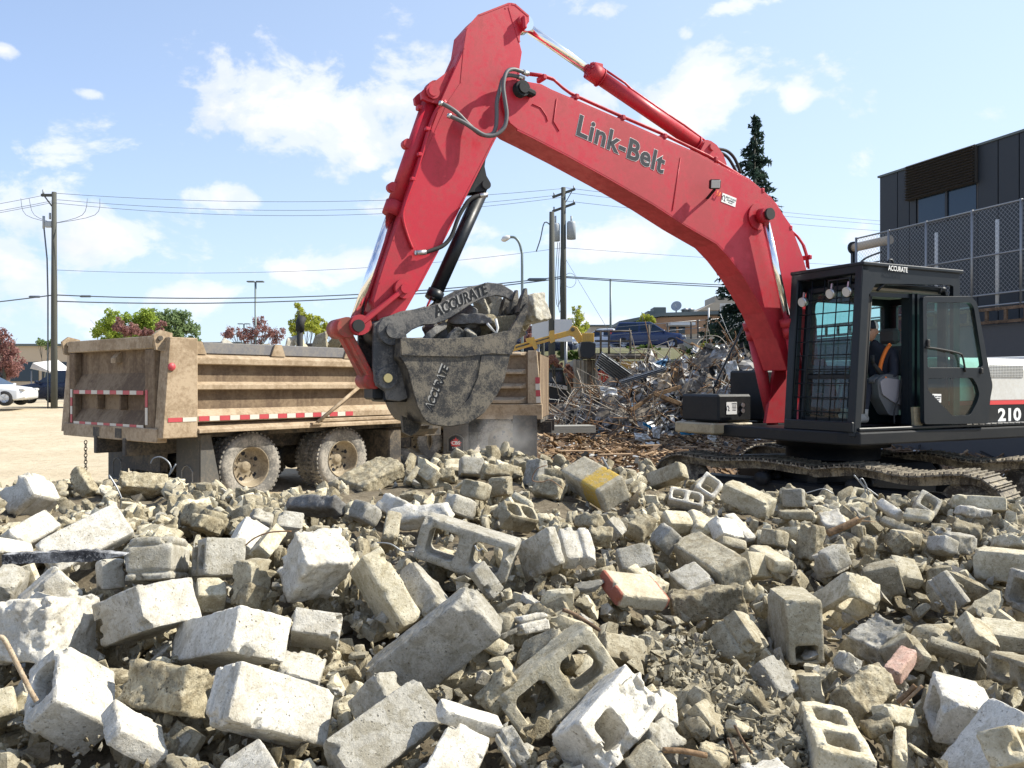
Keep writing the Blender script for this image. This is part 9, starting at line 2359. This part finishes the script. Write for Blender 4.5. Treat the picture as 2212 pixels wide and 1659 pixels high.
 mb = MB(); mb.box((.75, .0, .38), (1.7, .4, .60), bev=.22); mb.box((.75, 1.3, .38), (1.7, .4, .60), bev=.22); mb.build('track', M['rubber'], T)
build_yard()
# ------------------------------------------------------------------ load in the bucket, and things lying on the rubble
def build_load():
 M = _M
 X = Matrix.Translation(EX0) @ Matrix.Rotation(EXYAW, 4, 'Z')
 specs = [((1180, 640), .12, .20, 'dark', 'largest dark stone in the bucket, under the thumb'), ((1330, 690), .10, .16, 'rough', 'dusty stone in front of the largest dark stone'), ((1405, 600), -.08, .17, 'grey', 'grey stone at the top of the bucket load'), ((1080, 765), .2, .12, 'dark', 'small dark stone low in the bucket near the thumb root'), ((1210, 765), .25, .13, 'grey', 'pale edged stone at the bucket rim'), ((1490, 625), .05, .13, 'dark', 'pointed dark stone close to the bucket teeth'), ((1440, 700), .2, .14, 'rough', 'stone resting against the bucket side by the bent strip'),
   ((960, 770), .0, .17, 'dark', 'dark stone deep at the left of the bucket'), ((1300, 610), -.2, .18, 'dark', 'stone at the back of the bucket load'), ((1100, 690), -.2, .18, 'grey', 'grey stone at the back left of the bucket'), ((1530, 700), -.05, .16, 'rough', 'stone wedged below the bucket teeth'), ((1010, 690), -.1, .15, 'rough', 'rough stone under the thumb root'), ((1240, 740), -.1, .22, 'dark', 'broad stone in the middle of the bucket'), ((1150, 610), -.05, .19, 'dark', 'large stone pressed up against the thumb'), ((940, 735), .15, .14, 'dark', 'stone below the root of the thumb'), ((1290, 560), -.1, .15, 'grey', 'topmost stone of the bucket load')]
 for k, ((x, y), yy, s, mat, lab) in enumerate(specs):
  p = xl(*conv_R3(x, y), yy); me = rock_mesh(500 + k, M[mat], .085, .8, 13, .04); o = link_mesh('bucket_stone', me)
  o.location = X @ Vector((p.x, p.y, p.z - .03)); o.scale = (s, s, s * .85); o.rotation_euler = (k * 1.3, k * .7, k * 2.1); tag(o, lab, 'rubble stone', 'stones in the excavator bucket')
 p = xl(*conv_R3(1655, 585), .20); me = block_mesh('load', 'rough', (.24, .26, .30), (-1, -1, -1), M['grey'], .013, 777); o = link_mesh('concrete_block', me)
 o.matrix_world = X @ (Matrix.Translation(p) @ Euler((.2, R(8), .3)).to_matrix().to_4x4()); tag(o, 'square grey block balanced on the bucket teeth', 'concrete block')
 mb = MB(); q = [X @ xl(*conv_R3(x, y), .42) for (x, y) in ((1325, 690), (1390, 765), (1400, 720), (1385, 655))]; mb.tube(q, .018, 4); tag(mb.build('bent_strip', M['sheet_white']), 'pale bent strip sticking out over the bucket rim', 'metal strip')
 # load in the near truck
 O, f, l = FR1
 for k, (u, v, s, mat, lab) in enumerate(((600, 742, .30, 'cream', 'pale slab poking over the near truck box'), (625, 738, .22, 'white', 'white broken frame piece on the truck load'), (655, 742, .26, 'cream', 'pale piece right of the white broken frame'), (570, 745, .28, 'tan', 'tan stone poking over the truck box at its middle'), (690, 738, .30, 'tan', 'tan slab below the exhaust stack'), (720, 736, .26, 'rough', 'brown stone at the front of the truck load'), (500, 744, .25, 'grey', 'grey stone just showing over the truck box'))):
  p = in_side(FR1, u, v, .7); w = O + f * p.x + l * .7; me = rock_mesh(600 + k, M[mat], .10, .5, 12, .05); o = link_mesh('truck_load_stone', me); o.location = (w.x, w.y, p.z - s * .3); o.scale = (s, s * .8, s * .6); o.rotation_euler = (k, k * 2, k * .5); tag(o, lab, 'rubble stone', 'stones loaded in the near truck')
 V = []; mb = MB()
 xs = np.linspace(.2, LB1 - .1, 26); ys = np.linspace(.08, WD1 - .08, 14); G = np.array([[x, y, ZT1 - .42 + .30 * math.sin(math.pi * x / LB1) * math.sin(math.pi * y / WD1)] for y in ys for x in xs]); G[:, 2] += fbm(G[None, None], 2.5, 1, 3)[0, 0] * .25
 I = np.arange(26 * 14).reshape(14, 26); Q = np.stack([I[:-1, :-1], I[:-1, 1:], I[1:, 1:], I[1:, :-1]], -1).reshape(-1, 4); o = link_mesh('truck_load', np_mesh('truck_load', G, Q, M['tan']))
 o.location = O; o.rotation_euler = (0, 0, math.atan2(f.y, f.x)); tag(o, 'rubble filling the box of the near truck', kind='stuff')
build_load()
def build_small():
 M = _M
 V_ = {'A1': (0, 1800), 'A2': (800, 1800), 'A3': (1600, 1800), 'A4': (2400, 1800), 'A5': (3200, 1800), 'B1': (0, 2400), 'B3': (1600, 2400), 'B4': (2400, 2400), 'B5': (3200, 2400)}
 def P(view, x, y, d):
  ox, oy = V_[view]; u = ox + x / 2.765; v = oy + y / 2.765; return Vector(((u - 2016) / 3281 * d, d, CAMZ - (v - 1512) / 3281 * d))
 def thing(name, mat, lab, cat, pts, d, r, n=6, group=None, jitter=0):
  q = [P(v, x, y, d + (k * jitter)) for k, (v, x, y) in enumerate(pts)]; q = smooth_path(q) if len(q) > 2 else q
  mb = MB(); mb.tube(q, r, n); o = mb.build(name, M[mat]); tag(o, lab, cat, group); return o
 # charred plank
 a = P('A1', 60, 1100, 3.42); b = P('A1', 1375, 1055, 3.38); mb = MB(); n = 26; rg = random.Random(3); V = []; F = []
 for i in range(n + 1):
  t = i / n; c = a.lerp(b, t); w = .021 * (1 if t < .72 else 1 - (t - .72) / .28 * .9) * rg.uniform(.88, 1.1); dd = .05
  V += [c + Vector((0, -dd / 2, -w)), c + Vector((0, dd / 2, -w * .9)), c + Vector((0, dd / 2, w * rg.uniform(.8, 1.1))), c + Vector((0, -dd / 2, w * rg.uniform(.8, 1.15)))]
 for i in range(n):
  for k in range(4): F.append((4 * i + k, 4 * i + (k + 1) % 4, 4 * i + 4 + (k + 1) % 4, 4 * i + 4 + k))
 F += [(0, 1, 2, 3), (4 * n + 3, 4 * n + 2, 4 * n + 1, 4 * n)]
 mb.add(V, F); concrete('charred_dusty', (0.025, 0.026, 0.03), (0.07, 0.07, 0.075), (0.50, 0.50, 0.50), .8, .2, .8, 1.2); tag(mb.build('charred_plank', M['charred_dusty']), 'black charred plank dusted with plaster across the left blocks', 'plank')
 # ribbed rusty bar
 pts = [('B1', -60, 330), ('B1', 0, 300), ('B1', 45, 325), ('B1', 110, 440), ('B1', 170, 560), ('B1', 250, 720), ('B1', 330, 880), ('B1', 400, 1000)]
 q = smooth_path([P(v, x, y, 2.50) for v, x, y in pts], 8); rr = [.0066 + (.0012 if i % 2 else 0) for i in range(len(q))]; mb = MB(); mb.tube(q, rr, 8); concrete('rust_dusty', (0.38, 0.30, 0.20), (0.48, 0.40, 0.29), (0.24, 0.16, 0.10), .5, .2, .5, 1.0); tag(mb.build('rusty_bar', M['rust_dusty']), 'bent rusty reinforcing bar stuck into the large white block', 'steel bar')
 W = 'loose wires sticking out of the rubble'
 thing('loose_wire', 'galv', 'pale rod rising left of the tan boulder', 'wire', [('A1', 1185, 195), ('A1', 1270, 330), ('A1', 1330, 470), ('A1', 1355, 600)], 5.6, .006, 6, W)
 thing('loose_wire', 'galv', 'pale cable looping above the tan boulder', 'wire', [('A1', 1640, 70), ('A1', 1670, 15), ('A1', 1750, 0), ('A1', 1830, 50), ('A1', 1865, 130), ('A1', 1840, 200), ('A1', 1915, 75)], 6.2, .0055, 6, W)
 thing('loose_wire', 'rebar_rust', 'thin brown wire arching left of the bulky mortar filled block', 'wire', [('A2', 460, 960), ('A2', 560, 880), ('A2', 700, 825), ('A2', 830, 808), ('A2', 960, 808)], 3.35, .0032, 5, W)
 thing('loose_wire', 'galv', 'white wire beside the tall cream block', 'wire', [('A2', 1890, 930), ('A2', 2040, 945), ('A2', 2180, 1030), ('A3', 80, 1030)], 3.6, .0035, 5, W)
 thing('loose_wire', 'galv', 'pair of twisted wires standing up before the crawler track', 'wire', [('A5', 450, 195), ('A5', 520, 280), ('A5', 570, 350), ('A5', 580, 445)], 6.4, .006, 5, W)
 thing('loose_wire', 'galv', 'looped wire standing up right of the twisted pair', 'wire', [('A5', 615, 445), ('A5', 590, 330), ('A5', 545, 240), ('A5', 515, 245), ('A5', 560, 310), ('A5', 640, 370), ('A5', 715, 425)], 6.4, .005, 5, W)
 thing('loose_wire', 'galv', 'thin wire arching in front of the shaded track', 'wire', [('A4', 2110, 400), ('A5', 0, 370), ('A5', 120, 345), ('A5', 225, 400)], 6.5, .004, 5, W)
 thing('loose_wire', 'rebar_rust', 'fine wires hanging left of the yellow painted block', 'wire', [('A3', 1530, 90), ('A3', 1420, 130), ('A3', 1370, 250), ('A3', 1480, 270), ('A3', 1570, 250), ('A3', 1700, 340)], 5.9, .0035, 5, W)
 thing('loose_wire', 'galv', 'pale strip standing on the yellow painted block', 'wire', [('A3', 2130, 0), ('A3', 2180, 90), ('A3', 2200, 130)], 5.2, .010, 4, W)
 thing('loose_wire', 'galv', 'bright bent wire inside the right opening of the open hollow block', 'wire', [('A3', 745, 960), ('A3', 780, 1020), ('A3', 835, 995)], 3.7, .004, 5, W)
 # sticks and splinters
 S_ = 'wood splinters in the rubble'
 o = thing('wood_stick', 'wood_plank', 'splintered brown stick lying among the stones on the right', 'stick', [('A5', 160, 830), ('A5', 330, 760), ('A5', 500, 680)], 5.35, .024, 7, S_)
 for k, (dx, dy) in enumerate(((620, 640), (690, 705), (560, 650))): mb = MB(); mb.tube([P('A5', 490, 690, 5.33), P('A5', dx, dy, 5.3)], [.009, .002], 4); mb.build('splinter', M['wood_light'], None).parent = o
 thing('wood_stick', 'wood_plank', 'split wood piece under the brown broken block', 'stick', [('B5', 925, 1010), ('B5', 1030, 920), ('B5', 1120, 825)], 2.95, .009, 5, S_)
 thing('wood_stick', 'wood_light', 'second split wood piece beside the first under the brown block', 'stick', [('B5', 970, 1035), ('B5', 1080, 940), ('B5', 1195, 830)], 2.93, .006, 5, S_)
 thing('wood_stick', 'wood_mulch', 'long thin lath above the moss stained hollow block', 'stick', [('B3', 1700, 0), ('B3', 1850, 60), ('B3', 2110, 230)], 3.15, .008, 5, S_)
 thing('wood_stick', 'wood_mulch', 'curved bark strip standing in the dirt patch', 'stick', [('B4', 1290, 1400), ('B4', 1350, 1550), ('B4', 1380, 1659)], 2.55, .0045, 5, S_)
 thing('wood_stick', 'wood_mulch', 'thin twig slanting across the dirt patch', 'stick', [('B4', 1360, 1260), ('B4', 1450, 1430), ('B4', 1570, 1600)], 2.6, .0045, 5, S_)
 thing('wood_stick', 'wood_plank', 'smooth pinkish wood strip at the bottom edge left of the dirt', 'stick', [('B4', 580, 1530), ('B4', 800, 1540), ('B4', 1060, 1590)], 2.42, .009, 6, S_)
 rg = random.Random(8); mb = MB()
 for _ in range(260):
  t = rg.random(); u = 2640 + 520 * t + rg.gauss(0, 60); v = 2560 + 420 * t + rg.gauss(0, 60); p = heap_point(u, v); p.z -= .03; a = rg.uniform(0, 6.28); q = p + Vector((math.cos(a), math.sin(a), rg.uniform(-.3, .5))) * rg.uniform(.02, .07); mb.tube([p, q], .0016, 3, caps=False)
 tag(mb.build('straw_and_twigs', M['wood_plank'], None, fix=False), 'fine straw and twigs in the dirt patch', kind='stuff')
build_small()
def build_dust():
 """a puff of dust hanging below the bucket"""
 c = at(1075, 962, 11.5)
 bm = bmesh.new(); bmesh.ops.create_icosphere(bm, subdivisions=3, radius=1.0); me = bpy.data.meshes.new('dust_cloud'); bm.to_mesh(me); bm.free()
 o = link_mesh('dust_cloud', me); o.location = c; o.scale = (.75, .9, .60); tag(o, 'thin dust puff drifting under the bucket', kind='stuff')
 m = bpy.data.materials.new('dust'); m.use_nodes = True; nt = NT(m.node_tree); nt.n.clear(); out = nt.new('ShaderNodeOutputMaterial'); pv = nt.new('ShaderNodeVolumePrincipled')
 pv.inputs['Color'].default_value = (.86, .83, .78, 1); tc = nt.new('ShaderNodeTexCoord')
 ln = nt.new('ShaderNodeVectorMath', operation='LENGTH'); nt.link(tc.outputs['Object'], ln.inputs[0])
 n = nt.noise(tc.outputs['Object'], 1.6, 3, .6)
 dn = nt.math('MULTIPLY', nt.ramp(ln.outputs['Value'], [(0.25, 1.0), (0.95, 0.0)], 'EASE'), nt.ramp(n, [(0.40, 0.0), (0.62, 1.0)]))
 nt.link(nt.math('MULTIPLY', dn, 0.9), pv.inputs['Density']); nt.link(pv.outputs[0], out.inputs['Volume']); me.materials.append(m)
build_dust()
